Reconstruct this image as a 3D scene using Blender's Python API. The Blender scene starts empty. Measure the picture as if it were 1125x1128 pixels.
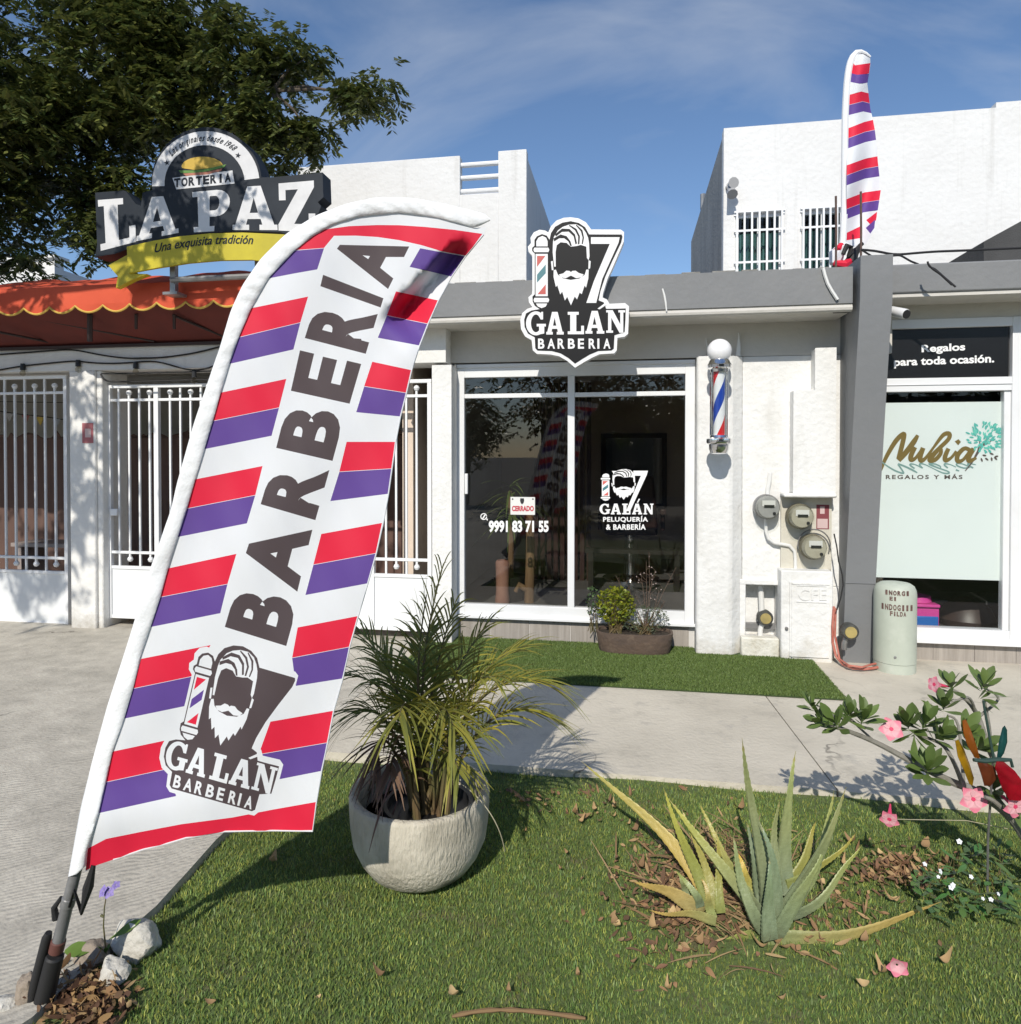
import bpy, bmesh, math, random
import numpy as np
from mathutils import Vector, Matrix
from mathutils.geometry import tessellate_polygon
R = math.radians
random.seed(7)
rng = np.random.default_rng(7)
SC = bpy.context.scene
COL = SC.collection

# ------------------------------------------------------------------ camera
PW, PH, F, HZ = 1125.0, 1128.0, 760.0, 500.0      # photo size, focal length and horizon in photo pixels
EYE, YAW, PITCH = 1.55, R(9.6), R(0.8)
cam_d = bpy.data.cameras.new("camera")
cam = bpy.data.objects.new("camera", cam_d)
COL.objects.link(cam)
cam_d.sensor_fit = 'HORIZONTAL'
cam_d.sensor_width = 36.0
cam_d.lens = 36.0 * F / PW
VPP = HZ + F * math.tan(PITCH)
cam_d.shift_y = -((PH / 2) - VPP) / PW
cam_d.clip_start, cam_d.clip_end = 0.05, 2000
cam.location = (0, 0, EYE)
cam.rotation_euler = (R(90) - PITCH, 0, YAW)
SC.camera = cam

# ------------------------------------------------------------------ sky, sun, exposure
SUN = Vector((-0.125, -1.0, 0.77)).normalized()
sun_el = math.asin(SUN.z)
sun_az = math.atan2(SUN.x, SUN.y)
world = bpy.data.worlds.new("World")
SC.world = world
world.use_nodes = True
wt = world.node_tree
wl, wn = wt.links, wt.nodes
bg = wn['Background']
sky = wn.new('ShaderNodeTexSky')
sky.sky_type = 'NISHITA'
sky.sun_disc = False
sky.sun_elevation = sun_el
sky.sun_rotation = sun_az % (2 * math.pi)
sky.altitude = 0
sky.air_density = 1.0
sky.dust_density = 0.3
sky.ozone_density = 4.5
tc = wn.new('ShaderNodeTexCoord')
mp = wn.new('ShaderNodeMapping')
mp.inputs['Rotation'].default_value = (R(20), R(35), R(-20))
mp.inputs['Scale'].default_value = (1.3, 5.5, 3.4)
wl.new(tc.outputs['Generated'], mp.inputs[0])
cn = wn.new('ShaderNodeTexNoise')
cn.inputs['Scale'].default_value = 1.5
cn.inputs['Detail'].default_value = 7
cn.inputs['Roughness'].default_value = 0.52
cn.inputs['Distortion'].default_value = 0.6
wl.new(mp.outputs[0], cn.inputs['Vector'])
cr = wn.new('ShaderNodeValToRGB')
cr.color_ramp.elements[0].position = 0.47
cr.color_ramp.elements[0].color = (0, 0, 0, 1)
cr.color_ramp.elements[1].position = 0.80
cr.color_ramp.elements[1].color = (0.5, 0.5, 0.5, 1)
wl.new(cn.outputs['Fac'], cr.inputs[0])
cm = wn.new('ShaderNodeMixRGB')
cm.inputs[2].default_value = (4.6, 5.0, 5.6, 1)
wl.new(cr.outputs[0], cm.inputs[0])
wl.new(sky.outputs[0], cm.inputs[1])
wl.new(cm.outputs[0], bg.inputs[0])
bg.inputs[1].default_value = 0.118

sl = bpy.data.lights.new("sun", 'SUN')
sl.energy = 3.7
sl.angle = R(0.5)
sl.color = (1.0, 0.94, 0.84)
so = bpy.data.objects.new("sun", sl)
so.rotation_euler = SUN.to_track_quat('Z', 'Y').to_euler()
so.location = (-3, -20, 20)
COL.objects.link(so)
SC.view_settings.view_transform = 'Standard'
SC.view_settings.look = 'None'
SC.view_settings.exposure = 0.15
SC.view_settings.gamma = 1.0
SC.render.film_transparent = False
SC.cycles.max_bounces = 8
SC.cycles.transparent_max_bounces = 16

# ------------------------------------------------------------------ photo pixel -> point of the place
_rot = (Matrix.Rotation(YAW, 3, 'Z') @ Matrix.Rotation(R(90) - PITCH, 3, 'X'))
CAMP = Vector((0, 0, EYE))

def ray(u, v):
    return _rot @ Vector(((u - PW / 2) / F, -(v - VPP) / F, -1.0))
def onY(u, v, Y):
    d = ray(u, v); return CAMP + d * (Y / d.y)
def onZ(u, v, z):
    d = ray(u, v); return CAMP + d * ((z - EYE) / d.z)
def onX(u, v, x):
    d = ray(u, v); return CAMP + d * (x / d.x)
def atT(u, v, t):
    return CAMP + ray(u, v) * t
def Xp(u, Y, v=HZ): return onY(u, v, Y).x
def Zp(u, v, Y): return onY(u, v, Y).z
_inv = _rot.transposed()
def proj(p):
    q = _inv @ (Vector(p) - CAMP)
    return (PW / 2 + F * q.x / -q.z, VPP - F * q.y / -q.z, -q.z)

# ------------------------------------------------------------------ materials
_mats = {}
def nodes_of(name):
    m = bpy.data.materials.new(name); m.use_nodes = True
    return m, m.node_tree.nodes, m.node_tree.links, m.node_tree.nodes['Principled BSDF']

def M(name, col, rough=0.6, col2=None, scale=6.0, detail=5, lo=0.35, hi=0.7, bump=0.0, bscale=60.0, metal=0.0,
      spec=0.5, stretch=(1, 1, 1), tint=None, col3=None, scale3=2.0, lo3=0.5, hi3=0.75, stretch3=(1, 1, 1), trans=0.0, bdist=0.02, splash=None):
    """principled surface: base colour, a second colour in noise patches, a third in broader patches (dirt), fine bump"""
    if name in _mats: return _mats[name]
    m, n, l, p = nodes_of(name)
    p.inputs['Roughness'].default_value = rough
    p.inputs['Metallic'].default_value = metal
    p.inputs['Specular IOR Level'].default_value = spec
    p.inputs['Base Color'].default_value = (*col, 1)
    tcn = n.new('ShaderNodeTexCoord')
    out = None
    def noise_mix(prev, c, sc, dt, a, b, st):
        mpn = n.new('ShaderNodeMapping'); mpn.inputs['Scale'].default_value = st
        l.new(tcn.outputs['Object'], mpn.inputs[0])
        nz = n.new('ShaderNodeTexNoise'); nz.inputs['Scale'].default_value = sc; nz.inputs['Detail'].default_value = dt
        nz.inputs['Roughness'].default_value = 0.62
        l.new(mpn.outputs[0], nz.inputs['Vector'])
        rp = n.new('ShaderNodeMapRange'); rp.inputs['From Min'].default_value = a; rp.inputs['From Max'].default_value = b
        l.new(nz.outputs['Fac'], rp.inputs[0])
        mx = n.new('ShaderNodeMixRGB'); mx.inputs[2].default_value = (*c, 1)
        if prev is None: mx.inputs[1].default_value = (*col, 1)
        else: l.new(prev, mx.inputs[1])
        l.new(rp.outputs[0], mx.inputs[0])
        return mx.outputs[0]
    if col2: out = noise_mix(None, col2, scale, detail, lo, hi, stretch)
    if col3: out = noise_mix(out, col3, scale3, 6, lo3, hi3, stretch3)
    if splash:   # dirt splashed up the foot of a wall
        sx = n.new('ShaderNodeSeparateXYZ'); l.new(tcn.outputs['Object'], sx.inputs[0])
        nz = n.new('ShaderNodeTexNoise'); nz.inputs['Scale'].default_value = 7; nz.inputs['Detail'].default_value = 8; nz.inputs['Roughness'].default_value = .7
        l.new(tcn.outputs['Object'], nz.inputs['Vector'])
        a1 = n.new('ShaderNodeMath'); a1.operation = 'MULTIPLY_ADD'; l.new(sx.outputs[2], a1.inputs[0]); a1.inputs[1].default_value = -1.25; l.new(nz.outputs['Fac'], a1.inputs[2])
        rp = n.new('ShaderNodeMapRange'); rp.inputs[1].default_value = .28; rp.inputs[2].default_value = .62; rp.inputs[4].default_value = .75; l.new(a1.outputs[0], rp.inputs[0])
        mx = n.new('ShaderNodeMixRGB'); mx.inputs[2].default_value = (*splash, 1); l.new(rp.outputs[0], mx.inputs[0]); l.new(out, mx.inputs[1]); out = mx.outputs[0]
    if tint:   # per-vertex colour variation stored on the mesh
        at = n.new('ShaderNodeAttribute'); at.attribute_name = tint
        mx = n.new('ShaderNodeMixRGB'); mx.blend_type = 'MULTIPLY'; mx.inputs[0].default_value = 1
        if out: l.new(out, mx.inputs[1])
        else: mx.inputs[1].default_value = (*col, 1)
        l.new(at.outputs['Color'], mx.inputs[2]); out = mx.outputs[0]
    if out: l.new(out, p.inputs['Base Color'])
    if bump:
        nz = n.new('ShaderNodeTexNoise'); nz.inputs['Scale'].default_value = bscale; nz.inputs['Detail'].default_value = 6
        l.new(tcn.outputs['Object'], nz.inputs['Vector'])
        bp = n.new('ShaderNodeBump'); bp.inputs['Strength'].default_value = bump; bp.inputs['Distance'].default_value = bdist
        l.new(nz.outputs['Fac'], bp.inputs['Height']); l.new(bp.outputs[0], p.inputs['Normal'])
    if trans:
        tr = n.new('ShaderNodeBsdfTranslucent')
        if out: l.new(out, tr.inputs[0])
        else: tr.inputs[0].default_value = (*col, 1)
        mxs = n.new('ShaderNodeMixShader'); mxs.inputs[0].default_value = trans
        l.new(p.outputs[0], mxs.inputs[1]); l.new(tr.outputs[0], mxs.inputs[2])
        l.new(mxs.outputs[0], n['Material Output'].inputs[0])
    _mats[name] = m
    return m

def glass_mat(name, tint, refl=1.0, ior=1.5):
    if name in _mats: return _mats[name]
    m, n, l, p = nodes_of(name); n.remove(p)
    tr = n.new('ShaderNodeBsdfTransparent'); tr.inputs[0].default_value = (*tint, 1)
    gl = n.new('ShaderNodeBsdfGlossy'); gl.inputs['Roughness'].default_value = 0.004
    gl.inputs[0].default_value = (refl, refl, refl, 1)
    fr = n.new('ShaderNodeFresnel'); fr.inputs[0].default_value = ior
    mx = n.new('ShaderNodeMixShader')
    ge = n.new('ShaderNodeNewGeometry'); sb = n.new('ShaderNodeMath'); sb.operation = 'SUBTRACT'; sb.inputs[0].default_value = 1; l.new(ge.outputs['Backfacing'], sb.inputs[1])
    ml = n.new('ShaderNodeMath'); ml.operation = 'MULTIPLY'; l.new(fr.outputs[0], ml.inputs[0]); l.new(sb.outputs[0], ml.inputs[1])
    l.new(ml.outputs[0], mx.inputs[0]); l.new(tr.outputs[0], mx.inputs[1]); l.new(gl.outputs[0], mx.inputs[2])
    l.new(mx.outputs[0], n['Material Output'].inputs[0])
    _mats[name] = m
    return m

# ------------------------------------------------------------------ mesh collector
class MB:
    def __init__(s): s.v = []; s.f = []; s.m = []; s.c = None
    def add(s, vs, fs, mi=0):
        b = len(s.v); s.v.extend([tuple(p) for p in vs])
        for f in fs: s.f.append([b + i for i in f]); s.m.append(mi)
        return s
    def box(s, x0, x1, y0, y1, z0, z1, mi=0):
        x0, x1 = sorted((x0, x1)); y0, y1 = sorted((y0, y1)); z0, z1 = sorted((z0, z1))
        return s.add([(x0, y0, z0), (x1, y0, z0), (x1, y1, z0), (x0, y1, z0), (x0, y0, z1), (x1, y0, z1), (x1, y1, z1), (x0, y1, z1)],
                     [(0, 3, 2, 1), (4, 5, 6, 7), (0, 1, 5, 4), (1, 2, 6, 5), (2, 3, 7, 6), (3, 0, 4, 7)], mi)
    def hexa(s, p, mi=0):     # eight corners, bottom ring then top ring
        return s.add(p, [(0, 3, 2, 1), (4, 5, 6, 7), (0, 1, 5, 4), (1, 2, 6, 5), (2, 3, 7, 6), (3, 0, 4, 7)], mi)
    def tube(s, pts, rad, n=8, mi=0, flat=None, cap=True):
        pts = [Vector(p) for p in pts]; N = len(pts)
        rr = rad if hasattr(rad, '__len__') else [rad] * N
        tg = [(pts[min(i + 1, N - 1)] - pts[max(i - 1, 0)]).normalized() for i in range(N)]
        up = Vector((0, 0, 1)) if abs(tg[0].z) < 0.9 else Vector((0, 1, 0))
        x = tg[0].cross(up).normalized(); vs = []
        for i in range(N):
            x = (x - tg[i] * x.dot(tg[i])).normalized(); y = tg[i].cross(x)
            for k in range(n):
                a = 2 * math.pi * k / n
                vs.append(pts[i] + (x * math.cos(a) + y * math.sin(a)) * rr[i])
        fs = [(i * n + k, i * n + (k + 1) % n, (i + 1) * n + (k + 1) % n, (i + 1) * n + k) for i in range(N - 1) for k in range(n)]
        if cap: fs += [tuple(range(n))[::-1], tuple(range((N - 1) * n, N * n))]
        return s.add(vs, fs, mi)
    def lathe(s, prof, c=(0, 0, 0), n=24, mi=0, axis='Z', sx=1.0, sy=1.0, jit=None):
        vs = []; c = Vector(c)
        for r, z in prof:
            for k in range(n):
                a = 2 * math.pi * k / n
                q = Vector((r * math.cos(a) * sx, r * math.sin(a) * sy, z))
                if axis == 'Y': q = Vector((q.x, -q.z, q.y))     # profile height grows towards the viewer (-Y)
                vs.append(c + q)
        N = len(prof)
        fs = [(i * n + k, i * n + (k + 1) % n, (i + 1) * n + (k + 1) % n, (i + 1) * n + k) for i in range(N - 1) for k in range(n)]
        if prof[0][0] > 1e-5: fs.append(tuple(range(n))[::-1])
        if prof[-1][0] > 1e-5: fs.append(tuple(range((N - 1) * n, N * n)))
        return s.add(vs, fs, mi)
    def fill(s, loops, fn, mi=0):        # flat filled outline with holes, placed by fn(a, b)
        v2, tr = fill2(loops)
        return s.add([fn(a, b) for a, b in v2], tr, mi)
    def solid(s, loops, fn, d0, d1, mi=0, side=None):   # the same with thickness: fn(a, b, d)
        v2, tr = fill2(loops); n = len(v2)
        s.add([fn(a, b, d0) for a, b in v2], tr, mi)
        s.add([fn(a, b, d1) for a, b in v2], [t[::-1] for t in tr], mi if side is None else side)
        for lp in loops:
            k = len(lp)
            s.add([fn(a, b, d0) for a, b in lp] + [fn(a, b, d1) for a, b in lp],
                  [(i, (i + 1) % k, k + (i + 1) % k, k + i) for i in range(k)], mi if side is None else side)
        return s
    def build(s, name, mat, parent=None, label=None, cat=None, group=None, kind=None, smooth=True, angle=35, origin=None, bevel=0, fixn=True, tint=None, loc_base=True):
        me = bpy.data.meshes.new(name)
        vs = s.v
        o = bpy.data.objects.new(name, me)
        if origin is None and parent is None and vs and loc_base:
            a = np.array(vs); lo, hi = a.min(0), a.max(0)
            origin = (float(lo[0] + hi[0]) / 2, float(lo[1] + hi[1]) / 2, float(lo[2]))
        if origin is not None:
            ox, oy, oz = origin; vs = [(p[0] - ox, p[1] - oy, p[2] - oz) for p in vs]
            o.location = origin
        me.from_pydata(vs, [], s.f)
        for mm in (mat if isinstance(mat, (list, tuple)) else [mat]): me.materials.append(mm)
        me.polygons.foreach_set('material_index', s.m)
        if fixn:
            bm = bmesh.new(); bm.from_mesh(me); bmesh.ops.recalc_face_normals(bm, faces=bm.faces); bm.to_mesh(me); bm.free()
        if tint is not None:
            ca = me.color_attributes.new('tint', 'FLOAT_COLOR', 'POINT'); ca.data.foreach_set('color', np.asarray(tint, dtype=np.float32).ravel())
        me.update()
        if smooth:
            me.polygons.foreach_set('use_smooth', [True] * len(me.polygons)); me.set_sharp_from_angle(angle=R(angle))
        COL.objects.link(o)
        if parent is not None:
            o.parent = parent
            o.matrix_parent_inverse = world_of(parent).inverted()
        if bevel:
            b = o.modifiers.new('bevel', 'BEVEL'); b.width = bevel; b.segments = 2; b.limit_method = 'ANGLE'; b.angle_limit = R(40)
            b.harden_normals = False
        tag(o, label, cat, group, kind)
        PARW[o.name] = Matrix.Translation(o.location) if parent is None else Matrix.Translation(o.location)
        return o
PARW = {}
def world_of(o): return PARW.get(o.name, Matrix.Translation(o.location))

def tag(o, label=None, cat=None, group=None, kind=None):
    if label: o['label'] = label
    if cat: o['category'] = cat
    if group: o['group'] = group
    if kind: o['kind'] = kind

def thing(name, loc, label, cat, group=None, kind='thing'):
    o = bpy.data.objects.new(name, None); COL.objects.link(o)
    o.location = loc; o.empty_display_size = 0.1
    tag(o, label, cat, group, kind); PARW[o.name] = Matrix.Translation(Vector(loc))
    return o

def fast_mesh(name, V, Fq, mat, tint=None, parent=None, **kw):      # big meshes from numpy arrays; Fq: (n, k) all the same size
    me = bpy.data.meshes.new(name)
    V = np.asarray(V, dtype=np.float32); Fq = np.asarray(Fq, dtype=np.int32)
    nf, k = Fq.shape
    me.vertices.add(len(V)); me.vertices.foreach_set('co', V.ravel())
    me.loops.add(nf * k); me.loops.foreach_set('vertex_index', Fq.ravel())
    me.polygons.add(nf); me.polygons.foreach_set('loop_start', np.arange(0, nf * k, k, dtype=np.int32))
    try: me.polygons.foreach_set('loop_total', np.full(nf, k, dtype=np.int32))
    except Exception: pass
    me.materials.append(mat)
    if tint is not None:
        ca = me.color_attributes.new('tint', 'FLOAT_COLOR', 'POINT')
        ca.data.foreach_set('color', np.asarray(tint, dtype=np.float32).ravel())
    me.update(calc_edges=True); me.validate()
    o = bpy.data.objects.new(name, me); COL.objects.link(o)
    if parent is not None:
        o.parent = parent; o.matrix_parent_inverse = world_of(parent).inverted()
    PARW[o.name] = Matrix.Identity(4)
    tag(o, **kw)
    return o

def fill2(loops):
    vv = [[Vector((a, b, 0)) for a, b in lp] for lp in loops]
    flat = [(p.x, p.y) for lp in vv for p in lp]
    tr = tessellate_polygon(vv)
    return flat, [tuple(t) for t in tr]

def arc(cx, cy, rx, ry, a0, a1, n=10):
    return [(cx + rx * math.cos(R(a0 + (a1 - a0) * i / n)), cy + ry * math.sin(R(a0 + (a1 - a0) * i / n))) for i in range(n + 1)]

# ------------------------------------------------------------------ lettering
_gl = {}
def glyph_mesh(text, bold=0.0, shear=0.0, spacing=1.0):
    key = (text, bold, shear, spacing)
    if key in _gl: return _gl[key]
    cu = bpy.data.curves.new('lettering', 'FONT'); cu.body = text; cu.offset = bold; cu.shear = shear; cu.space_character = spacing
    cu.resolution_u = 4
    o = bpy.data.objects.new('lettering', cu); COL.objects.link(o)
    dg = bpy.context.evaluated_depsgraph_get(); dg.update()
    me = o.evaluated_get(dg).to_mesh()
    vs = [(p.co.x, p.co.y) for p in me.vertices]; fs = [tuple(f.vertices) for f in me.polygons]
    o.evaluated_get(dg).to_mesh_clear()
    bpy.data.objects.remove(o); bpy.data.curves.remove(cu)
    xs = [a for a, _ in vs]; ys = [b for _, b in vs]
    x0, x1, y0, y1 = min(xs), max(xs), min(ys), max(ys)
    vs = [((a - x0) / (x1 - x0), (b - y0) / (y1 - y0)) for a, b in vs]
    _gl[key] = (vs, fs, (x1 - x0) / (y1 - y0))
    return _gl[key]

def quadmap(q):      # q: bottom-left, bottom-right, top-right, top-left (any space)
    def f(a, b):
        return tuple((1 - a) * (1 - b) * q[0][i] + a * (1 - b) * q[1][i] + a * b * q[2][i] + (1 - a) * b * q[3][i] for i in range(len(q[0])))
    return f

def letters(mb, text, q, place, mi=0, bold=0.02, shear=0.0, spacing=1.0):
    """write text into the four-cornered patch q, then place(u, v) in the world"""
    vs, fs, _ = glyph_mesh(text, bold, shear, spacing)
    qm = quadmap(q)
    mb.add([place(*qm(a, b)) for a, b in vs], fs, mi)

def rect(u0, v0, u1, v1): return [(u0, v1), (u1, v1), (u1, v0), (u0, v0)]

SLAB = {
 'A': ([[(0, 0), (.37, 0), (.37, .12), (.30, .12), (.335, .25), (.63, .25), (.665, .12), (.60, .12), (.60, 0), (1, 0), (1, .12), (.93, .12), (.65, 1), (.33, 1), (.06, .12), (0, .12)],
        [(.385, .39), (.575, .39), (.48, .74)]], 1.0),
 'L': ([[(0, 0), (.80, 0), (.80, .38), (.66, .38), (.66, .13), (.42, .13), (.42, .87), (.54, .87), (.54, 1), (0, 1), (0, .87), (.12, .87), (.12, .13), (0, .13)]], .8),
 'P': ([[(0, 0), (.52, 0), (.52, .13), (.40, .13), (.40, .36)] + arc(.56, .68, .32, .32, -90, 90, 10) + [(0, 1), (0, .87), (.12, .87), (.12, .13), (0, .13)],
        [(.40, .51)] + arc(.53, .685, .10, .175, -90, 90, 8) + [(.40, .86)]], .88),
 'Z': ([[(0, 0), (.84, 0), (.84, .36), (.69, .36), (.69, .15), (.36, .15), (.82, .87), (.82, 1), (.03, 1), (.03, .64), (.18, .64), (.18, .85), (.46, .85), (0, .13)]], .84),
 'N': ([[(0, 0), (.36, 0), (.36, .1), (.27, .1), (.27, .66), (.70, 0), (.90, 0), (.90, .9), (1, .9), (1, 1), (.64, 1), (.64, .9), (.74, .9), (.74, .38), (.34, 1), (0, 1), (0, .9), (.1, .9), (.1, .1), (0, .1)]], 1.0),
 'G': ([[(.86, .98), (.86, .66), (.74, .66)] + arc(.5, .5, .25, .37, 50, 300, 16) + [(.66, .20), (.66, .37), (.54, .37), (.54, .48), (1, .48), (1, .37), (.92, .37), (.92, .08)] + arc(.5, .5, .5, .5, 295, 60, 20) + [(.78, .98)]], .95),
 'T': ([[(.24, 0), (.66, 0), (.66, .12), (.56, .12), (.56, .86), (.76, .86), (.76, .66), (.9, .66), (.9, 1), (0, 1), (0, .66), (.14, .66), (.14, .86), (.34, .86), (.34, .12), (.24, .12)]], .9),
}
def slab_letter(mb, ch, q, place, mi=0):
    loops, w = SLAB[ch]
    qm = quadmap(q)
    mb.fill([[(a / w, b) for a, b in lp] for lp in loops], lambda a, b: place(*qm(a, b)), mi)
# ------------------------------------------------------------------ palette
plaster = M('white_plaster', (.765, .765, .75), .88, (.66, .655, .63), 3.2, 6, .45, .8, bump=.6, bscale=24, bdist=.014, col3=(.56, .54, .49), scale3=1.7, lo3=.58, hi3=.95, stretch3=(2.2, 2.2, .5), splash=(.50, .46, .38))
plaster_old = M('weathered_plaster', (.77, .765, .74), .88, (.66, .65, .62), 2.4, 6, .42, .85, bump=.5, bscale=26, bdist=.014, col3=(.40, .39, .37), scale3=1.8, lo3=.60, hi3=.9, stretch3=(2.5, 2.5, .25), splash=(.36, .33, .28))
house_white = M('house_white', (.735, .735, .725), .88, (.67, .665, .65), .9, 6, .4, .8, bump=.5, bscale=14, bdist=.02, col3=(.46, .45, .42), scale3=1.5, lo3=.56, hi3=.95, stretch3=(3.5, 3.5, .22))
raw_grey = M('bare_grey_render', (.34, .335, .325), .92, (.22, .22, .215), 2.2, 7, .35, .75, bump=.5, bscale=18, stretch=(1, 1, .4))
grey_paint = M('grey_paint', (.195, .20, .205), .72, (.225, .228, .230), 1.6, 7, .4, .75, bump=.35, bscale=22, bdist=.012, col3=(.30, .295, .28), scale3=5.0, lo3=.66, hi3=.85)
grey_column = M('grey_column_paint', (.19, .197, .205), .6, (.20, .205, .21), 2.2, 7, .4, .75, bump=.3, bscale=14, bdist=.012, col3=(.26, .26, .255), scale3=3.0, lo3=.66, hi3=.9, stretch3=(2, 2, .4))
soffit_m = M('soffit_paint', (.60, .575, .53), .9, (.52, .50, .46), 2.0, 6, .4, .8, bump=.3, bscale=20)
white_metal = M('white_metal', (.80, .81, .82), .38, (.74, .75, .75), 4, 5, .5, .8)
white_frame = M('white_aluminium', (.76, .77, .78), .32, (.71, .715, .715), 3, 4, .5, .8)
panel_white = M('gate_sheet', (.76, .78, .79), .42, (.70, .71, .71), 2.2, 6, .4, .8, col3=(.55, .53, .50), scale3=4, lo3=.7, hi3=.9, bump=.1, bscale=5)
tile_m = None
black_m = M('black_plastic', (.018, .018, .019), .45)
rubber = M('black_rubber', (.015, .015, .016), .65)
chrome = M('chrome', (.78, .78, .79), .12, metal=1.0)
steel = M('grey_steel', (.30, .30, .30), .42, (.22, .21, .20), 8, 5, .4, .8, metal=.6)
dark_room = M('dark_interior', (.10, .085, .075), .8, (.07, .06, .055), 2, 4)
room_floor = M('interior_tiles', (.20, .20, .20), .35, (.15, .15, .15), 3, 5)
glass_dark = glass_mat('shop_glass', (.80, .80, .785), .95, 1.75)
glass_clear = glass_mat('clear_glass', (.95, .965, .96), .9)
print_white = M('white_print', (.85, .85, .85), .5)
print_black = M('black_print', (.022, .022, .024), .5)

# wood look tiles: vertical streaks, one grain, pale joints modelled as gaps
tile_m = M('wood_look_tile', (.38, .345, .31), .5, (.24, .215, .19), 7, 8, .3, .75, stretch=(6, 6, .35), col3=(.46, .42, .38), scale3=2, lo3=.5, hi3=.8, stretch3=(8, 8, .3), bump=.05)
grout_m = M('tile_grout', (.60, .585, .56), .9)

# ------------------------------------------------------------------ ground
def broom_concrete():
    m, n, l, p = nodes_of('driveway_concrete')
    p.inputs['Roughness'].default_value = .9
    tcn = n.new('ShaderNodeTexCoord')
    n1 = n.new('ShaderNodeTexNoise'); n1.inputs['Scale'].default_value = .8; n1.inputs['Detail'].default_value = 9; n1.inputs['Roughness'].default_value = .65
    l.new(tcn.outputs['Object'], n1.inputs['Vector'])
    r = n.new('ShaderNodeValToRGB'); e = r.color_ramp.elements
    e[0].position, e[0].color = .30, (.36, .335, .285, 1)
    e[1].position, e[1].color = .66, (.60, .56, .48, 1)
    l.new(n1.outputs['Fac'], r.inputs[0])
    n2 = n.new('ShaderNodeTexNoise'); n2.inputs['Scale'].default_value = 9; n2.inputs['Detail'].default_value = 8
    l.new(tcn.outputs['Object'], n2.inputs['Vector'])
    mx = n.new('ShaderNodeMixRGB'); mx.blend_type = 'OVERLAY'; mx.inputs[0].default_value = .35
    l.new(r.outputs[0], mx.inputs[1]); l.new(n2.outputs['Fac'], mx.inputs[2]); 
    l.new(mx.outputs[0], p.inputs['Base Color'])
    wv = n.new('ShaderNodeTexWave'); wv.inputs['Scale'].default_value = 11; wv.inputs['Distortion'].default_value = 22; wv.inputs['Detail'].default_value = 2.5; wv.inputs['Detail Scale'].default_value = .32
    mp_ = n.new('ShaderNodeMapping'); mp_.inputs['Rotation'].default_value = (0, 0, R(35)); mp_.inputs['Scale'].default_value = (1.0, 1.5, 1)
    l.new(tcn.outputs['Object'], mp_.inputs[0]); l.new(mp_.outputs[0], wv.inputs['Vector'])
    n3 = n.new('ShaderNodeTexNoise'); n3.inputs['Scale'].default_value = 45; n3.inputs['Detail'].default_value = 6
    l.new(tcn.outputs['Object'], n3.inputs['Vector'])
    b1 = n.new('ShaderNodeBump'); b1.inputs['Strength'].default_value = .16; b1.inputs['Distance'].default_value = .02; l.new(wv.outputs['Fac'], b1.inputs['Height'])
    b2 = n.new('ShaderNodeBump'); b2.inputs['Strength'].default_value = .5; b2.inputs['Distance'].default_value = .01; l.new(n3.outputs['Fac'], b2.inputs['Height'])
    l.new(b1.outputs[0], b2.inputs['Normal']); l.new(b2.outputs[0], p.inputs['Normal'])
    return m
drive_m = broom_concrete()
walk_m = M('sidewalk_concrete', (.62, .57, .475), .92, (.47, .43, .355), 1.3, 9, .38, .72, bump=.5, bscale=38, bdist=.01, col3=(.33, .315, .285), scale3=5, lo3=.58, hi3=.85)
earth_m = M('lawn_soil', (.10, .135, .042), .95, (.17, .13, .08), 5, 8, .55, .78, bump=.6, bscale=40)
road_m = M('far_ground', (.22, .215, .20), .95, (.17, .165, .155), .5, 7, bump=.2)

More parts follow.
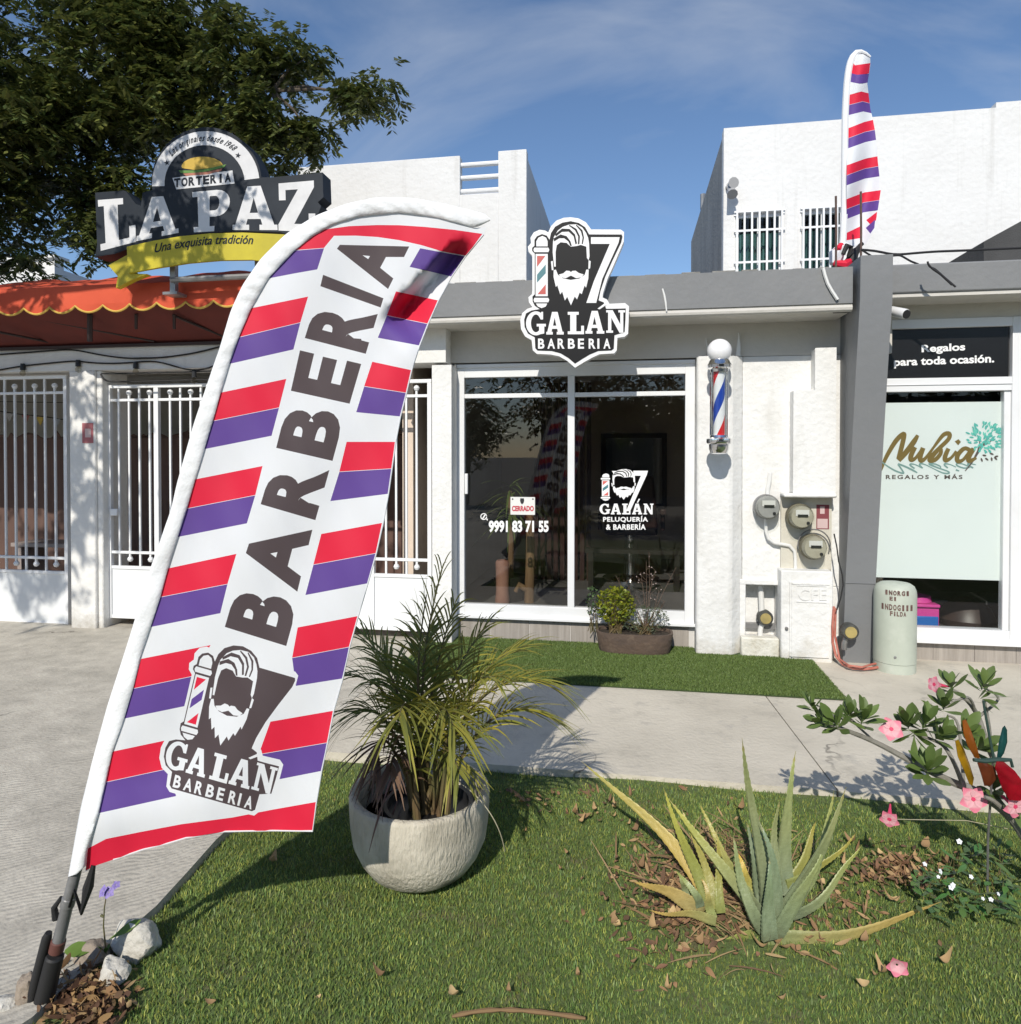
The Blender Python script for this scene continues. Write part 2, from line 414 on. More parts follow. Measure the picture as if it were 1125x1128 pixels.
def add_cracks(m, scale, width, strength, stain=None):
    """thin wandering cracks and dark spill stains, part of the slab itself"""
    n, l, p = m.node_tree.nodes, m.node_tree.links, m.node_tree.nodes['Principled BSDF']
    src = p.inputs['Base Color'].links[0].from_socket
    tcn = n.new('ShaderNodeTexCoord'); nz = n.new('ShaderNodeTexNoise'); nz.inputs['Scale'].default_value = 2.2; nz.inputs['Detail'].default_value = 6
    l.new(tcn.outputs['Object'], nz.inputs['Vector'])
    ad = n.new('ShaderNodeVectorMath'); ad.operation = 'MULTIPLY_ADD'; l.new(nz.outputs['Color'], ad.inputs[0]); ad.inputs[1].default_value = (.7, .7, .7); l.new(tcn.outputs['Object'], ad.inputs[2])
    vo = n.new('ShaderNodeTexVoronoi'); vo.feature = 'DISTANCE_TO_EDGE'; vo.inputs['Scale'].default_value = scale; l.new(ad.outputs[0], vo.inputs['Vector'])
    mr = n.new('ShaderNodeMapRange'); mr.inputs[1].default_value = width * .25; mr.inputs[2].default_value = width; mr.inputs[3].default_value = strength; mr.inputs[4].default_value = 0; l.new(vo.outputs['Distance'], mr.inputs[0])
    n2 = n.new('ShaderNodeTexNoise'); n2.inputs['Scale'].default_value = 1.1; n2.inputs['Detail'].default_value = 2; l.new(tcn.outputs['Object'], n2.inputs['Vector'])
    m2 = n.new('ShaderNodeMapRange'); m2.inputs[1].default_value = .5; m2.inputs[2].default_value = .6; l.new(n2.outputs['Fac'], m2.inputs[0])
    mu = n.new('ShaderNodeMath'); mu.operation = 'MULTIPLY'; l.new(mr.outputs[0], mu.inputs[0]); l.new(m2.outputs[0], mu.inputs[1])
    mx = n.new('ShaderNodeMixRGB'); mx.inputs[2].default_value = (.10, .09, .075, 1); l.new(mu.outputs[0], mx.inputs[0]); l.new(src, mx.inputs[1])
    n3 = n.new('ShaderNodeTexNoise'); n3.inputs['Scale'].default_value = 2.6; n3.inputs['Detail'].default_value = 9; n3.inputs['Roughness'].default_value = .7; l.new(tcn.outputs['Object'], n3.inputs['Vector'])
    m3 = n.new('ShaderNodeMapRange'); m3.inputs[1].default_value = .56; m3.inputs[2].default_value = .74; m3.inputs[4].default_value = .55; l.new(n3.outputs['Fac'], m3.inputs[0])
    mx2 = n.new('ShaderNodeMixRGB'); mx2.inputs[2].default_value = (.25, .235, .20, 1); l.new(m3.outputs[0], mx2.inputs[0]); l.new(mx.outputs[0], mx2.inputs[1]); l.new(mx2.outputs[0], p.inputs['Base Color'])
add_cracks(walk_m, .55, .006, .8); add_cracks(drive_m, .45, .006, .7)
LAWN_Z = -0.022
g = MB(); g.add([(-300, -300, -.16), (300, -300, -.16), (300, 300, -.16), (-300, 300, -.16)], [(0, 1, 2, 3)])
g.build('ground', road_m, kind='structure', origin=(0, 0, -.16), fixn=False)

# concrete: sidewalk band along the shops (Y 3.36 to the walls) and the driveway on the left
lawn_edge_px = [(36, 1120), (75, 1083), (133, 1032), (172, 998), (205, 962), (238, 925), (262, 903), (292, 868), (318, 834)]
edge = [onZ(u, v, 0.0) for u, v in lawn_edge_px]
edge_pts = [(p.x, p.y) for p in edge]
YC = 3.36
edge_pts[-1] = (edge_pts[-1][0], YC)
# driveway + carport floor
dr = MB()
poly = [(-14, -9)] + [(edge_pts[0][0] - .6, -9), (edge_pts[0][0] - .35, .6)] + edge_pts + [(edge_pts[-1][0], 8.5), (-14, 8.5)]
dr.solid([poly], lambda a, b, d: (a, b, d), -.15, 0.0)
dr.build('driveway', drive_m, kind='structure', origin=(0, 0, 0))
sw = MB()
xs = edge_pts[-1][0] + .004
jl = [(860, 788), (904.7, 846.5)]
j0 = onZ(*jl[0], 0); j1 = onZ(*jl[1], 0)
jd = (j1 - j0) / (j1.y - j0.y)
def joint(y): q = j0 + jd * (y - j0.y); return q.x
sw.solid([[(xs, YC), (joint(YC) - .004, YC), (joint(5.75) - .004, 5.75), (xs, 5.75)]], lambda a, b, d: (a, b, d), -.15, 0)
sw.solid([[(joint(YC) + .004, YC), (4.6, YC), (4.6, 5.75), (joint(5.75) + .004, 5.75)]], lambda a, b, d: (a, b, d), -.15, -.002)
sw.solid([[(4.606, YC), (14, YC), (14, 5.75), (4.606, 5.75)]], lambda a, b, d: (a, b, d), -.15, 0)
sw.build('sidewalk', walk_m, kind='structure', bevel=.008, origin=(0, 0, 0))
# soil under the lawn: gently uneven sheet
def lawn_h(x, y): return LAWN_Z + .012 * math.sin(x * 2.1 + 1) * math.sin(y * 2.6) + .006 * math.sin(x * 6.3 + y * 4.1)
so_ = MB()
nx, ny = 60, 44
for j in range(ny + 1):
    for i in range(nx + 1):
        y = -1.5 + (YC + 1.5) * j / ny
        # left border follows the driveway edge
        xl = np.interp(y, [-1.5] + [p[1] for p in edge_pts], [edge_pts[0][0] - .35] + [p[0] for p in edge_pts])
        x = xl + (7.5 - xl) * (i / nx) ** 1.3
        so_.v.append((x, y, lawn_h(x, y) - .012))
for j in range(ny):
    for i in range(nx):
        a = j * (nx + 1) + i
        so_.f.append([a, a + 1, a + nx + 2, a + nx + 1]); so_.m.append(0)
so_.build('lawn_ground', earth_m, kind='structure', fixn=False, origin=(0, 0, 0))
def lawn_left(y): return np.interp(y, [-1.5] + [p[1] for p in edge_pts], [edge_pts[0][0] - .35] + [p[0] for p in edge_pts])

# ------------------------------------------------------------------ barber shop
YFR, YTILE, YP, YWALL, YBLK, YLP = 5.60, 5.625, 5.47, 5.57, 5.45, 5.42
Z_SOF, Z_TOP, YF = 2.56, 2.86, 5.17
shop = thing('barber_shop', (0, 5.6, 0), 'white plastered barber shop with a grey canopy and a wide glazed front', 'shop')
uL, uR = 503.5, 765.5
xL, xR = Xp(uL, YFR), Xp(uR, YFR)
zT, zB = Zp(630, 399, YFR), Zp(630, 684, YFR)
# left pillar between the gate and the shop window, with its chamfered head under the beam
xl0, xl1 = Xp(476, YLP), Xp(497.5, YLP)
m = MB(); m.box(xl0, xl1, YLP, 5.75, -.02, 2.27); m.box(xl1 - .002, xL + .0, YLP + .12, 5.75, -.02, 2.29)
m.build('pillar', plaster, shop, bevel=.012)
# barber-pole pillar: flat face, splayed right side
bx0, bx1, bx2 = Xp(768, YP), Xp(806, YP), Xp(818.5, YWALL)
m = MB()
m.solid([[(bx0, YP), (bx1, YP), (bx2, YWALL), (bx2, 5.75), (bx0, 5.75)]], lambda a, b, d: (a, b, d), -.02, Zp(787, 392, YP))
m.build('pillar', plaster, shop, bevel=.018)
# upper wall (in the canopy shade)
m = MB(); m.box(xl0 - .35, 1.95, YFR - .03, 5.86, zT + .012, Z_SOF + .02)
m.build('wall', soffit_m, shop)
# wall behind the meters, with the water-meter niche left open
wx0, wx1 = bx2 - .002, 1.72
nx0, nx1 = Xp(822, YWALL), Xp(859, YWALL)
nz0, nz1 = Zp(840, 704, YWALL), Zp(840, 644, YWALL)
m = MB()
m.box(wx0, wx1, YWALL, 5.86, nz1, zT + .01); m.box(wx0, nx0, YWALL, 5.86, -.02, nz1); m.box(nx1, wx1, YWALL, 5.86, -.02, nz1)
m.box(nx0, nx1, YWALL + .16, 5.86, -.02, nz1); m.box(nx0, nx1, YWALL - .03, YWALL + .16, -.02, nz0)
m.box(nx0 - .045, nx0, YWALL - .018, YWALL, nz0 - .02, nz1 + .03); m.box(nx0 - .045, nx1 + .02, YWALL - .02, YWALL, nz1, nz1 + .04)
m.build('wall', plaster, shop, bevel=.006)
# stepped service casing over the meters
c0, c1 = Xp(874, YBLK), Xp(921, YBLK)
cz0, cz1, cz2 = Zp(890, 548, YBLK), Zp(890, 429, YBLK), Zp(905, 383, YBLK)
cs = Xp(897.5, YBLK)
m = MB()
m.solid([[(c0, cz0 + .03), (c1, cz0 + .03), (c1, cz2), (cs, cz2), (cs, cz1), (c0, cz1)]], lambda a, b, d: (a, d, b), YBLK, YWALL - .001)
m.box(c0 - .07, c1 + .004, YBLK - .03, YWALL - .001, cz0, cz0 + .03)
m.build('meter_casing', plaster, shop, bevel=.012)
# panel behind the two right meters
m = MB(); m.box(Xp(861, 5.545), c1, 5.545, YWALL - .002, Zp(890, 627, 5.545), cz0 - .001); m.build('meter_panel', M('cream_panel', (.62, .60, .52), .8, (.55, .52, .44), 5, 6, bump=.2), shop)
# electricity cabinet with embossed letters
k0, k1 = Xp(861.5, 5.43), Xp(919, 5.43)
kz = Zp(890, 629, 5.43)
kab = MB(); kab.box(k0, k1, 5.43, YWALL - .001, -.02, kz)
cabinet = kab.build('meter_cabinet', plaster, shop, bevel=.01)
d0, d1 = Xp(871, 5.42), Xp(915, 5.42)
dz0, dz1 = Zp(890, 724, 5.42), Zp(893, 642, 5.42)
m = MB()
m.box(d0, d1, 5.418, 5.4295, dz0, dz1)
m.box(d0 + .012, d0 + .022, 5.412, 5.418, dz0, dz1 - .01); m.box(d0 + .012, d1, 5.412, 5.418, dz1 - .014, dz1 - .004)
letters(m, 'CFE', rect(880, 648.5, 911, 661.5), lambda u, v: onY(u, v, 5.411), bold=.015)
for vv in (646, 664): m.box(Xp(879, 5.41), Xp(912, 5.41), 5.4125, 5.418, Zp(893, vv, 5.41), Zp(893, vv - 1.2, 5.41))
cd = m.build('cabinet_door', plaster, cabinet)
m = MB(); m.lathe([(0, .0), (.012, .0), (.012, .014), (0, .016)], onY(866.5, 692, 5.428), 10, axis='Y'); m.build('handle', steel, cabinet)
# plaster step under the niche
m = MB(); m.box(Xp(818, 5.46), Xp(860, 5.46), 5.46, YWALL - .032, -.02, Zp(840, 703, 5.46)); m.build('niche_step', M('stained_plaster', (.70, .68, .60), .9, (.50, .46, .36), 9, 6, .45, .8, bump=.5, bscale=30), shop, bevel=.012)
# canopy: fascia, soffit slab, rounded drip edge
fx0 = Xp(300, YF)
FX1 = Xp(938.5, YF)
m = MB()
m.box(fx0, FX1, YF, 9.2, Z_SOF + .045, Z_TOP)
x = fx0          # crust of old render along the upper edge
while x < FX1 - .1:
    w = random.uniform(.05, .22); h = random.uniform(.003, .014)
    m.box(x, x + w, YF + random.uniform(.004, .02), YF + .1, Z_TOP + .0005, Z_TOP + h, 1); x += w + random.uniform(.01, .12)
can = m.build('canopy', [grey_paint, M('old_render_crust', (.30, .295, .27), .95, (.20, .19, .175), 12, 6, bump=.5)], shop, bevel=.004)
m = MB(); m.box(fx0, FX1, YF + .012, YFR - .031, Z_SOF, Z_SOF + .044)
m.tube([(fx0, YF + .03, Z_SOF + .018), (FX1, YF + .03, Z_SOF + .018)], .028, 10)
m.build('soffit', soffit_m, can)
# two broken plaster fins on the pillar head
for uu, hh in ((780, 372), (811, 366)):
    m = MB(); a = onY(uu, 389, YP + .05); b = onY(uu + (3 if uu > 800 else -2), hh, YP + .05); c = onY(uu + 5, 389, YP + .05)
    m.solid([[(a.x, a.z - .02), (c.x, c.z - .02), (b.x + .012, (a.z + b.z) / 2), (b.x, b.z)]], lambda p, q, d: (p, d, q), YP + .05, YP + .085)
    m.build('pillar_fin', plaster, shop)

# grey tapering column to the right of the meters: deep at the top, shallow at the foot
px0, px1 = Xp(928.5, 5.46, 730), Xp(961.5, 5.46, 730)
px0b = px0 - .0
m = MB()
yb, yt = 5.46, 5.125
prof = [(yb, -.02), (5.405, .62), (5.30, 1.45), (5.20, 2.15), (yt, 2.62), (yt - .005, 2.92)]
N = len(prof)
vs = []
for y, z in prof: vs += [(px0b, y, z), (px1, y, z), (px1, 5.85, z), (px0b, 5.85, z)]
fs = [(0, 3, 2, 1), tuple((N - 1) * 4 + i for i in range(4))]
for i in range(N - 1):
    for k in range(4): fs.append((i * 4 + k, i * 4 + (k + 1) % 4, (i + 1) * 4 + (k + 1) % 4, (i + 1) * 4 + k))
m.add(vs, fs)
m.box(px0b - .002, px1 + .002, 5.40, 5.44, .60, .606)
m.build('column', grey_column, shop, angle=20)

# tiled plinth of vertical wood-look tiles
m = MB(); gm = MB()
tx = [Xp(u, YTILE) for u in (505, 540.5, 583.5, 628.5, 672, 716, 760)]
for a, b in zip(tx[:-1], tx[1:]): m.box(a + .003, b - .003, YTILE, YTILE + .03, -.02, zB - .002)
m.build('plinth_tiles', tile_m, shop)
gm.box(tx[0] - .02, tx[-1] + .05, YTILE + .006, YTILE + .25, -.02, zB - .004); gm.build('plinth', grout_m, shop)

# glazed front: outer frame, transom, mullion
fw = MB()
def frame_bar(u0, v0, u1, v1, y0, y1, mb):
    a, b = onY(u0, v0, y0), onY(u1, v1, y0); mb.box(a.x, b.x, y0, y1, b.z, a.z)
ZTR0, ZTR1 = Zp(570, 438, YFR), Zp(570, 433.2, YFR)
ZG1 = Zp(570, 415, YFR)
ZG0 = Zp(570, 667, YFR)
x_g0, x_m0, x_m1, x_g1 = Xp(511.5, YFR), Xp(625.5, YFR), Xp(633, YFR), Xp(755, YFR)
fw.box(xL, x_g0, YFR, YFR + .07, zB, zT)
fw.box(x_g1, xR, YFR, YFR + .07, zB, zT)
fw.box(x_g0, x_g1, YFR + .001, YFR + .07, ZG1, zT)
fw.box(x_g0, x_g1, YFR - .004, YFR + .07, zB, ZG0)
fw.box(xL - .01, xR + .01, YFR - .03, YFR + .0, zB - .004, zB + .018)
fw.box(x_m0, x_m1, YFR - .002, YFR + .069, ZG0, ZG1)
fw.box(x_g0, x_m0, YFR + .004, YFR + .066, ZTR0, ZTR1); fw.box(x_m1, x_g1, YFR + .004, YFR + .066, ZTR0, ZTR1)
fw.box(xL, xR, YFR - .012, YFR + .0005, zT - .03, zT)
frame = fw.build('window_frame', white_frame, shop, bevel=.003)
YGL = YFR + .035
def pane(x0, x1, z0, z1, par, mat=glass_dark, name='glass'):
    mb = MB(); mb.box(x0, x1, YGL, YGL + .006, z0, z1); return mb.build(name, mat, par, smooth=False)
pane(x_g0, x_m0, ZTR1, ZG1, frame); pane(x_m1, x_g1, ZTR1, ZG1, frame)
door_g = pane(x_g0, x_m0, ZG0, ZTR0, frame); pane(x_m1, x_g1, ZG0, ZTR0, frame)
m = MB(); hp = onY(513.5, 533, YFR - .02); m.box(hp.x - .012, hp.x + .014, YFR - .024, YFR - .0005, hp.z - .085, hp.z + .085); m.build('door_handle', white_frame, frame, bevel=.004)
deco = MB()
YD = YGL - .002
onG = lambda u, v: onY(u, v, YD)
letters(deco, '9991 83 71 55', rect(538.5, 573.5, 604.5, 586.5), onG, bold=.045)
# little round call symbol beside the number
o_, i_ = arc(533, 569, 3.7, 3.7, 0, 345, 20), arc(533, 569, 2.7, 2.7, 0, 345, 20)
deco.fill([o_ + i_[::-1]], lambda a, b: onG(a, b))
deco.fill([[(531.2, 571), (532.4, 571.6), (535, 567.8), (534, 566.6)]], lambda a, b: onG(a, b)); deco.fill([[(535.2, 571.6), (537.6, 571.4), (537.2, 573.6)]], lambda a, b: onG(a, b))
dec_l = deco.build('door_lettering', print_white, frame)

# the barber emblem, traced in its own units (877 x 1128)
E_OUT = [(400, 58), (455, 66), (505, 93), (541, 142), (745, 143), (768, 160), (766, 225), (700, 380), (655, 480), (622, 585), (620, 612), (650, 625), (668, 655), (775, 650), (802, 672), (800, 760), (796, 862), (772, 882), (722, 890), (718, 975), (700, 997), (600, 1003), (545, 1028), (492, 1058), (430, 1096), (375, 1048), (320, 1017), (260, 1005), (165, 1000), (138, 975), (130, 905), (85, 880), (57, 830), (52, 770), (65, 720), (100, 690), (135, 678), (112, 645), (108, 610), (133, 588), (135, 560), (135, 322), (110, 297), (104, 262), (126, 236), (122, 200), (145, 162), (185, 144), (225, 150), (245, 163), (264, 120), (300, 82), (350, 62)]
E_IN = [(400, 86), (455, 98), (500, 128), (527, 177), (752, 178), (757, 192), (748, 232), (690, 352), (638, 468), (604, 570), (592, 632), (628, 646), (645, 690), (690, 690), (780, 688), (778, 755), (772, 850), (702, 872), (697, 965), (680, 977), (590, 981), (530, 1006), (480, 1036), (430, 1068), (385, 1030), (330, 997), (270, 981), (172, 978), (156, 962), (152, 886), (105, 860), (82, 815), (79, 765), (92, 722), (130, 702), (188, 692), (152, 668), (138, 640), (136, 606), (152, 590), (152, 308), (134, 290), (134, 270), (150, 256), (150, 215), (167, 190), (202, 175), (236, 186), (254, 214), (264, 168), (292, 125), (342, 96)]
E_DOME = [(163, 260), (163, 225), (178, 200), (205, 188), (230, 200), (241, 225), (241, 260)]
E_RING = [(150, 269), (246, 269), (253, 284), (246, 300), (150, 300), (143, 284)]
E_RING2 = [(150, 615), (246, 615), (252, 630), (246, 646), (150, 646), (144, 630)]
E_CUP = [(160, 654), (238, 654), (228, 675), (200, 686), (174, 675)]
E_TUBE = [(158, 312), (242, 312), (242, 604), (158, 604)]
E_R1 = [(168, 326), (226, 326), (168, 402)]
E_B1 = [(228, 385), (228, 445), (168, 510), (168, 456)]
E_R2 = [(228, 522), (228, 590), (172, 590)]
E_HAIR = [(278, 232), (284, 196), (312, 150), (345, 126), (390, 110), (440, 108), (480, 130), (505, 165), (520, 200), (527, 240), (530, 330), (524, 356), (512, 340), (508, 262), (470, 250), (440, 258), (400, 262), (372, 236), (330, 232), (304, 252), (296, 300), (297, 400), (286, 400), (276, 300)]
E_SWOOSH = [[(282, 206), (330, 178), (372, 190), (398, 224), (408, 256), (398, 258), (384, 226), (356, 204), (322, 204), (286, 226)],
            [(292, 178), (340, 138), (392, 140), (430, 178), (444, 240), (433, 246), (420, 190), (386, 158), (340, 160), (298, 192)],
            [(392, 112), (440, 140), (464, 190), (460, 244), (450, 246), (452, 192), (430, 150), (388, 118)],
            [(440, 110), (482, 150), (492, 200), (484, 244), (476, 244), (482, 200), (470, 156), (436, 116)]]
E_BEARD = [(283, 425), (298, 420), (312, 456), (345, 480), (400, 492), (460, 482), (497, 456), (508, 420), (524, 420), (522, 480), (506, 545), (496, 530), (476, 590), (462, 578), (444, 626), (428, 606), (402, 666), (376, 608), (360, 634), (342, 572), (328, 592), (308, 528), (298, 540), (282, 470)]
E_STACHE = [(318, 455), (350, 446), (370, 428), (392, 430), (402, 438), (412, 430), (434, 428), (456, 444), (490, 454), (474, 474), (438, 480), (402, 462), (366, 480), (334, 474)]
E_EAR = [[(264, 364), (276, 360), (282, 424), (270, 424)], [(524, 356), (538, 362), (534, 412), (522, 416)]]
E_SEVEN = [(540, 197), (738, 197), (730, 235), (668, 372), (618, 484), (576, 650), (508, 650), (560, 500), (670, 243), (540, 243)]
E_ACC = [(585, 690), (640, 648), (648, 662), (600, 694)]

def emblem(mb, place, seven=True, full=True, mw=0, mk=1, mr=2, mg=3, dk=.0025):
    """place(x, y, layer): white shapes on the dark field, in layers"""
    f1 = lambda a, b: place(a, b, 1); f2 = lambda a, b: place(a, b, 2); f3 = lambda a, b: place(a, b, 3)
    for s in (E_DOME, E_RING, E_RING2, E_CUP, E_TUBE, E_HAIR, E_BEARD, *E_EAR): mb.fill([s], f1, mw)
    if seven: mb.fill([E_SEVEN], f1, mw)
    for s in E_SWOOSH: mb.fill([s], f2, mk)
    mb.fill([E_STACHE], f2, mw)
    mb.fill([E_R1], f2, mr); mb.fill([E_R2], f2, mr); mb.fill([E_B1], f2, mg)

def serif_word(mb, chars, boxes, place, layer, mi):
    for ch, (x0, y0, x1, y1) in zip(chars, boxes):
        slab_letter(mb, ch, [(x0, y1), (x1, y1), (x1, y0), (x0, y0)], lambda a, b: place(a, b, layer), mi)
G_BOX = [(92, 708, 222, 874), (232, 712, 352, 868), (380, 712, 492, 866), (502, 705, 632, 862), (645, 700, 776, 856)]

emb_red = M('emblem_red', (.50, .09, .075), .5); emb_teal = M('emblem_teal', (.06, .19, .22), .5)
# emblem stuck on the right-hand pane (smaller, its own arrangement)
dm = MB()
def wpl(x, y, layer): return onY(663 + (x - 145) * .0790, 517.2 + (y - 60) * .0590, YD - layer * .0006)
emblem(dm, lambda x, y, L: onY(661.9 + (x - 145) * .0985, 515.6 + (y - 90) * .0605, YD - L * .0006), seven=False)
dm.fill([[(697.8, 518.5), (714, 518.5), (712.5, 523.5), (694.3, 563), (689.8, 563), (706.2, 524), (698.3, 524)]], lambda a, b: onY(a, b, YD - .0004), 0)
dm.fill([[(674.2, 518.8), (679, 518.8), (680, 520), (677.5, 524)]], lambda a, b: onY(a, b, YD - .0004), 0)
for ch, (a, b) in zip('GALAN', ((660.6, 671.8), (673.0, 684.2), (685.6, 694.6), (696.6, 707.6), (709.0, 720.2))):
    slab_letter(dm, ch, rect(a, 554.8, b, 566.6), onG, 0)
dm.fill([[(701.6, 553.6), (704.0, 549.2), (705.2, 549.8), (703.0, 553.8)]], lambda a, b: onG(a, b), 0)
letters(dm, 'PELUQUERÍA', rect(664.5, 568.2, 714, 575.6), onG, bold=.03, spacing=1.1)
letters(dm, '& BARBERÍA', rect(667.8, 576.0, 711.5, 583.6), onG, bold=.03, spacing=1.1)
dm.build('window_emblem', [print_white, print_black, M('decal_red', (.62, .12, .10), .5), emb_teal], frame)

# the room behind the glass
m = MB()
RX0, RX1, RY0, RY1, RZ1 = xl0 - .3, 1.9, YGL + .30, 9.0, 2.50
m.box(RX0, RX1, RY1, RY1 + .1, 0, RZ1); m.box(RX0 - .1, RX0, 5.87, RY1, 0, RZ1); m.box(RX1, RX1 + .1, 5.87, RY1, 0, RZ1); m.box(RX0, RX1, 5.87, RY1, RZ1, RZ1 + .05)
m.build('room_walls', M('room_paint', (.74, .62, .51), .85, (.64, .53, .44), 1.5, 5), shop)
m = MB(); m.box(RX0, RX1, YFR + .08, RY1, .17, .21); m.build('room_floor', room_floor, shop)
# dark slatted reception wall on the left of the room
m = MB()
for i in range(9): m.box(-.98 + i * .07, -.935 + i * .07, 7.3, 7.34, .21, 2.3)
m.build('slatted_partition', M('burgundy_slats', (.055, .022, .02), .6), shop)

# turf mat in front of the shop
mat_x0, mat_x1, mat_y0 = -1.62, 1.365, 4.60
tm = MB(); tm.box(mat_x0, mat_x1, mat_y0, YTILE - .002, .003, .010)
tm.build('turf_mat', M('turf_backing', (.045, .075, .020), .95, (.032, .055, .016), 10, 6, bump=.4), kind='structure', origin=(0, 0, 0))

# ------------------------------------------------------------------ gift shop on the right
gift = thing('gift_shop', (2.9, 5.6, 0), 'white gift shop front with frosted blind in its window and black transom panel', 'shop')
YG = 5.60
gx0, gx1 = px1 - .02, 5.4
m = MB()
zt = Zp(1040, 351, YG)
m.box(gx0, gx1, YG, 5.86, zt, Z_SOF + .11); m.build('wall', soffit_m, gift)
m = MB(); m.box(px1 + .004, gx1, YF + .11, 9.2, Z_SOF + .125, Z_TOP + .03); gc = m.build('canopy', grey_paint, gift, bevel=.012)
m = MB(); m.box(px1 + .004, gx1, YF + .125, YG - .001, Z_SOF + .10, Z_SOF + .124); m.build('soffit', soffit_m, gc)
xg0, xg1 = Xp(960, YG), Xp(1114, YG)
z_a, z_b, z_c, z_d = Zp(1040, 361, YG), Zp(1040, 416, YG), Zp(1040, 431, YG), Zp(1062, 693, YG)
z_e = Zp(1062, 707, YG)
m = MB()
m.box(xg0 - .25, xg0, YG - .01, YG + .08, z_e, zt); m.box(xg1, xg1 + .12, YG - .01, YG + .08, z_e, zt)
m.box(xg0, xg1, YG - .008, YG + .08, z_a, zt); m.box(xg0, xg1, YG - .006, YG + .08, z_c, z_b); m.box(xg0, xg1, YG - .008, YG + .08, z_e, z_d)
xi0, xi1 = Xp(966, YG), Xp(1107, YG)
m.box(xi1, xg1, YG + .01, YG + .07, z_d, z_c)
m.box(xg0 - .25, xg1 + .12, YG - .035, YG - .0085, z_e - .015, z_e + .02)
m.box(xg0, xg1, YG - .014, YG - .0065, (z_b + z_c) / 2 - .004, (z_b + z_c) / 2 + .004)
gfr = m.build('window_frame', white_frame, gift, bevel=.003)
# the transom panel reading Regalos para toda ocasion
m = MB()
m.box(xg0, Xp(1112, YG), YG + .02, YG + .03, z_b, z_a, 0)
YT = YG + .0185
letters(m, 'Regalos', [(1015.5, 390.5), (1063.5, 388.5), (1063.5, 377.5), (1015.5, 380.0)], lambda u, v: onY(u, v, YT), 1, bold=.03)
letters(m, 'para toda ocasión.', [(985, 405.8), (1095.5, 402), (1095.5, 390.0), (985, 394.5)], lambda u, v: onY(u, v, YT), 1, bold=.03)
m.build('transom_panel', [M('panel_black', (.014, .014, .015), .18), print_white], gfr, smooth=False)
m = MB(); m.box(xg0, xi1, YG + .03, YG + .036, z_d, z_c); gg = m.build('glass', glass_clear, gfr, smooth=False)
# pale green roller blind behind the glass with the shop name printed on it
zbl = Zp(1040, 638, YG + .05)
m = MB(); YB = YG + .055
m.box(xg0 - .02, Xp(1104.5, YB), YB, YB + .004, zbl, Zp(1040, 443, YB), 0)
blind_m = M('frosted_blind', (.76, .80, .785), .75, (.73, .77, .755), 2, 4, .4, .8)
gold = M('gold_print', (.20, .135, .035), .5); tealp = M('teal_print', (.10, .46, .40), .6); brownp = M('brown_print', (.11, .085, .075), .6); palep = M('pale_teal_print', (.20, .33, .31), .6)
onB = lambda u, v, d=0.0: onY(u, v, YB - .0012 - d)
def stroke(mb, pts, wid, mi, d=0.0, sc=None):
    """a brush line of varying width drawn on the blind; pts in photo pixels"""
    P = [Vector((a, b)) for a, b in pts]
    # smooth (Catmull-Rom)
    Q, W = [], []
    ww = wid if hasattr(wid, '__len__') else [wid] * len(P)
    for i in range(len(P) - 1):
        p0, p1, p2, p3 = P[max(i - 1, 0)], P[i], P[i + 1], P[min(i + 2, len(P) - 1)]
        for k in range(6):
            t = k / 6
            Q.append(.5 * ((2 * p1) + (p2 - p0) * t + (2 * p0 - 5 * p1 + 4 * p2 - p3) * t * t + (3 * p1 - p0 - 3 * p2 + p3) * t ** 3)); W.append(ww[i] + (ww[i + 1] - ww[i]) * t)
    Q.append(P[-1]); W.append(ww[-1])
    vs = []
    for i, q in enumerate(Q):
        tg = (Q[min(i + 1, len(Q) - 1)] - Q[max(i - 1, 0)]); tg = tg.normalized() if tg.length else Vector((1, 0)); nn = Vector((-tg.y, tg.x)) * W[i] / 2
        dd = d + i * 2e-6
        vs += [onB(q.x + nn.x, q.y + nn.y, dd), onB(q.x - nn.x, q.y - nn.y, dd)]
    mb.add(vs, [(2 * i, 2 * i + 1, 2 * i + 3, 2 * i + 2) for i in range(len(Q) - 1)], mi)
Z7 = lambda L: [(960 + a / 6.818, 450 + b / 6.818) for a, b in L]
script = [([(72, 465), (110, 370), (180, 250), (235, 195), (245, 215), (205, 380)], [1.5, 2.5, 3, 3, 3, 3]), ([(205, 390), (260, 330), (320, 250), (350, 200)], [3, 3.4, 3.4, 2]),
          ([(330, 290), (300, 350), (300, 385), (335, 370), (380, 310)], [2.6, 3.2, 3, 2, 2.2]), ([(390, 295), (368, 360), (375, 392), (410, 370), (470, 290)], [3, 3.2, 3, 2, 1.6]),
          ([(470, 290), (540, 200), (585, 190), (580, 230), (510, 300), (455, 360), (440, 390), (480, 385), (520, 340), (525, 300)], [1.6, 2.6, 3, 2.6, 2.6, 3.4, 3, 2.6, 2.6, 2]),
          ([(580, 300), (555, 360), (560, 390), (600, 370), (640, 320)], [2.6, 3, 2.8, 1.8, 1.8]), ([(640, 262), (665, 240)], [3.4, 2.2]),
          ([(745, 315), (700, 300), (650, 350), (650, 395), (690, 385), (740, 325)], [2.6, 2.6, 3, 3, 2, 2.4]), ([(770, 300), (735, 360), (735, 395), (790, 370)], [3, 3.2, 2.8, 1.6])]
for k, (pts, w) in enumerate(script):
    stroke(m, Z7(pts), [x * 1.75 for x in w], 1, d=.0004 * (k % 3))
    # its mirror image fading below, in teal
    mir = [(a - 4, 392 + (392 - b) * .36 + 22) for a, b in pts]
    stroke(m, Z7(mir), [x * .62 for x in w], 4, d=.0002 + .0001 * (k % 2))
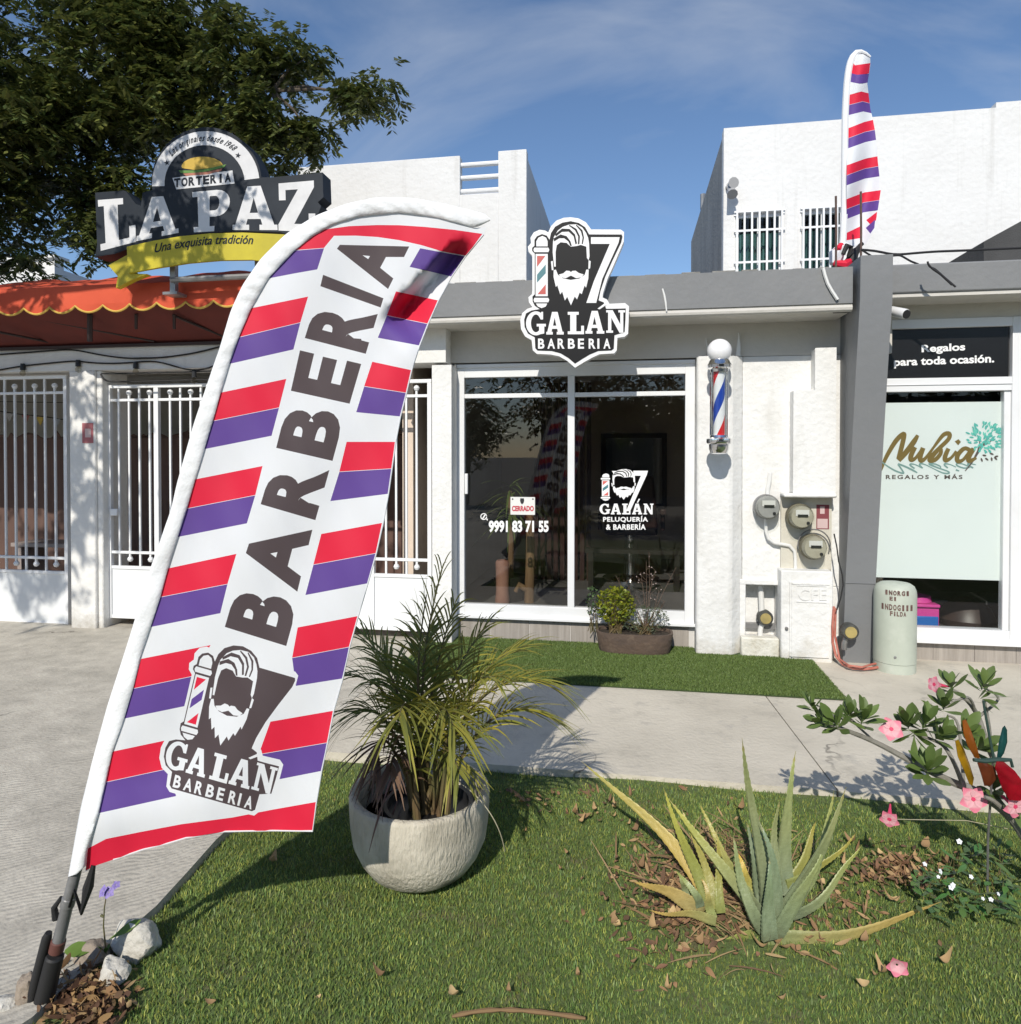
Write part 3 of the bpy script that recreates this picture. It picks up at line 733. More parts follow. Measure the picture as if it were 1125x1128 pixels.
# the little tree
stroke(m, Z7([(705, 470), (760, 400), (800, 330), (850, 260), (885, 190)]), [1, 1.8, 3, 2, .8], 3, .0006)
stroke(m, Z7([(800, 320), (815, 260), (805, 215)]), [1.8, 1.2, .6], 3, .0007); stroke(m, Z7([(840, 280), (905, 240), (930, 235)]), [1.6, 1, .5], 3, .0008)
r2 = random.Random(4)
def leaf_px(cx, cy, L, wd, ang, mi, d):
    c, s = math.cos(ang), math.sin(ang)
    m.fill([[(cx + (x * c - y * s), cy + (x * s + y * c)) for x, y in ((-L / 2, 0), (-L / 6, wd / 2), (L / 4, wd / 2.2), (L / 2, 0), (L / 4, -wd / 2.2), (-L / 6, -wd / 2))]], lambda a, b: onB(a, b, d), mi)
for k in range(120):
    a = r2.uniform(0, 2 * math.pi); q = math.sqrt(r2.random())
    cx, cy = 858 + math.cos(a) * 140 * q, 215 + math.sin(a) * 112 * q
    if cx < 760 and cy > 270: continue
    (cx, cy), = Z7([(cx, cy)])
    leaf_px(cx, cy, r2.uniform(3.6, 6.2), r2.uniform(1.6, 2.5), math.atan2(cy - 487, cx - 1082) + r2.uniform(-.5, .5), 2 if r2.random() < .75 else 5, .001 + k * 1e-5)
for cx, cy, an in ((830, 385, 1.2), (868, 380, .6), (905, 380, 1.4), (935, 375, .8), (850, 352, .2), (905, 340, .4), (940, 360, -.2)):
    (cx, cy), = Z7([(cx, cy)]); leaf_px(cx, cy, 5, 2, an, 3, .002)
letters(m, 'REGALOS Y MÁS', rect(976, 522, 1060.5, 527.8), lambda u, v: onB(u, v), 3, bold=.03, spacing=1.35)
m.build('roller_blind', [blind_m, gold, tealp, brownp, palep, M('mint_print', (.16, .58, .48), .6)], gift, smooth=False)
# plinth
m = MB()
tx = [Xp(u, YG + .03) for u in (955, 985, 1030, 1076, 1122, 1168)]
for a, b in zip(tx[:-1], tx[1:]): m.box(a + .0015, b - .0015, YG + .03, YG + .06, -.02, z_e - .016)
m.build('plinth_tiles', tile_m, gift); m = MB(); m.box(px1 + .001, 5.4, YG + .061, YG + .2, -.02, z_e - .017); m.build('plinth', grout_m, gift)
# door bay at the right edge
m = MB(); m.box(xg1 + .13, 5.4, YG + .02, YG + .05, 0.0, zt); m.build('dark_door', M('dark_door_glass', (.02, .02, .021), .15), gift)
m = MB(); m.box(px1, 5.4, 8.8, 8.9, 0, 2.5); m.box(5.4, 5.5, 5.87, 8.9, 0, 2.5); m.box(px1, 5.4, 5.87, 8.8, 2.48, 2.52); m.box(px1, 5.4, YG + .21, 8.8, .10, .14)
m.build('room_walls', M('gift_room', (.055, .05, .05), .8), gift)

# ------------------------------------------------------------------ restaurant with carport gates (left)
rest = thing('restaurant', (-4.0, 5.5, 0), 'white walled sandwich restaurant with barred gates between square columns', 'restaurant')
YC1 = 5.40
a0, a1, a2 = Xp(76.5, YC1), Xp(104.5, YC1), Xp(119.5, YC1 + .10)
zhd = Zp(90, 408, YC1)
m = MB(); m.box(a0, a1, YC1, 5.75, -.02, zhd); m.box(a1 - .001, a2, YC1 + .025, 5.75, -.02, zhd)
m.build('column', plaster_old, rest, bevel=.012)
m = MB(); m.box(-9, xl0 + .12, YC1 + .004, 5.75, zhd, 2.62)
m.lathe([(.0, 0), (.105, 0), (.105, .05), (0, .05)], (Xp(88, YC1), YC1 + .055, zhd - .0), 16, axis='Y')
m.build('header_wall', plaster_old, rest)
m = MB(); m.box(-9, xl0 + .1, YC1 + .2, 9.3, 2.62, 2.7); m.build('roof_slab', soffit_m, rest)
# carport room
YR = 8.6
m = MB(); m.box(-9, xl0 - .02, YR, YR + .1, 0, 2.62); m.box(-9.1, -9, 5.6, YR, 0, 2.62); m.box(xl0 - .12, xl0 - .02, 5.87, YR, 0, 2.62); m.build('back_wall', M('carport_wall', (.50, .50, .48), .85, (.40, .39, .37), 1.5, 6), rest)
# brown sheeting hung along the back of the carport, torn along its top
m = MB(); YS = 7.2
top = []; x = -8.0
zs = Zp(60, 480, YS)
while x < xl0 - .2:
    top.append((x, zs + random.uniform(-.03, .03) + (.05 if random.random() < .3 else 0))); x += random.uniform(.03, .10)
m.solid([[(-8.0, .02)] + [(xl0 - .2, .02)] + top[::-1]], lambda a, b, d: (a, d + .03 * math.sin(a * 21), b), YS, YS + .012)
m.build('brown_sheeting', M('brown_sheet', (.13, .075, .058), .8, (.09, .05, .04), 4, 5, stretch=(4, 4, .3)), rest)

def gate(name, label, u0, u1, vt, vb, vr1, vr2, posts=(), leaf_split=None, first=None, step=11.2):
    """white barred gate: ball-ended bars, rails and a sheet-metal lower panel"""
    Y = 5.52
    x0, x1 = Xp(u0, Y), Xp(u1, Y)
    um = (max(u0, 0) + min(u1, 480)) / 2
    z = lambda v: Zp(um, v, Y)
    t = thing(name, ((x0 + x1) / 2, Y, 0), label, 'gate')
    m = MB()
    zt_, zb_ = z(vt), z(vb)
    zr1, zr2, zp = z(vr1), z(vr2), z(630)
    m.box(x0, x1, Y - .02, Y + .02, zt_ - .03, zt_); m.box(x0, x0 + .035, Y - .0205, Y + .0205, zb_, zt_ - .03); m.box(x1 - .035, x1, Y - .0205, Y + .0205, zb_, zt_ - .03)
    m.box(x0 + .035, x1 - .035, Y - .016, Y + .016, zp - .012, zp + .016); m.box(x0 + .035, x1 - .035, Y - .016, Y + .016, zb_, zb_ + .03)
    m.box(x0 + .035, x1 - .035, Y - .014, Y + .014, zr1 - .012, zr1 + .012); m.box(x0 + .035, x1 - .035, Y - .014, Y + .014, zr2 - .012, zr2 + .012)
    for u in posts: m.box(Xp(u, Y) - .022, Xp(u, Y) + .022, Y - .021, Y + .021, zb_ + .03, zt_ - .03)
    m.build('gate_frame', white_metal, t, bevel=.003)
    u = first; k = 0
    while Xp(u, Y) < x1 - .05:
        x = Xp(u, Y); m = MB()
        if not any(abs(u - pu) < 5 for pu in posts) and x > x0 + .05:
            if k % 2 == 0: m.box(x - .008, x + .008, Y - .008, Y + .008, zp + .016, zt_ - .03)
            else:
                lo, hi = zr2 - .06, zr1 + .065
                m.box(x - .008, x + .008, Y - .0085, Y + .0085, lo, hi)
                for zz in (lo, hi): m.lathe([(0, -.026), (.018, -.018), (.026, 0), (.018, .018), (0, .026)], (x, Y, zz), 10)
            m.build('bar', white_metal, t)
        u += step; k += 1
    m = MB(); m.box(x0 + .035, x1 - .035, Y - .006, Y + .006, zb_ + .03, zp - .012)
    m.build('sheet_panel', panel_white, t)
    return t
g1 = gate('barred_gate', 'barred white gate left of the plastered column, its sheet panel in bluish shade', -62, 75.5, 414, 687.5, 433, 614, first=-60, step=11.0)
g2 = gate('barred_gate', 'long barred white gate behind the feather flag, its panel in full sun', 119.5, 476, 421, 688, 438.5, 612.5, posts=(173.5, 300, 410), first=131.5, step=11.3)
m = MB(); q = onY(127, 564, 5.50); m.box(q.x - .035, q.x + .035, 5.475, 5.4995, q.z - .03, q.z + .03); m.build('lock_box', white_metal, g2, bevel=.004)

# orange awning
YA0 = 4.85
aw = thing('awning', (-3.9, 5.1, 2.55), 'orange canvas awning with scalloped yellow-edged valance over the gates', 'awning')
ax0, ax1 = -7.2, Xp(318, YA0)
zA0, zA1 = Zp(150, 333, YA0), Zp(150, 311, YA0)
orange = M('orange_canvas', (.70, .105, .045), .8, (.60, .08, .035), 3, 6, .4, .8, bump=.15, bscale=12, trans=.15)
m = MB()
n = 70
xs_ = [ax0 + (ax1 - ax0) * i / n for i in range(n + 1)]
vs = []
for x in xs_:
    s = .012 * math.sin(x * 7) + .006 * math.sin(x * 17)
    vs += [(x, YA0 + .0, zA0), (x, YA0 + .008 + s * .4, (zA0 + zA1) / 2), (x, YA0 + .03, zA1), (x, YC1, zA1 + .20 + s)]
fs = []
for i in range(n):
    for k in range(3): fs.append((i * 4 + k, (i + 1) * 4 + k, (i + 1) * 4 + k + 1, i * 4 + k + 1))
m.add(vs, fs)
canvas = m.build('canvas', orange, aw)
# scalloped valance, each scallop edged with yellow braid
m = MB(); br = MB()
sw_ = Xp(191, YA0) - Xp(160.5, YA0)
x = ax0; P = []
while x < ax1 - .02:
    w = min(sw_, ax1 - x)
    for i in range(8):
        t = i / 8; P.append((x + w * t, zA0 - .012 - .052 * math.sin(math.pi * t) ** .8))
    x += w
P.append((ax1, zA0 - .012))
top_ = [(a, zA0 + .001) for a, b in P]
m.add([(a, YA0 - .001 + .006 * math.sin(a * 9), z) for (a, z) in P] + [(a, YA0 - .001, z) for (a, z) in top_], [(i, i + 1, len(P) + i + 1, len(P) + i) for i in range(len(P) - 1)])
m.build('valance', orange, aw)
br.tube([(a, YA0 - .004 + .006 * math.sin(a * 9), z) for a, z in P], .0085, 6)
br.build('braid', M('yellow_braid', (.62, .40, .08), .8), aw)
# dark underside and the frame below it
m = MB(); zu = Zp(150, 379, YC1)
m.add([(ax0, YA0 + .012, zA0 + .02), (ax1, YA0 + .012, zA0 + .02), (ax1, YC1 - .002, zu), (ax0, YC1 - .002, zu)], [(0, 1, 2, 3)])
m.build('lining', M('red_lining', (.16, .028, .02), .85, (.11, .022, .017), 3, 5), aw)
m = MB()
m.box(ax0, ax1, YC1 - .05, YC1 - .0, zu - .025, zu - .004)
for u0, v0, u1, v1 in ((20, 347, 170, 376), (0, 366, 55, 377), (80, 345, 190, 372), (190, 347, 250, 372)):
    m.tube([onY(u0, v0, 5.0), onY(u1, v1, 5.36)], .011, 6)
for u in (99, 150, 192): m.tube([onY(u, 346, 5.0), onY(u, 376 if u == 99 else 362, 5.05)], .012 if u != 99 else .022, 6)
m.build('awning_frame', M('dark_steel', (.035, .018, .016), .6), aw)

# ------------------------------------------------------------------ houses behind
def wall_px(mb, loop, Y, th, mi=0):
    mb.solid([loop], lambda a, b, d: (lambda p: (p.x, d, p.z))(onY(a, b, Y)), Y, Y + th, mi)
YL = 9.4
hl = thing('house', (-2.5, YL, 0), 'white upper storey with a three-bar parapet railing behind the barber shop', 'house')
m = MB()
X0, X1, X2, X3 = Xp(329, YL), Xp(507, YL), Xp(549, YL), Xp(580, YL)
Zt0, Zt1, Zt2 = Zp(420, 177.5, YL), Zp(528, 213, YL), Zp(565, 165, YL)
m.box(X0, X1, YL, YL + .15, 2.6, Zt0); m.box(X1, X2, YL + .001, YL + .15, 2.6, Zt1); m.box(X2, X3, YL, YL + .15, 2.6, Zt2)
m.box(X3 - .15, X3, YL + .15, YL + 3.0, 2.6, Zt2 - .08); m.box(X0, X0 + .15, YL + .15, YL + 3.0, 2.6, Zt0 - .1)
m.box(X0 + .15, X3 - .15, YL + 2.85, YL + 3, 2.6, Zt1 - .5)
m.build('wall', house_white, hl, bevel=.01)
rl = [Zp(528, v, YL) for v in (178.5, 193, 208)]
for z in rl:
    m = MB(); m.tube([(X1 - .03, YL + .07, z), (X2 + .03, YL + .07, z)], .035, 10); m.build('railing_bar', white_metal, hl)
# low white wing further left, mostly hidden by the tree
wl_ = thing('house', (-8.5, 10.5, 0), 'low white building end beneath the tree at far left', 'house')
m = MB(); m.box(-11, Xp(62, 10.5), 10.5, 10.7, 0, Zp(30, 286, 10.5)); m.box(-11, Xp(62, 10.5) - .2, 10.7, 14, 0, Zp(30, 292, 10.5)); m.build('wall', house_white, wl_)
m = MB(); m.box(-11, Xp(62, 10.5) + .06, 10.44, 10.76, Zp(30, 286, 10.5), Zp(30, 283, 10.5)); m.build('parapet_cap', house_white, wl_)

YH = 10.2
hr = thing('house', (4.2, YH, 0), 'two-storey white house with barred upper windows above the gift shop', 'house')
XA, XB = Xp(796, YH), 9.5
Ztop = Zp(945, 130, YH); 
win = [(809, 234.5, 861.5, 305), (881.5, 231, 929, 300)]
m = MB()
wz0 = Zp(835, 318, YH); 
wz1 = Zp(835, 234.5, YH)
xw = [(Xp(a, YH), Xp(c, YH)) for a, b, c, d in win]
m.solid([[(XA, 2.5), (XB, 2.5), (XB, Ztop), (XA, Ztop)]] + [[(p, wz0), (p, wz1), (q, wz1), (q, wz0)] for p, q in xw], lambda a, b, d: (a, d, b), YH, YH + .18)
m.box(Xp(1094, YH), XB, YH + .003, YH + .177, Ztop + .0005, Ztop + .07)
m.build('wall', house_white, hr)
m = MB(); m.box(XA + .012, XA + .18, YH + .18, YH + 5.2, 2.5, Ztop - .03); m.box(XA + .18, XB, YH + 5.0, YH + 5.2, 2.5, Ztop - .05); m.build('side_wall', raw_grey, hr)
m = MB(); m.box(XA + .18, XB, YH + .18, YH + 5.0, Ztop - .5, Ztop - .35); m.build('roof', raw_grey, hr)
m = MB(); m.box(XA - .10, XA + .012, YH + 5.2, YH + 6.2, 2.5, Ztop - .9); m.build('rear_wall', plaster_old, hr)
m = MB(); m.tube([(XA + .05, YH + 3.2, Ztop - .03), (XA + .05, YH + 3.2, Ztop + .25)], .05, 8); m.build('roof_pipe', steel, hr)
for (x0, x1) in xw:
    m = MB(); fw_ = .05
    m.box(x0, x0 + fw_, YH + .03, YH + .1, wz0, wz1); m.box(x1 - fw_, x1, YH + .03, YH + .1, wz0, wz1); m.box(x0 + fw_, x1 - fw_, YH + .03, YH + .1, wz1 - fw_, wz1); m.box(x0 + fw_, x1 - fw_, YH + .03, YH + .1, wz0, wz0 + fw_)
    m.box((x0 + x1) / 2 - .018, (x0 + x1) / 2 + .018, YH + .035, YH + .095, wz0 + fw_, wz1 - fw_)
    w_ = m.build('window', white_frame, hr)
    m = MB(); m.box(x0 + fw_, x1 - fw_, YH + .06, YH + .066, wz0 + fw_, wz1 - fw_); m.build('glass', glass_mat('window_glass', (.75, .82, .82), .9), w_, smooth=False)
    m = MB()
    for i in range(40):
        pass
    n = 44
    vs = []
    for i in range(n + 1):
        x = x0 + .02 + (x1 - x0 - .04) * i / n
        yy = YH + .22 + .03 * math.sin(i * 1.25) + .012 * math.sin(i * 3.1)
        vs += [(x, yy, wz0), (x, yy, wz1 - .22)]
    m.add(vs, [(2 * i, 2 * i + 2, 2 * i + 3, 2 * i + 1) for i in range(n)])
    m.build('curtain', M('sea_green_curtain', (.20, .33, .31), .85, (.15, .26, .25), 3, 4, stretch=(6, 6, .3)), w_)
    m = MB(); m.box(x0 - .05, x1 + .05, YH + .5, YH + .55, wz0 - .2, wz1 + .1); m.build('dark_room', M('dark_window_room', (.03, .032, .033), .8), w_)
    m = MB()
    Yb = YH - .03
    nb = 7
    for i in range(nb): 
        x = x0 + .02 + (x1 - x0 - .04) * i / (nb - 1); m.box(x - .013, x + .013, Yb - .013, Yb + .013, wz0 - .03, wz1 + .02)
    for zz in (wz1 + .02, wz1 - .25, Zp(835, 289, YH)): m.box(x0 - .02, x1 + .02, Yb - .012, Yb + .012, zz - .014, zz + .014)
    for xx in (x0, x1): m.box(xx - .02, xx + .02, Yb + .0125, YH - .001, wz1 - .03, wz1 + .0)
    m.build('window_bars', white_metal, w_)
# a dark sloping slab against that house at the right edge
m = MB(); Ys = 8.6
m.solid([[(1084, 290), (1084, 266), (1126, 243), (1180, 214), (1180, 290)]], lambda a, b, d: (lambda p: (p.x, d, p.z))(onY(a, b, Ys)), Ys, Ys + 1.0)
m.build('sloping_slab', M('dark_slab', (.07, .07, .07), .9, (.05, .05, .05), 3, 5, bump=.3), label='dark sloping slab rising behind the canopy at right edge', cat='stairs', kind='thing')
# ------------------------------------------------------------------ feather flag by the lawn
T0 = 1.93
def flag_t(u, v):
    r = .008 * math.sin(u * .045 + v * .018) * math.sin(v * .012 + 1.0) + .004 * math.sin(u * .11 - v * .05)
    r -= .012 * math.exp(-(((u - 508) * .8 + (v - 300) * .5) ** 2 / (2 * 16 ** 2) + ((v - 320) / 70) ** 2 / 2))    # fold by the upper corner
    r += .012 * math.exp(-(((u - 470) * .8 + (v - 318) * .5) ** 2 / (2 * 15 ** 2) + ((v - 335) / 60) ** 2 / 2))
    r -= .022 * math.exp(-(((v - 915) + (u - 90) * .25) / 26) ** 2 / 2) * math.exp(-((u - 130) / 70) ** 2 / 2)
    s = (u - 467) * .707 + (v - 308) * .707; w = (u - 467) * .707 - (v - 308) * .707      # sharp fold shaped to throw a shadow across the upper corner
    k = min(1, max(0, (s + 9) / 18)); k = k * k * (3 - 2 * k)
    r += .085 * k * math.exp(-max(0, s - 9) / 34) * math.exp(-(max(0, abs(w) - 42) / 16) ** 2)
    return T0 + r
def onF(u, v, d=0.0): return atT(u, v, flag_t(u, v) - d)

flag_base = onZ(47, 1108, LAWN_Z)
flag = thing('feather_flag', flag_base, 'large leaning feather flag striped red and purple with dark lettering', 'flag')
fl_white = M('flag_white', (.76, .775, .80), .75, trans=.12, bump=.12, bscale=300, bdist=.003)
fl_red = M('flag_red', (.70, .008, .042), .7, trans=.08)
fl_pur = M('flag_purple', (.105, .050, .27), .7, trans=.06)
fl_txt = M('flag_text', (.062, .043, .047), .7)
sleeve_m = M('flag_sleeve', (.78, .79, .80), .78, bump=.15, bscale=120)

F_IN = [(94, 960), (97, 934.7), (108.9, 895.8), (116.9, 861.4), (124, 828), (136.8, 791.7), (146.7, 758.4), (153.9, 725.7), (166.1, 690.7), (176.8, 657.6), (185.3, 626.1), (196, 591.5), (206.1, 560), (215.2, 528), (225.3, 494.7), (234.7, 463.5), (243.2, 432.5), (252.8, 400.8), (263.3, 371.2), (277, 339.4), (295.5, 306.7), (325.3, 275.4), (345, 259), (368, 246.5), (396.4, 238), (439, 234), (481.8, 239.5), (524.4, 251), (536, 250)]
F_RT = [(533, 258.3), (513, 282.5), (497.4, 305.2), (483.2, 330.8), (471.8, 356.4), (461.8, 382), (453.6, 407.8), (448, 432.5), (441.3, 458.7), (436, 486.7), (432, 516), (428, 544), (422.3, 576), (414.7, 609.3), (405.3, 642.7), (394.7, 678.7), (385.3, 712.5), (377.5, 748.2), (367.7, 783), (361, 818), (354.4, 849.4), (348.7, 883.5), (344.4, 915.7)]
F_BT = [(300, 915), (248, 916), (205, 923), (185, 929), (157, 936), (125, 947), (107, 953)]
from mathutils.geometry import delaunay_2d_cdt
class Cloth:
    """printed fabric: all outlines are cut into ONE flat triangulation, each triangle takes the colour of the topmost print"""
    def __init__(s): s.items = []
    def fill(s, loops, mi, d): s.items.append((loops, mi, d, None))
    def tris(s, vs, fs, mi, d): s.items.append((vs, mi, d, fs))
    def emit(s, mb, place, step=8):
        pts, edges = [], []
        for loops, mi, d, fs in s.items:
            if fs is None: rings = loops
            else:
                cnt = {}
                for f in fs:
                    for k in range(len(f)):
                        e = (f[k], f[(k + 1) % len(f)]); cnt[tuple(sorted(e))] = cnt.get(tuple(sorted(e)), 0) + 1
                for (a, b), c in cnt.items():
                    if c == 1:
                        p_, q_ = loops[a], loops[b]; n = max(1, int(math.dist(p_[:2], q_[:2]) / step)); b0 = len(pts)
                        pts += [(p_[0] + (q_[0] - p_[0]) * i / n, p_[1] + (q_[1] - p_[1]) * i / n) for i in range(n + 1)]; edges += [(b0 + i, b0 + i + 1) for i in range(n)]
                continue
            for lp in rings:
                q = []
                for k in range(len(lp)):      # long edges get points too, so that they can follow the folds
                    a, b = lp[k], lp[(k + 1) % len(lp)]; n = max(1, int(math.dist(a, b) / step))
                    q += [(a[0] + (b[0] - a[0]) * i / n, a[1] + (b[1] - a[1]) * i / n) for i in range(n)]
                b0 = len(pts); pts += q; edges += [(b0 + k, b0 + (k + 1) % len(q)) for k in range(len(q))]
        base = s.items[0][0][0]
        us = [p[0] for p in base]; ws = [p[1] for p in base]
        y = min(ws); row = 0
        while y < max(ws):
            x = min(us) + (step / 2 if row % 2 else 0)
            while x < max(us): pts.append((x, y)); x += step
            y += step * .87; row += 1
        co, _, ff, *_r = delaunay_2d_cdt([Vector(p[:2]) for p in pts], edges, [], 0, 1e-4)
        V = np.array([(p.x, p.y) for p in co]); Fa = np.array(ff); C = V[Fa].mean(1)
        def inside(loops, fs):
            if fs is not None:
                P = np.array([p[:2] for p in loops]); m = np.zeros(len(C), bool)
                for f in fs:
                    for k in range(1, len(f) - 1):
                        a, b, c = P[f[0]], P[f[k]], P[f[k + 1]]
                        d1 = (C[:, 0] - b[0]) * (a[1] - b[1]) - (a[0] - b[0]) * (C[:, 1] - b[1]); d2 = (C[:, 0] - c[0]) * (b[1] - c[1]) - (b[0] - c[0]) * (C[:, 1] - c[1]); d3 = (C[:, 0] - a[0]) * (c[1] - a[1]) - (c[0] - a[0]) * (C[:, 1] - a[1])
                        m |= ((d1 >= 0) & (d2 >= 0) & (d3 >= 0)) | ((d1 <= 0) & (d2 <= 0) & (d3 <= 0))
                return m
            m = np.zeros(len(C), bool)
            for lp in loops:
                for k in range(len(lp)):
                    (x0, y0), (x1, y1) = lp[k][:2], lp[(k + 1) % len(lp)][:2]
                    if y0 == y1: continue
                    cr_ = ((y0 > C[:, 1]) != (y1 > C[:, 1])) & (C[:, 0] < (x1 - x0) * (C[:, 1] - y0) / (y1 - y0) + x0); m ^= cr_
            return m
        mat = np.full(len(C), -1)
        for it in sorted(range(len(s.items)), key=lambda k: (s.items[k][2], k)):
            loops, mi, d, fs = s.items[it]; k = inside(loops, fs)
            if it: k &= mat >= 0
            mat[k] = mi
        used = sorted({int(i) for f in Fa[mat >= 0] for i in f}); ix = {u: k for k, u in enumerate(used)}
        b = len(mb.v); mb.v += [tuple(place(V[u][0], V[u][1])) for u in used]
        view = _rot @ Vector((0, 0, 1))
        for f, q in zip(Fa, mat):
            if q >= 0:
                w = [b + ix[int(i)] for i in f]; p0, p1, p2 = (Vector(mb.v[i]) for i in w)
                if (p1 - p0).cross(p2 - p0).dot(view) < 0: w.reverse()
                mb.f.append(w); mb.m.append(int(q))
        nrm = []
        for u in used:
            x, y = V[u]; a = place(x + 1.5, y) - place(x - 1.5, y); c = place(x, y + 1.5) - place(x, y - 1.5); n_ = a.cross(c).normalized()
            nrm.append(n_ if n_.dot(view) > 0 else -n_)
        return nrm
cl = Cloth()
cl.fill([F_IN + F_RT + F_BT], 0, 0.0)
D1, D2, D3 = .0022, .0048, .0065
def stripe(pts, mi): cl.fill([pts], mi, D1)
# left-hand stripes (1 red, 2 purple)
LS = [  # red: tl, tr, br, bl ; purple shares the lower edge
 ((277, 339.4), (339.5, 326.6), (331, 355), (263.3, 371.2), (323.3, 384.9), (252.8, 400.8)),
 ((243.2, 432.5), (315.5, 417.3), (307.5, 448.8), (234.7, 463.5), (299.2, 480), (225.3, 494.7)),
 ((215.2, 528), (289.3, 513.3), (281.3, 545.3), (206.1, 560), (272, 576.5), (196, 591.5)),
 ((185.3, 626.1), (260.5, 610.1), (250.7, 643.2), (176.8, 657.6), (242.7, 675.5), (166.1, 690.7)),
 ((155.2, 725.9), (232, 710.7), (212, 744.8), (146.7, 758.4), (203, 778), (136.8, 791.7)),
 ((124, 828), (188, 814.5), (186, 846.5), (116.9, 861.4), (194, 877), (108.9, 895.8))]
for tl, tr, br, bl, pr, pl in LS:
    stripe([tl, tr, br, bl], 1); stripe([(bl[0] - .1, bl[1] + .5), (br[0] - .1, br[1] + .5), pr, pl], 2)
RS = [
 ((436.3, 320.9), (483.2, 330.8), (471.8, 356.4), (426.3, 347.3), (463.3, 380.6), (416.3, 372)),
 ((410.2, 398.4), (453.6, 407.6), (448, 432.5), (401.3, 425.3), (441.3, 458.7), (392.5, 454)),
 ((381.9, 486.7), (436, 486.7), (432, 516), (373.9, 519.5), (428, 544), (364, 552)),
 ((354, 588.2), (421.5, 576), (414.5, 609.3), (345.3, 621.9), (405.3, 642.7), (336.5, 655.5)),
 ((328, 691.2), (394.7, 678.7), (385.3, 712.5), (321.9, 724.5), (377.5, 747.5), (326, 755.6)),
 ((298, 795), (367.7, 783), (361, 818), (285, 831), (354.4, 849.4), (300, 860))]
for tl, tr, br, bl, pr, pl in RS:
    i_ = lambda p: (p[0] - .6, p[1])
    stripe([tl, i_(tr), i_(br), bl], 1); stripe([(bl[0], bl[1] + .5), (br[0] - .6, br[1] + .5), i_(pr), pl], 2)
# top band and its purple ends, bottom band
stripe([(325.3, 275.4), (345, 260), (358, 252.6), (385, 249), (416.3, 247.8), (440, 248), (467.5, 249.8), (500, 253), (531.5, 257.5), (521, 272), (513, 281.5), (488, 277), (463.3, 269.7), (440, 264.5), (416, 261), (392, 259.5), (368, 259.7), (357, 273)], 1)
stripe([(325, 276), (357, 273.5), (349.5, 296.7), (325, 301), (295.5, 306.7), (308, 290)], 2)
stripe([(463, 273.4), (488, 278), (512.5, 282.5), (497, 304.5), (474, 299), (451.3, 293.9)], 2)
stripe([(97, 934.7), (116.9, 924.2), (156.7, 916.2), (200, 908), (256.2, 900.6), (300, 892), (348.2, 883.5), (344.8, 914.5)] + F_BT + [(94.5, 959)], 1)
# BARBERIA, each letter in its own patch
LET = [('B', (315.4, 711.7), (328.5, 664), (261.5, 643.5), (247.7, 690.6)), ('A', (327.6, 651.8), (344.2, 583.5), (283.5, 571), (262, 636)),
       ('R', (347.5, 573), (363, 517.7), (301.5, 507), (287.2, 555.4)), ('B', (366.4, 507.7), (380, 457.5), (317, 442.5), (304.3, 493.3)),
       ('E', (385.2, 444.7), (398, 400.9), (330.7, 385), (320.5, 430.4)), ('R', (403, 389.7), (416.3, 345.8), (350, 327), (335.8, 372.3)),
       ('I', (419.4, 338.7), (422.5, 328.5), (356, 302.6), (353, 315.2)), ('A', (427.6, 318.3), (451, 271.4), (383, 258), (363, 285))]
for ch, bl, br, tr, tl in LET:
    vs, fs, _ = glyph_mesh(ch, .046)
    qm = quadmap([bl, br, tr, tl])
    cl.tris([qm(a, b) for a, b in vs], fs, 3, D1)
# emblem: affine placement from the emblem's own units
A_ = np.array([[400, 85, 1], [205, 188, 1], [92, 780, 1], [776, 778, 1], [700, 975, 1], [755, 185, 1]], float)
B_ = np.array([[268.7, 710.3], [234.5, 719.9], [178.5, 829], [300.7, 854.3], [286.8, 898], [321, 752.9]], float)
AF = np.linalg.lstsq(A_, B_, rcond=None)[0]
def e2f(x, y): q = np.array([x, y, 1.0]) @ AF; return (float(q[0]), float(q[1]))
FO = [p for p in E_OUT if not (p[1] > 1003)] 
FI = [p for p in E_IN if not (p[1] > 978 and 160 < p[0] < 690)]
cl.fill([[e2f(*p) for p in FO]], 0, D2 - .0012)
cl.fill([[e2f(*p) for p in FI]], 3, D2)
class CP:     # adapter so the emblem pieces go into the cloth
    def __init__(s, base): s.base = base
    def fill(s, loops, fn, mi): cl.fill([[fn(a, b)[:2] for a, b in lp] for lp in loops], mi, s.base + .0014 * fn(0, 0)[2])
def e3(x, y, L): q = e2f(x, y); return (q[0], q[1], L)
emblem(CP(D2), e3, seven=False, mw=0, mk=3, mr=4, mg=2)
cl.items = [(l, (1 if mi == 4 else mi), d, f) for l, mi, d, f in cl.items]
for ch, (x0, y0, x1, y1) in zip('GALAN', G_BOX):
    loops, w = SLAB[ch]
    cl.fill([[e2f(x0 + (x1 - x0) * a / w, y1 + (y0 - y1) * b) for a, b in lp] for lp in loops], 0, D2 + .0012)
cl.fill([[e2f(*p) for p in E_ACC]], 0, D2 + .0012)
bx = [175, 240, 310, 381, 450, 524, 584, 626]; bw = [44, 52, 48, 48, 42, 48, 14, 48]
for ch, x, w in zip('BARBERIA', bx, bw):
    vs, fs, _ = glyph_mesh(ch, .03)
    cl.tris([e2f(x + w * a, 968 - 72 * b) for a, b in vs], fs, 0, D2 + .0012)
mb = MB()
nrm = cl.emit(mb, onF)
ban = mb.build('banner', [fl_white, fl_red, fl_pur, fl_txt], flag, fixn=False, angle=180)
ban.data.normals_split_custom_set_from_vertices(nrm)
# hems of the free edge
hem = MB(); hem.tube([onF(u, v) for u, v in F_RT + F_BT[:-1]], .0022, 6); hem.build('hem', fl_white, flag)
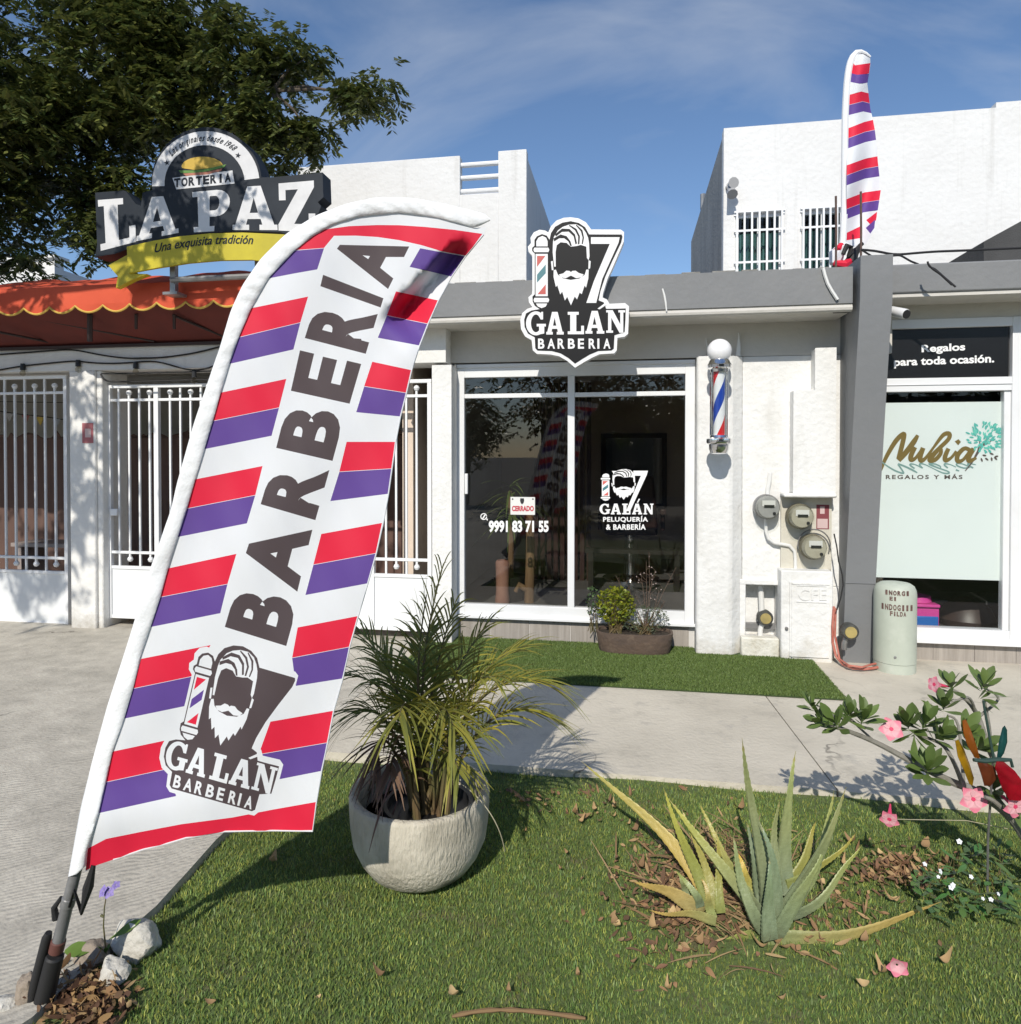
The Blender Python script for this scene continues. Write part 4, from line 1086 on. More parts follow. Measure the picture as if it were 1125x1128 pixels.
# pole sleeve: flat tube, ruffled
S_OUT = [(75, 966), (88.4, 891), (102.7, 834), (118.3, 777), (136.8, 720), (145.3, 693), (165.3, 627), (188.8, 560), (194.7, 533), (213.3, 467), (236, 400), (241.4, 385), (254.2, 342), (267, 314), (286.9, 285), (315.4, 257), (348, 237), (382, 224), (416, 217), (453, 217.6), (490, 224.2), (530, 234.1), (541, 238)]
def resample(P, n):
    P = np.array(P, float); s = np.r_[0, np.cumsum(np.hypot(*np.diff(P, axis=0).T))]; q = np.linspace(0, s[-1], n)
    return np.c_[np.interp(q, s, P[:, 0]), np.interp(q, s, P[:, 1])]
NS = 420
so1 = resample(S_OUT, NS)
s_in = resample(F_IN[:-1] + [(540, 243)], NS)
# smooth both
def smooth(P, k=5):
    Q = P.copy()
    for _ in range(k): Q[1:-1] = .25 * Q[:-2] + .5 * Q[1:-1] + .25 * Q[2:]
    return Q
so1, s_in = smooth(so1, 8), smooth(s_in, 3)
m = MB(); NK = 12; vs = []
for i in range(NS):
    top_ = min(1, max(0, (i - 180) / 110))
    ruf = (.0019 * math.sin(i * .80 + 1.6 * math.sin(i * .13)) + .001 * math.sin(i * .37)) * (.15 + .85 * top_) + .0022 * math.sin(i * .19 + 2 * math.sin(i * .05)) * (1 - top_)
    for k in range(NK):
        a = 2 * math.pi * k / NK
        f = .5 + .5 * math.cos(a)          # 0 outer, 1 inner
        dep = math.sin(a) * (.0065 + .013 * math.exp(-i / 28) + ruf * math.sin(math.pi * f)) 
        skew = 14.0 * math.cos(a) 
        j = min(max(i + skew * .2, 0), NS - 1); j0_ = int(j); fr_ = j - j0_; j1_ = min(j0_ + 1, NS - 1)
        po = so1[j0_] * (1 - fr_) + so1[j1_] * fr_; pi_ = s_in[j0_] * (1 - fr_) + s_in[j1_] * fr_
        q = po * (1 - f) + pi_ * f
        t = T0 - .004 + (flag_t(*pi_) - T0) * f
        vs.append(atT(q[0], q[1], t - dep))
fs = [(i * NK + k, i * NK + (k + 1) % NK, (i + 1) * NK + (k + 1) % NK, (i + 1) * NK + k) for i in range(NS - 1) for k in range(NK)]
m.add(vs, fs + [tuple(range(NK))[::-1], tuple(range((NS - 1) * NK, NS * NK))])
m.build('pole_sleeve', sleeve_m, flag, angle=75)
# pole joints, spike and straps
pole_top = atT(92, 925, T0)
pdir = (pole_top - flag_base)
def pl(s): return flag_base + pdir * s
m = MB(); m.tube([pl(.33), pl(.62), pl(1.0)], [.0165, .0158, .0150], 14); m.tube([pl(.60), pl(.605), pl(.655), pl(.66)], [.0165, .0185, .0185, .0165], 14)
m.build('pole', M('pole_fibre', (.20, .20, .20), .4, (.13, .13, .13), 20, 5), flag)
m = MB(); m.tube([pl(.33), pl(.335), pl(.395), pl(.40)], [.017, .0195, .0195, .017], 14); m.build('pole_ring', M('rust_ring', (.12, .045, .035), .7), flag)
m = MB(); m.tube([pl(-.10), pl(.02), pl(.30), pl(.31)], [.02, .026, .024, .02], 14); m.build('ground_spike', rubber, flag)
side = Vector((-.034, -.01, 0))
m = MB(); m.tube([pl(-.05) + side, pl(.1) + side, pl(.42) + side * .95, pl(.45) + side * .9], [.010, .0135, .013, .009], 12); m.build('spike_handle', rubber, flag)
m = MB(); m.tube([pl(.53) + side * .6, pl(.60) + side * .95, pl(.66) + side * .6], [.010, .008, .005], 8)
a = onF(103, 953); m.tube([a, a + Vector((-.012, -.006, -.06)), a + Vector((-.03, -.01, -.13)), pl(.72) + Vector((.018, -.012, 0)), pl(.62) + Vector((.016, -.012, 0))], [.006, .014, .008, .004, .004], 8)
m.build('strap', rubber, flag)

# ------------------------------------------------------------------ second feather flag, on the roof
T2 = 7.05
roof_base = onY(936, 292, 6.95)
fl2 = thing('feather_flag', roof_base, 'narrow wind-twisted feather flag striped red, white and purple standing on the roof', 'flag')
def on2(u, v, d=0.0):
    r = .05 * math.sin((u - 930) * .16 + v * .02) + .025 * math.sin(v * .06 + u * .1)
    return atT(u, v, T2 + r - d)
z7 = lambda L: [(880 + a / 4.028, 40 + b / 4.028) for a, b in L]
Lft = z7([(240, 110), (222, 160), (215, 260), (214, 400), (213, 560), (212, 720), (212, 880), (212, 925)])
Rgt = z7([(318, 100), (318, 130), (305, 210), (318, 320), (335, 390), (345, 470), (352, 560), (365, 680), (350, 780), (335, 860), (300, 920)])
c2 = Cloth()
c2.fill([z7([(240, 108), (258, 80), (285, 78), (318, 98)]) + Rgt[1:] + z7([(255, 935), (212, 925)]) + Lft[::-1][1:-1]], 0, 0.0)
mid = lambda v: z7([(np.interp(v, [130, 260, 500, 760, 900], [248, 282, 298, 290, 278]), v)])[0]
def xr(v): return np.interp(v, [100, 130, 210, 320, 390, 470, 560, 680, 780, 860, 920], [318, 318, 305, 318, 335, 345, 352, 365, 350, 335, 300])
def xl_(v): return np.interp(v, [110, 160, 260, 400, 925], [240, 222, 215, 214, 212])
def band(vl, vm, vr, h, mi):
    fm = lambda v: np.interp(v, [110, 130, 260, 500, 760, 900], [246, 250, 282, 298, 290, 278])
    pts = [(xl_(vl), vl), (fm(vm), vm), (xr(vr), vr), (xr(vr + h), vr + h), (fm(vm + h), vm + h), (xl_(vl + h), vl + h)]
    c2.fill([z7(pts)], mi, .004)
for v0 in (262, 410, 572, 722):
    band(v0, v0 - 18 - (v0 > 300) * 12, v0 - 10 - 30 * (v0 > 300), 44, 1); band(v0 + 45, v0 + 27 - (v0 > 300) * 12, v0 + 35 - 30 * (v0 > 300), 44, 2)
band(112, 128, 118, 46, 1); band(160, 170, 165, 40, 2)
c2.fill([z7([(212, 872), (275, 842), (275, 895), (212, 905)])], 1, .004)
c2.fill([z7([(300, 815), (348, 778), (345, 815), (318, 835)])], 1, .004); c2.fill([z7([(298, 850), (340, 812), (336, 850), (318, 875)])], 2, .004)
mb = MB(); nrm = c2.emit(mb, on2, step=6)
ban = mb.build('banner', [fl_white, fl_red, fl_pur], fl2, fixn=False, angle=180)
ban.data.normals_split_custom_set_from_vertices(nrm)
m = MB()
pp = z7([(180, 1000), (196, 930), (203, 760), (204, 560), (206, 360), (214, 210), (224, 130), (240, 80), (262, 60), (290, 66), (318, 92)])
P_ = smooth(resample(pp, 40), 2)
m.tube([atT(a, b, T2) for a, b in P_], [.034] * 37 + [.026, .02, .012], 10); m.build('pole_sleeve', sleeve_m, fl2)
# the foot: wrapped cloth, cross base
m = MB(); b0 = on2(935, 287)
m.tube([on2(919.5, 291), on2(921, 281), on2(927, 274), on2(934, 270)], [.05, .075, .06, .03], 8); m.build('wrapped_cloth', [fl_white], fl2)
m = MB(); m.tube([on2(918.5, 289.5, .03), on2(930, 292, .05), on2(938, 287, .03)], [.03, .05, .03], 8); m.tube([on2(919, 278, .02), on2(924, 274, .05), on2(927, 270, .02)], .03, 8); m.build('cloth_end', fl_red, fl2)
m = MB(); m.tube([on2(929, 280, .06), on2(933, 270, .09), on2(938, 272, .08), on2(935, 281, .06), on2(942, 276, .05), on2(950, 268, .03)], .022, 8); m.tube([on2(937, 290, .02), on2(941, 278, .03), on2(948, 272, .03)], [.06, .05, .02], 8)
m.build('base_straps', rubber, fl2)
for u, v0 in ((921, 216), (948.5, 211)):
    m = MB(); m.tube([atT(u, 296, 6.7), atT(u + .4, (v0 + 296) / 2, 6.7), atT(u, v0, 6.7)], .011, 6)
    m.build('rebar', M('rusty_steel', (.13, .08, .06), .8, (.07, .05, .045), 20, 4), label=('rusty rebar stub left of the roof flag' if u < 930 else 'rusty rebar stub in front of the roof flag'), cat='rebar', group='rebar stubs on the canopy roof')

# ------------------------------------------------------------------ barber sign (light box with emblem)
YS1 = 5.06
sign = thing('barber_sign', (Xp(633, YS1), YS1, Zp(633, 402, YS1)), 'emblem-shaped black and white barber sign on the canopy edge reading GALÁN BARBERIA', 'sign')
def sp(x, y): return (565 + x / 6.264, 230 + y / 6.264)
def sgn(x, y, d):
    p = onY(*sp(x, y), YS1); return (p.x, YS1 - d, p.z)
sg_white = M('sign_white', (.80, .80, .80), .35); sg_black = M('sign_black', (.011, .011, .012), .5, spec=.2)
m = MB(); m.solid([E_OUT], sgn, .001, -.085); box = m.build('sign_box', [sg_white], sign)
m = MB(); m.solid([E_IN], sgn, .004, .0012, 1)
emblem(m, lambda x, y, L: sgn(x, y, .004 + L * .0013), mw=0, mk=1, mr=2, mg=3)
for ch, b in zip('GALAN', G_BOX): slab_letter(m, ch, [(b[0], b[3]), (b[2], b[3]), (b[2], b[1]), (b[0], b[1])], lambda a, c: sgn(a, c, .0055), 0)
m.fill([E_ACC], lambda a, b: sgn(a, b, .0055), 0)
for ch, x, w in zip('BARBERIA', bx, bw):
    letters(m, ch, [(x, 966), (x + w, 966), (x + w, 896), (x, 896)], lambda a, b: sgn(a, b, .0055), 0, bold=.03)
m.build('sign_face', [sg_white, sg_black, emb_red, emb_teal], sign, fixn=False, smooth=False)
m = MB()
for x in (300, 560):
    p = sgn(x, 640, -.085); m.box(p[0] - .02, p[0] + .02, YS1 + .085, YF, p[2] - .02, p[2] + .02)
m.build('bracket', steel, sign)

# ------------------------------------------------------------------ sandwich shop sign over the awning
YLA = 4.70; q6 = lambda x, y: (90 + x / 4.018, 130 + y / 4.018)
lp_ = thing('restaurant_sign', (Xp(230, YLA), YLA, Zp(230, 300, YLA)), 'big dark blue LA PAZ sign with half-round top and yellow ribbon above the awning', 'sign')
def sl_(x, y, d):
    p = onY(*q6(x, y), YLA); return (p.x, YLA - d, p.z)
navy = M('sign_navy', (.015, .020, .028), .55, (.024, .03, .04), 5, 5, spec=.25); silver = M('sign_silver', (.68, .68, .69), .55, (.52, .52, .53), 3.5, 6, .4, .7)
yel = M('ribbon_yellow', (.56, .47, .025), .5, (.42, .35, .02), 3, 5); bun = M('bun_yellow', (.55, .36, .05), .5); ham = M('ham_red', (.42, .16, .10), .5); lett = M('lettuce', (.12, .25, .05), .5)
def ar(cx, cy, rx, ry, a0, a1, n=24): return [(cx + rx * math.cos(R(a)), cy - ry * math.sin(R(a))) for a in np.linspace(a0, a1, n)]
OUT = [(60, 330), (185, 320), (195, 322), (240, 380), (262, 388), (270, 330), (312, 318)] + ar(552, 290, 245, 250, 176, 6, 30) + [(800, 262), (840, 262), (1066, 240), (1070, 350), (1045, 372), (1060, 390), (1040, 440), (1040, 560), (880, 505), (720, 500), (520, 510), (330, 545), (212, 575), (150, 600), (60, 615), (68, 560)]
m = MB(); m.solid([OUT], sl_, 0, -.14, 0); m.build('sign_box', navy, lp_)
m = MB()
HOOP = ar(550, 290, 238, 232, 183, 6, 30)
HOOP_IN = ar(545, 292, 178, 172, 6, 183, 26)
m.fill([HOOP + HOOP_IN], lambda a, b: sl_(a, b, .0015), 0)
for ch, q in (('L', [(85, 588), (240, 548), (237, 350), (72, 363)]), ('A', [(242, 545), (430, 508), (418, 343), (258, 352)]), ('P', [(497, 506), (650, 498), (660, 312), (490, 328)]),
              ('A', [(668, 495), (868, 496), (858, 296), (672, 306)]), ('Z', [(872, 498), (1036, 505), (1032, 276), (866, 290)])):
    slab_letter(m, ch, q, lambda a, b: sl_(a, b, .0015), 0)
# TORTERIA plate and the roll
m.fill([[(402, 265), (668, 232), (678, 290), (420, 316)]], lambda a, b: sl_(a, b, .0022), 0)
tb = np.linspace(408, 664, 9)
for k, ch in enumerate('TORTERIA'):
    a, b = tb[k] + 2, tb[k + 1] - 2
    if ch == 'I': a, b = a + 9, b - 9
    y0 = 308 - (a - 408) * .1; y1 = 308 - (b - 408) * .1
    letters(m, ch, [(a, y0), (b, y1), (b, y1 - 40), (a, y0 - 39)], lambda u, v: sl_(u, v, .003), 1, bold=.045)
m.fill([[(446, 222)] + ar(535, 215, 92, 44, 178, 5, 14) + [(630, 212), (560, 222), (500, 230)]], lambda a, b: sl_(a, b, .0022), 2)
m.fill([[(430, 232), (500, 232), (560, 224), (640, 205), (632, 218), (560, 236), (500, 243), (440, 244)]], lambda a, b: sl_(a, b, .0028), 4)
m.fill([[(450, 246), (560, 238), (625, 222), (618, 234), (560, 250), (462, 256)]], lambda a, b: sl_(a, b, .0030), 3)
# stars and the arched line of script
def star(cx, cy, r, rot):
    m.fill([[(cx + (r if k % 2 == 0 else r * .42) * math.cos(R(rot + 36 * k)), cy + (r if k % 2 == 0 else r * .42) * math.sin(R(rot + 36 * k))) for k in range(10)]], lambda a, b: sl_(a, b, .0022), 1)
star(378, 198, 14, -100); star(693, 166, 14, -80)
txt = 'Las originales desde 1968'
wid = {'l': .5, 'i': .5, ' ': .55, 's': .9, 'r': .75, 'L': 1.0, '1': .7}
ws = [wid.get(c, 1.0) for c in txt]; tot = sum(ws); acc = 0
for c, w in zip(txt, ws):
    th = 141 - (acc + w / 2) / tot * 92; acc += w
    if c == ' ': continue
    hw = w / tot * 92 * .42; rb, rt = 188, 216
    hgt = rt if c in 'Lld1968' else rb + (rt - rb) * .72
    if c == 'g': rbb = rb - 8
    else: rbb = rb
    P4 = lambda ang, rad: (548 + rad * math.cos(R(ang)) * 1.01, 290 - rad * math.sin(R(ang)))
    letters(m, c, [P4(th + hw, rbb), P4(th - hw, rbb), P4(th - hw - 1.2, hgt), P4(th + hw - 1.2, hgt)], lambda u, v: sl_(u, v, .003), 1, bold=.02, shear=.25)
m.build('sign_face', [silver, navy, bun, ham, lett], lp_, fixn=False, smooth=False)
m = MB()
rb_top = [(212, 574), (330, 548), (450, 528), (580, 516), (720, 512), (900, 520), (1060, 545)]
rb_bot = [(1060, 680), (900, 648), (760, 632), (620, 634), (480, 646), (340, 668), (217, 690)]
m.solid([rb_top + rb_bot], sl_, .03, .004, 0)
m.solid([[(212, 600), (118, 652), (160, 700), (152, 752), (225, 715), (290, 690), (217, 688)]], sl_, .001, -.05, 0)
words = 'Una exquisita tradición'
qv = lambda a, b: (335 + (770 - 335) * a, 612 - 36 * math.sin(a * math.pi * .62) * 1.05 - b * 52 + (2 if a < .1 else 0))
vs, fs, _ = glyph_mesh(words, .015, .3)
m.add([sl_(*qv(a, b), .032) for a, b in vs], fs, 1)
m.build('ribbon', [yel, navy], lp_, fixn=False)
m = MB()
for x in (382, 762):
    a = sl_(x, 640, -.07); b = sl_(x, 775, -.07); m.box(a[0] - .022, a[0] + .022, YLA + .05, YLA + .09, b[2], a[2] + .1)
a = sl_(385, 712, -.07); b = sl_(900, 680, -.07); m.tube([(a[0], YLA + .03, a[2]), (b[0], YLA + .03, a[2] + .0)], .022, 8)
a = sl_(382, 765, 0); m.box(a[0] - .06, a[0] + .06, YLA + .02, YLA + .14, a[2] - .02, a[2] + .0)
m.build('sign_stand', steel, lp_)

# ------------------------------------------------------------------ barber pole
BPX = onY(792.5, 430, 5.27)
bpx, bpy_ = BPX.x, 5.27
zb = lambda v: Zp(792, v, bpy_)
bp = thing('barber_pole', (bpx, bpy_, zb(502)), 'red, white and blue barber pole with chrome caps and white globe', 'barber pole')
k = 0.0072
def stripes_mat():
    mt, n, l, p = nodes_of('barber_stripes'); p.inputs['Roughness'].default_value = .3
    tcn = n.new('ShaderNodeTexCoord'); sx = n.new('ShaderNodeSeparateXYZ'); l.new(tcn.outputs['Object'], sx.inputs[0])
    at = n.new('ShaderNodeMath'); at.operation = 'ARCTAN2'; l.new(sx.outputs[1], at.inputs[0]); l.new(sx.outputs[0], at.inputs[1])
    dv = n.new('ShaderNodeMath'); dv.operation = 'DIVIDE'; l.new(at.outputs[0], dv.inputs[0]); dv.inputs[1].default_value = 2 * math.pi
    mz = n.new('ShaderNodeMath'); mz.operation = 'MULTIPLY_ADD'; l.new(sx.outputs[2], mz.inputs[0]); mz.inputs[1].default_value = -1.75; l.new(dv.outputs[0], mz.inputs[2])
    ad = n.new('ShaderNodeMath'); ad.operation = 'ADD'; l.new(mz.outputs[0], ad.inputs[0]); ad.inputs[1].default_value = 10.42
    fr = n.new('ShaderNodeMath'); fr.operation = 'FRACT'; l.new(ad.outputs[0], fr.inputs[0])
    rp = n.new('ShaderNodeValToRGB'); rp.color_ramp.interpolation = 'CONSTANT'; e = rp.color_ramp.elements
    e[0].position, e[0].color = 0, (.62, .018, .022, 1); e[1].position, e[1].color = .25, (.80, .80, .80, 1)
    for po, c in ((.5, (.015, .055, .36, 1)), (.75, (.80, .80, .80, 1))): q = e.new(po); q.color = c
    l.new(fr.outputs[0], rp.inputs[0]); l.new(rp.outputs[0], p.inputs['Base Color'])
    return mt
m = MB(); m.lathe([(0, zb(487)), (.042, zb(487)), (.042, zb(409)), (0, zb(409))], (bpx, bpy_, 0), 28); m.build('striped_cylinder', stripes_mat(), bp, origin=(bpx, bpy_, zb(487)))
m = MB(); m.lathe([(.056, zb(489)), (.056, zb(408)), (.0545, zb(408)), (.0545, zb(489))], (bpx, bpy_, 0), 28); m.build('glass_tube', glass_mat('tube_glass', (.95, .96, .96), .8, 1.35), bp)
m = MB(); zc = zb(386.5); m.lathe([(.0, -.088)] + [(.088 * math.cos(R(a)), .088 * math.sin(R(a))) for a in range(-80, 90, 10)] + [(0, .088)], (bpx, bpy_, zc), 28); m.build('globe', M('opal_globe', (.84, .84, .85), .25), bp)
m = MB()
m.lathe([(0, zb(410)), (.062, zb(410)), (.066, zb(407)), (.090, zb(405.5)), (.092, zb(402.5)), (.080, zb(400.5)), (.074, zb(398)), (.062, zb(395.5)), (.052, zb(393.5)), (0, zb(393.5))], (bpx, bpy_, 0), 32)
m.lathe([(0, zb(500.5)), (.045, zb(500.5)), (.062, zb(499)), (.072, zb(495)), (.074, zb(489.5)), (.088, zb(488.5)), (.092, zb(486.5)), (.090, zb(483.5)), (.070, zb(482)), (.062, zb(479.5)), (0, zb(479.5))], (bpx, bpy_, 0), 32)
for a in (35, 145, -35, -145): m.tube([(bpx + .066 * math.cos(R(a)), bpy_ + .066 * math.sin(R(a)), zb(483)), (bpx + .066 * math.cos(R(a)), bpy_ + .066 * math.sin(R(a)), zb(405))], .0035, 6)
m.build('chrome_caps', chrome, bp)
m = MB(); m.box(bpx - .03, bpx + .03, bpy_ + .05, YP, zb(497), zb(485)); m.box(bpx - .03, bpx + .03, bpy_ + .05, YP, zb(408), zb(399)); m.box(bpx - .045, bpx + .045, YP - .012, YP - .0005, zb(499), zb(396)); m.build('wall_bracket', chrome, bp)

# ------------------------------------------------------------------ electricity meters
mt_grey = M('meter_grey', (.36, .36, .345), .45, (.28, .28, .27), 8, 4); mt_tan = M('meter_tan', (.40, .38, .30), .5, (.32, .30, .23), 8, 4)
def meter(u, v, Y, label, body, r=.094):
    c = onY(u, v, Y - .13)
    t = thing('electricity_meter', (c.x, Y, c.z), label, 'meter', 'electricity meters on the wall')
    m = MB(); m.lathe([(r * .96, 0), (r * 1.02, .03), (r * 1.02, .075), (r * .92, .085)], (c.x, Y - .001, c.z), 28, axis='Y'); m.build('socket_ring', steel if body is mt_grey else M('dull_brass', (.24, .22, .15), .5, (.15, .14, .10), 9, 4, metal=.4), t)
    m = MB(); m.lathe([(r * .90, .06), (r * .90, .125), (r * .80, .148), (0, .150)], (c.x, Y, c.z), 28, axis='Y'); h = m.build('housing', body, t)
    m = MB(); y = Y - .1515
    m.box(c.x - r * .50, c.x + r * .50, y - .002, y + .001, c.z + r * .10, c.z + r * .58); m.build('label_plate', M('meter_label', (.60, .60, .57), .5), h)
    m = MB(); m.box(c.x - r * .36, c.x + r * .42, y - .004, y - .0022, c.z - r * .0, c.z + r * .22); m.build('display', M('meter_display', (.035, .037, .033), .2), h)
    m = MB(); m.lathe([(0, .0), (r * .12, 0), (r * .12, .008), (0, .009)], (c.x + r * .42, y + .0, c.z - r * .45), 12, axis='Y'); m.build('seal', black_m, h)
    m = MB(); m.lathe([(r * .91, .04), (r * .96, .13), (r * .90, .160), (r * .4, .172), (0, .174)], (c.x, Y, c.z), 28, axis='Y'); m.build('cover', glass_mat('meter_cover', (.93, .94, .92), .5, 1.3), t)
    return t
meter(846.5, 559, YWALL, 'grey round electricity meter alone on the white wall with conduit above', mt_grey)
meter(883.5, 569.5, 5.545, 'tan round electricity meter in the shade of the plaster casing', mt_tan)
mm_ = meter(898, 603.5, 5.545, 'round electricity meter with wire loop just above the cabinet', mt_tan)
m = MB(); c = onY(897, 600, 5.50); m.tube([(c.x + .115 * math.cos(R(a)), 5.50, c.z + .115 * math.sin(R(a))) for a in range(-20, 200, 12)], .005, 6); m.build('wire_loop', steel, mm_)
# conduit in and out of the left meter
pvc = M('white_conduit', (.72, .72, .70), .5)
m = MB(); m.tube([onY(u, v, 5.54) for u, v in ((848.5, 521), (848, 528), (846, 538), (845.5, 550))], .017, 10)
m.tube([onY(u, v, 5.53) for u, v in ((844, 570), (844, 585), (846.5, 593), (853, 598), (862, 599.5), (870, 601), (875.5, 607), (876.5, 616), (876.5, 630))], .013, 10)
m.build('conduit', pvc, label='white bent conduit pipe linking the left meter to the cabinet top', cat='pipe')
m = MB(); q = onY(908.5, 569, 5.543)
m.box(Xp(900, 5.543), Xp(914, 5.543), 5.5435, 5.5445, Zp(907, 583, 5.543), Zp(907, 556, 5.543), 0); m.box(Xp(901, 5.543), Xp(912.5, 5.543), 5.5425, 5.5434, Zp(907, 582, 5.543), Zp(907, 571.5, 5.543), 1)
m.box(Xp(904, 5.543), Xp(909, 5.543), 5.5425, 5.5434, Zp(907, 566, 5.543), Zp(907, 558, 5.543), 1)
m.build('notice_plate', [M('dull_red', (.22, .05, .06), .6), M('faded_pink', (.60, .45, .44), .6)], label='small red and white notice plate beside the shaded meter', cat='notice')
m = MB(); q0, q1 = onY(91, 466, YC1), onY(103, 488, YC1)
m.box(q0.x, q1.x - .0, YC1 - .006, YC1 - .0005, q1.z, q0.z, 0); m.box(q0.x + .03, q1.x - .02, YC1 - .008, YC1 - .0062, q1.z + .05, q0.z - .05, 1)
m.build('notice_plate', [M('dull_red2', (.40, .13, .14), .6), M('faded_pink', (.60, .45, .44), .6)], label='faded red notice plate on the dappled column between the gates', cat='notice')

# water meters
brass = M('brass_dial', (.42, .33, .12), .45, (.30, .24, .10), 12, 4)
def water_meter(u, v, Y, label, up, down):
    c = onY(u, v, Y)
    t = thing('water_meter', (c.x, Y, c.z - .1), label, 'water meter')
    m = MB(); m.lathe([(.040, -.05), (.058, -.03), (.060, .03), (.052, .045), (.04, .046)], (c.x, Y, c.z), 20, axis='Y'); m.build('body', M('meter_black', (.03, .032, .03), .6, (.10, .10, .09), 14, 4), t)
    m = MB(); m.lathe([(0, .047), (.042, .047), (.040, .054), (0, .055)], (c.x, Y, c.z), 20, axis='Y'); m.build('dial', brass, t)
    m = MB()
    if up: m.tube([(c.x - .02, Y + .01, c.z + .04), (c.x - .03, Y + .01, up)], .022, 10)
    m.tube([(c.x - .015, Y + .01, c.z - .05), (c.x - .03, Y + .01, c.z - .10), (c.x - .03, Y + .01, down)], .020, 10)
    m.build('water_pipe', pvc if up else steel, t)
water_meter(842.5, 680, YWALL + .08, 'water meter with brass dial in the white wall niche', nz1 - .002, nz0)
water_meter(935.5, 695, 5.37, 'water meter with brass dial on the grey column foot', None, onY(935, 716, 5.37).z)

# ------------------------------------------------------------------ orange flexible hose at the column foot
m = MB()
hp_ = [onY(919, 668, 5.43), onY(917, 690, 5.42), onY(916.5, 708, 5.40)] + [onZ(u, v, .02) for u, v in ((920, 725), (928, 733.5), (940, 737), (952, 737.5), (963, 736), (968, 735))]
m.tube(smooth(np.array([tuple(p) for p in hp_]), 1), .0095, 10)
hp2 = [onY(921, 670, 5.44), onY(920, 700, 5.43)] + [onZ(u, v, .045) for u, v in ((925, 726), (935, 733), (950, 735), (960, 732), (965, 731))]
m.tube(hp2, .0075, 8)
m.build('flexible_hose', M('orange_hose', (.52, .20, .15), .6, (.38, .10, .07), 18, 4), label='orange flexible hose curling round the grey column foot', cat='hose')
m = MB(); m.tube([onY(u, v, 5.38) for u, v in ((919, 588), (922, 602), (924, 618), (928, 633), (929, 645), (926, 660), (922, 672))], .005, 6); m.build('loose_wire', rubber, label='thin black wire hanging down beside the electricity cabinet', cat='wire')

# ------------------------------------------------------------------ green utility pedestal
pc = onZ(985.5, 737, 0)
r_ = 20.9 * (pc - CAMP).dot(_rot @ Vector((0, 0, -1))) / F
ped = thing('utility_pedestal', (pc.x, pc.y, 0), 'pale green round utility pedestal with stencilled dark letters', 'pedestal')
ht = onY(989, 641, pc.y).z
ped_m = M('pedestal_green', (.46, .50, .425), .5, (.40, .44, .37), 5, 5, .4, .75, col3=(.52, .55, .48), scale3=7, lo3=.55, hi3=.8)
hS = onY(985, 733, pc.y - r_).z
m = MB(); m.lathe([(0, -.01), (r_ * 1.0, -.01), (r_ * 1.0, hS - .003)], pc, 36); m.build('base', ped_m, ped)
m = MB(); m.lathe([(r_ * 1.015, hS), (r_ * 1.015, ht - .085), (r_ * .99, ht - .055), (r_ * .90, ht - .025), (r_ * .72, ht - .008), (r_ * .4, ht), (0, ht + .002)], pc, 40); m.build('dome', ped_m, ped)
ca = math.atan2(-(pc.y), -pc.x)
def on_ped(a, z):     # arc length across, height
    th = ca + a / r_; return (pc.x + r_ * 1.022 * math.cos(th), pc.y + r_ * 1.022 * math.sin(th), z)
zz = lambda v: onY(989, v, pc.y - r_ * .9).z
pxm = r_ / 20.9
for txt, x0, x1, v0, v1 in (('INORGI', 980.5, 1004, 650.5, 656), ('EI', 985, 992.3, 657.5, 662), ('INDOGIII', 977, 1007.5, 666, 672.6), ('FILDA', 985.5, 1001, 673.5, 678.7)):
    n = len(txt); sten = MB()
    for i, ch in enumerate(txt):
        a = x0 + (x1 - x0) * i / n - 990; b = x0 + (x1 - x0) * (i + .82) / n - 990
        if ch == 'I': a, b = a + .6, b - .6
        aa, bb = [math.asin(max(-.97, min(.97, q / 20.9))) * r_ for q in (a, b)]
        vs, fs, _ = glyph_mesh(ch, .05)
        sten.add([on_ped(aa + (bb - aa) * p, zz(v1) + (zz(v0) - zz(v1)) * q) for p, q in vs], fs)
    sten.build('stencil_lettering', M('stencil_brown', (.085, .035, .030), .7, (.20, .13, .11), 60, 4), ped, fixn=False)
m = MB(); q = on_ped(.004, zz(724)); m.lathe([(0, 0), (.009, 0), (.009, .006), (0, .007)], (q[0], q[1] + .002, q[2]), 8, axis='Y'); m.build('lock', steel, ped)

# ------------------------------------------------------------------ cameras, lamp, cables
cc = onY(992, 342, 5.28)
cm_ = thing('security_camera', (cc.x, 5.3, cc.z), 'white bullet security camera beside the grey column under the canopy', 'camera')
d_ = Vector((.10, -.22, -.09)).normalized()
m = MB(); b0 = Vector(cc) + Vector((-.05, .08, .02)); m.tube([b0, b0 + d_ * .03, b0 + d_ * .16, b0 + d_ * .17], [.02, .034, .036, .033], 16); m.build('body', white_frame, cm_)
m = MB(); m.tube([b0 + d_ * .165, b0 + d_ * .176], [.031, .030], 16); m.build('lens_face', black_m, cm_)
m = MB(); m.tube([b0 + d_ * .02, b0 + Vector((-.06, .05, .015)), (px1 + .002, b0.y + .06, b0.z + .01)], [.012, .012, .022], 10); m.build('mount', white_frame, cm_)
m = MB(); m.tube([b0, b0 + Vector((-.03, .02, -.10)), b0 + Vector((-.045, .03, -.17)), b0 + Vector((-.05, .05, -.2))], .004, 6); m.build('cable', rubber, cm_)
lc = onY(803, 206, YH - .02)
ll = thing('wall_lamp', (lc.x, YH, lc.z), 'small twin spotlight on the upper white wall near its corner', 'lamp')
m = MB(); m.tube([(lc.x, YH - .001, lc.z), (lc.x, YH - .08, lc.z)], .045, 10); m.build('mount', steel, ll)
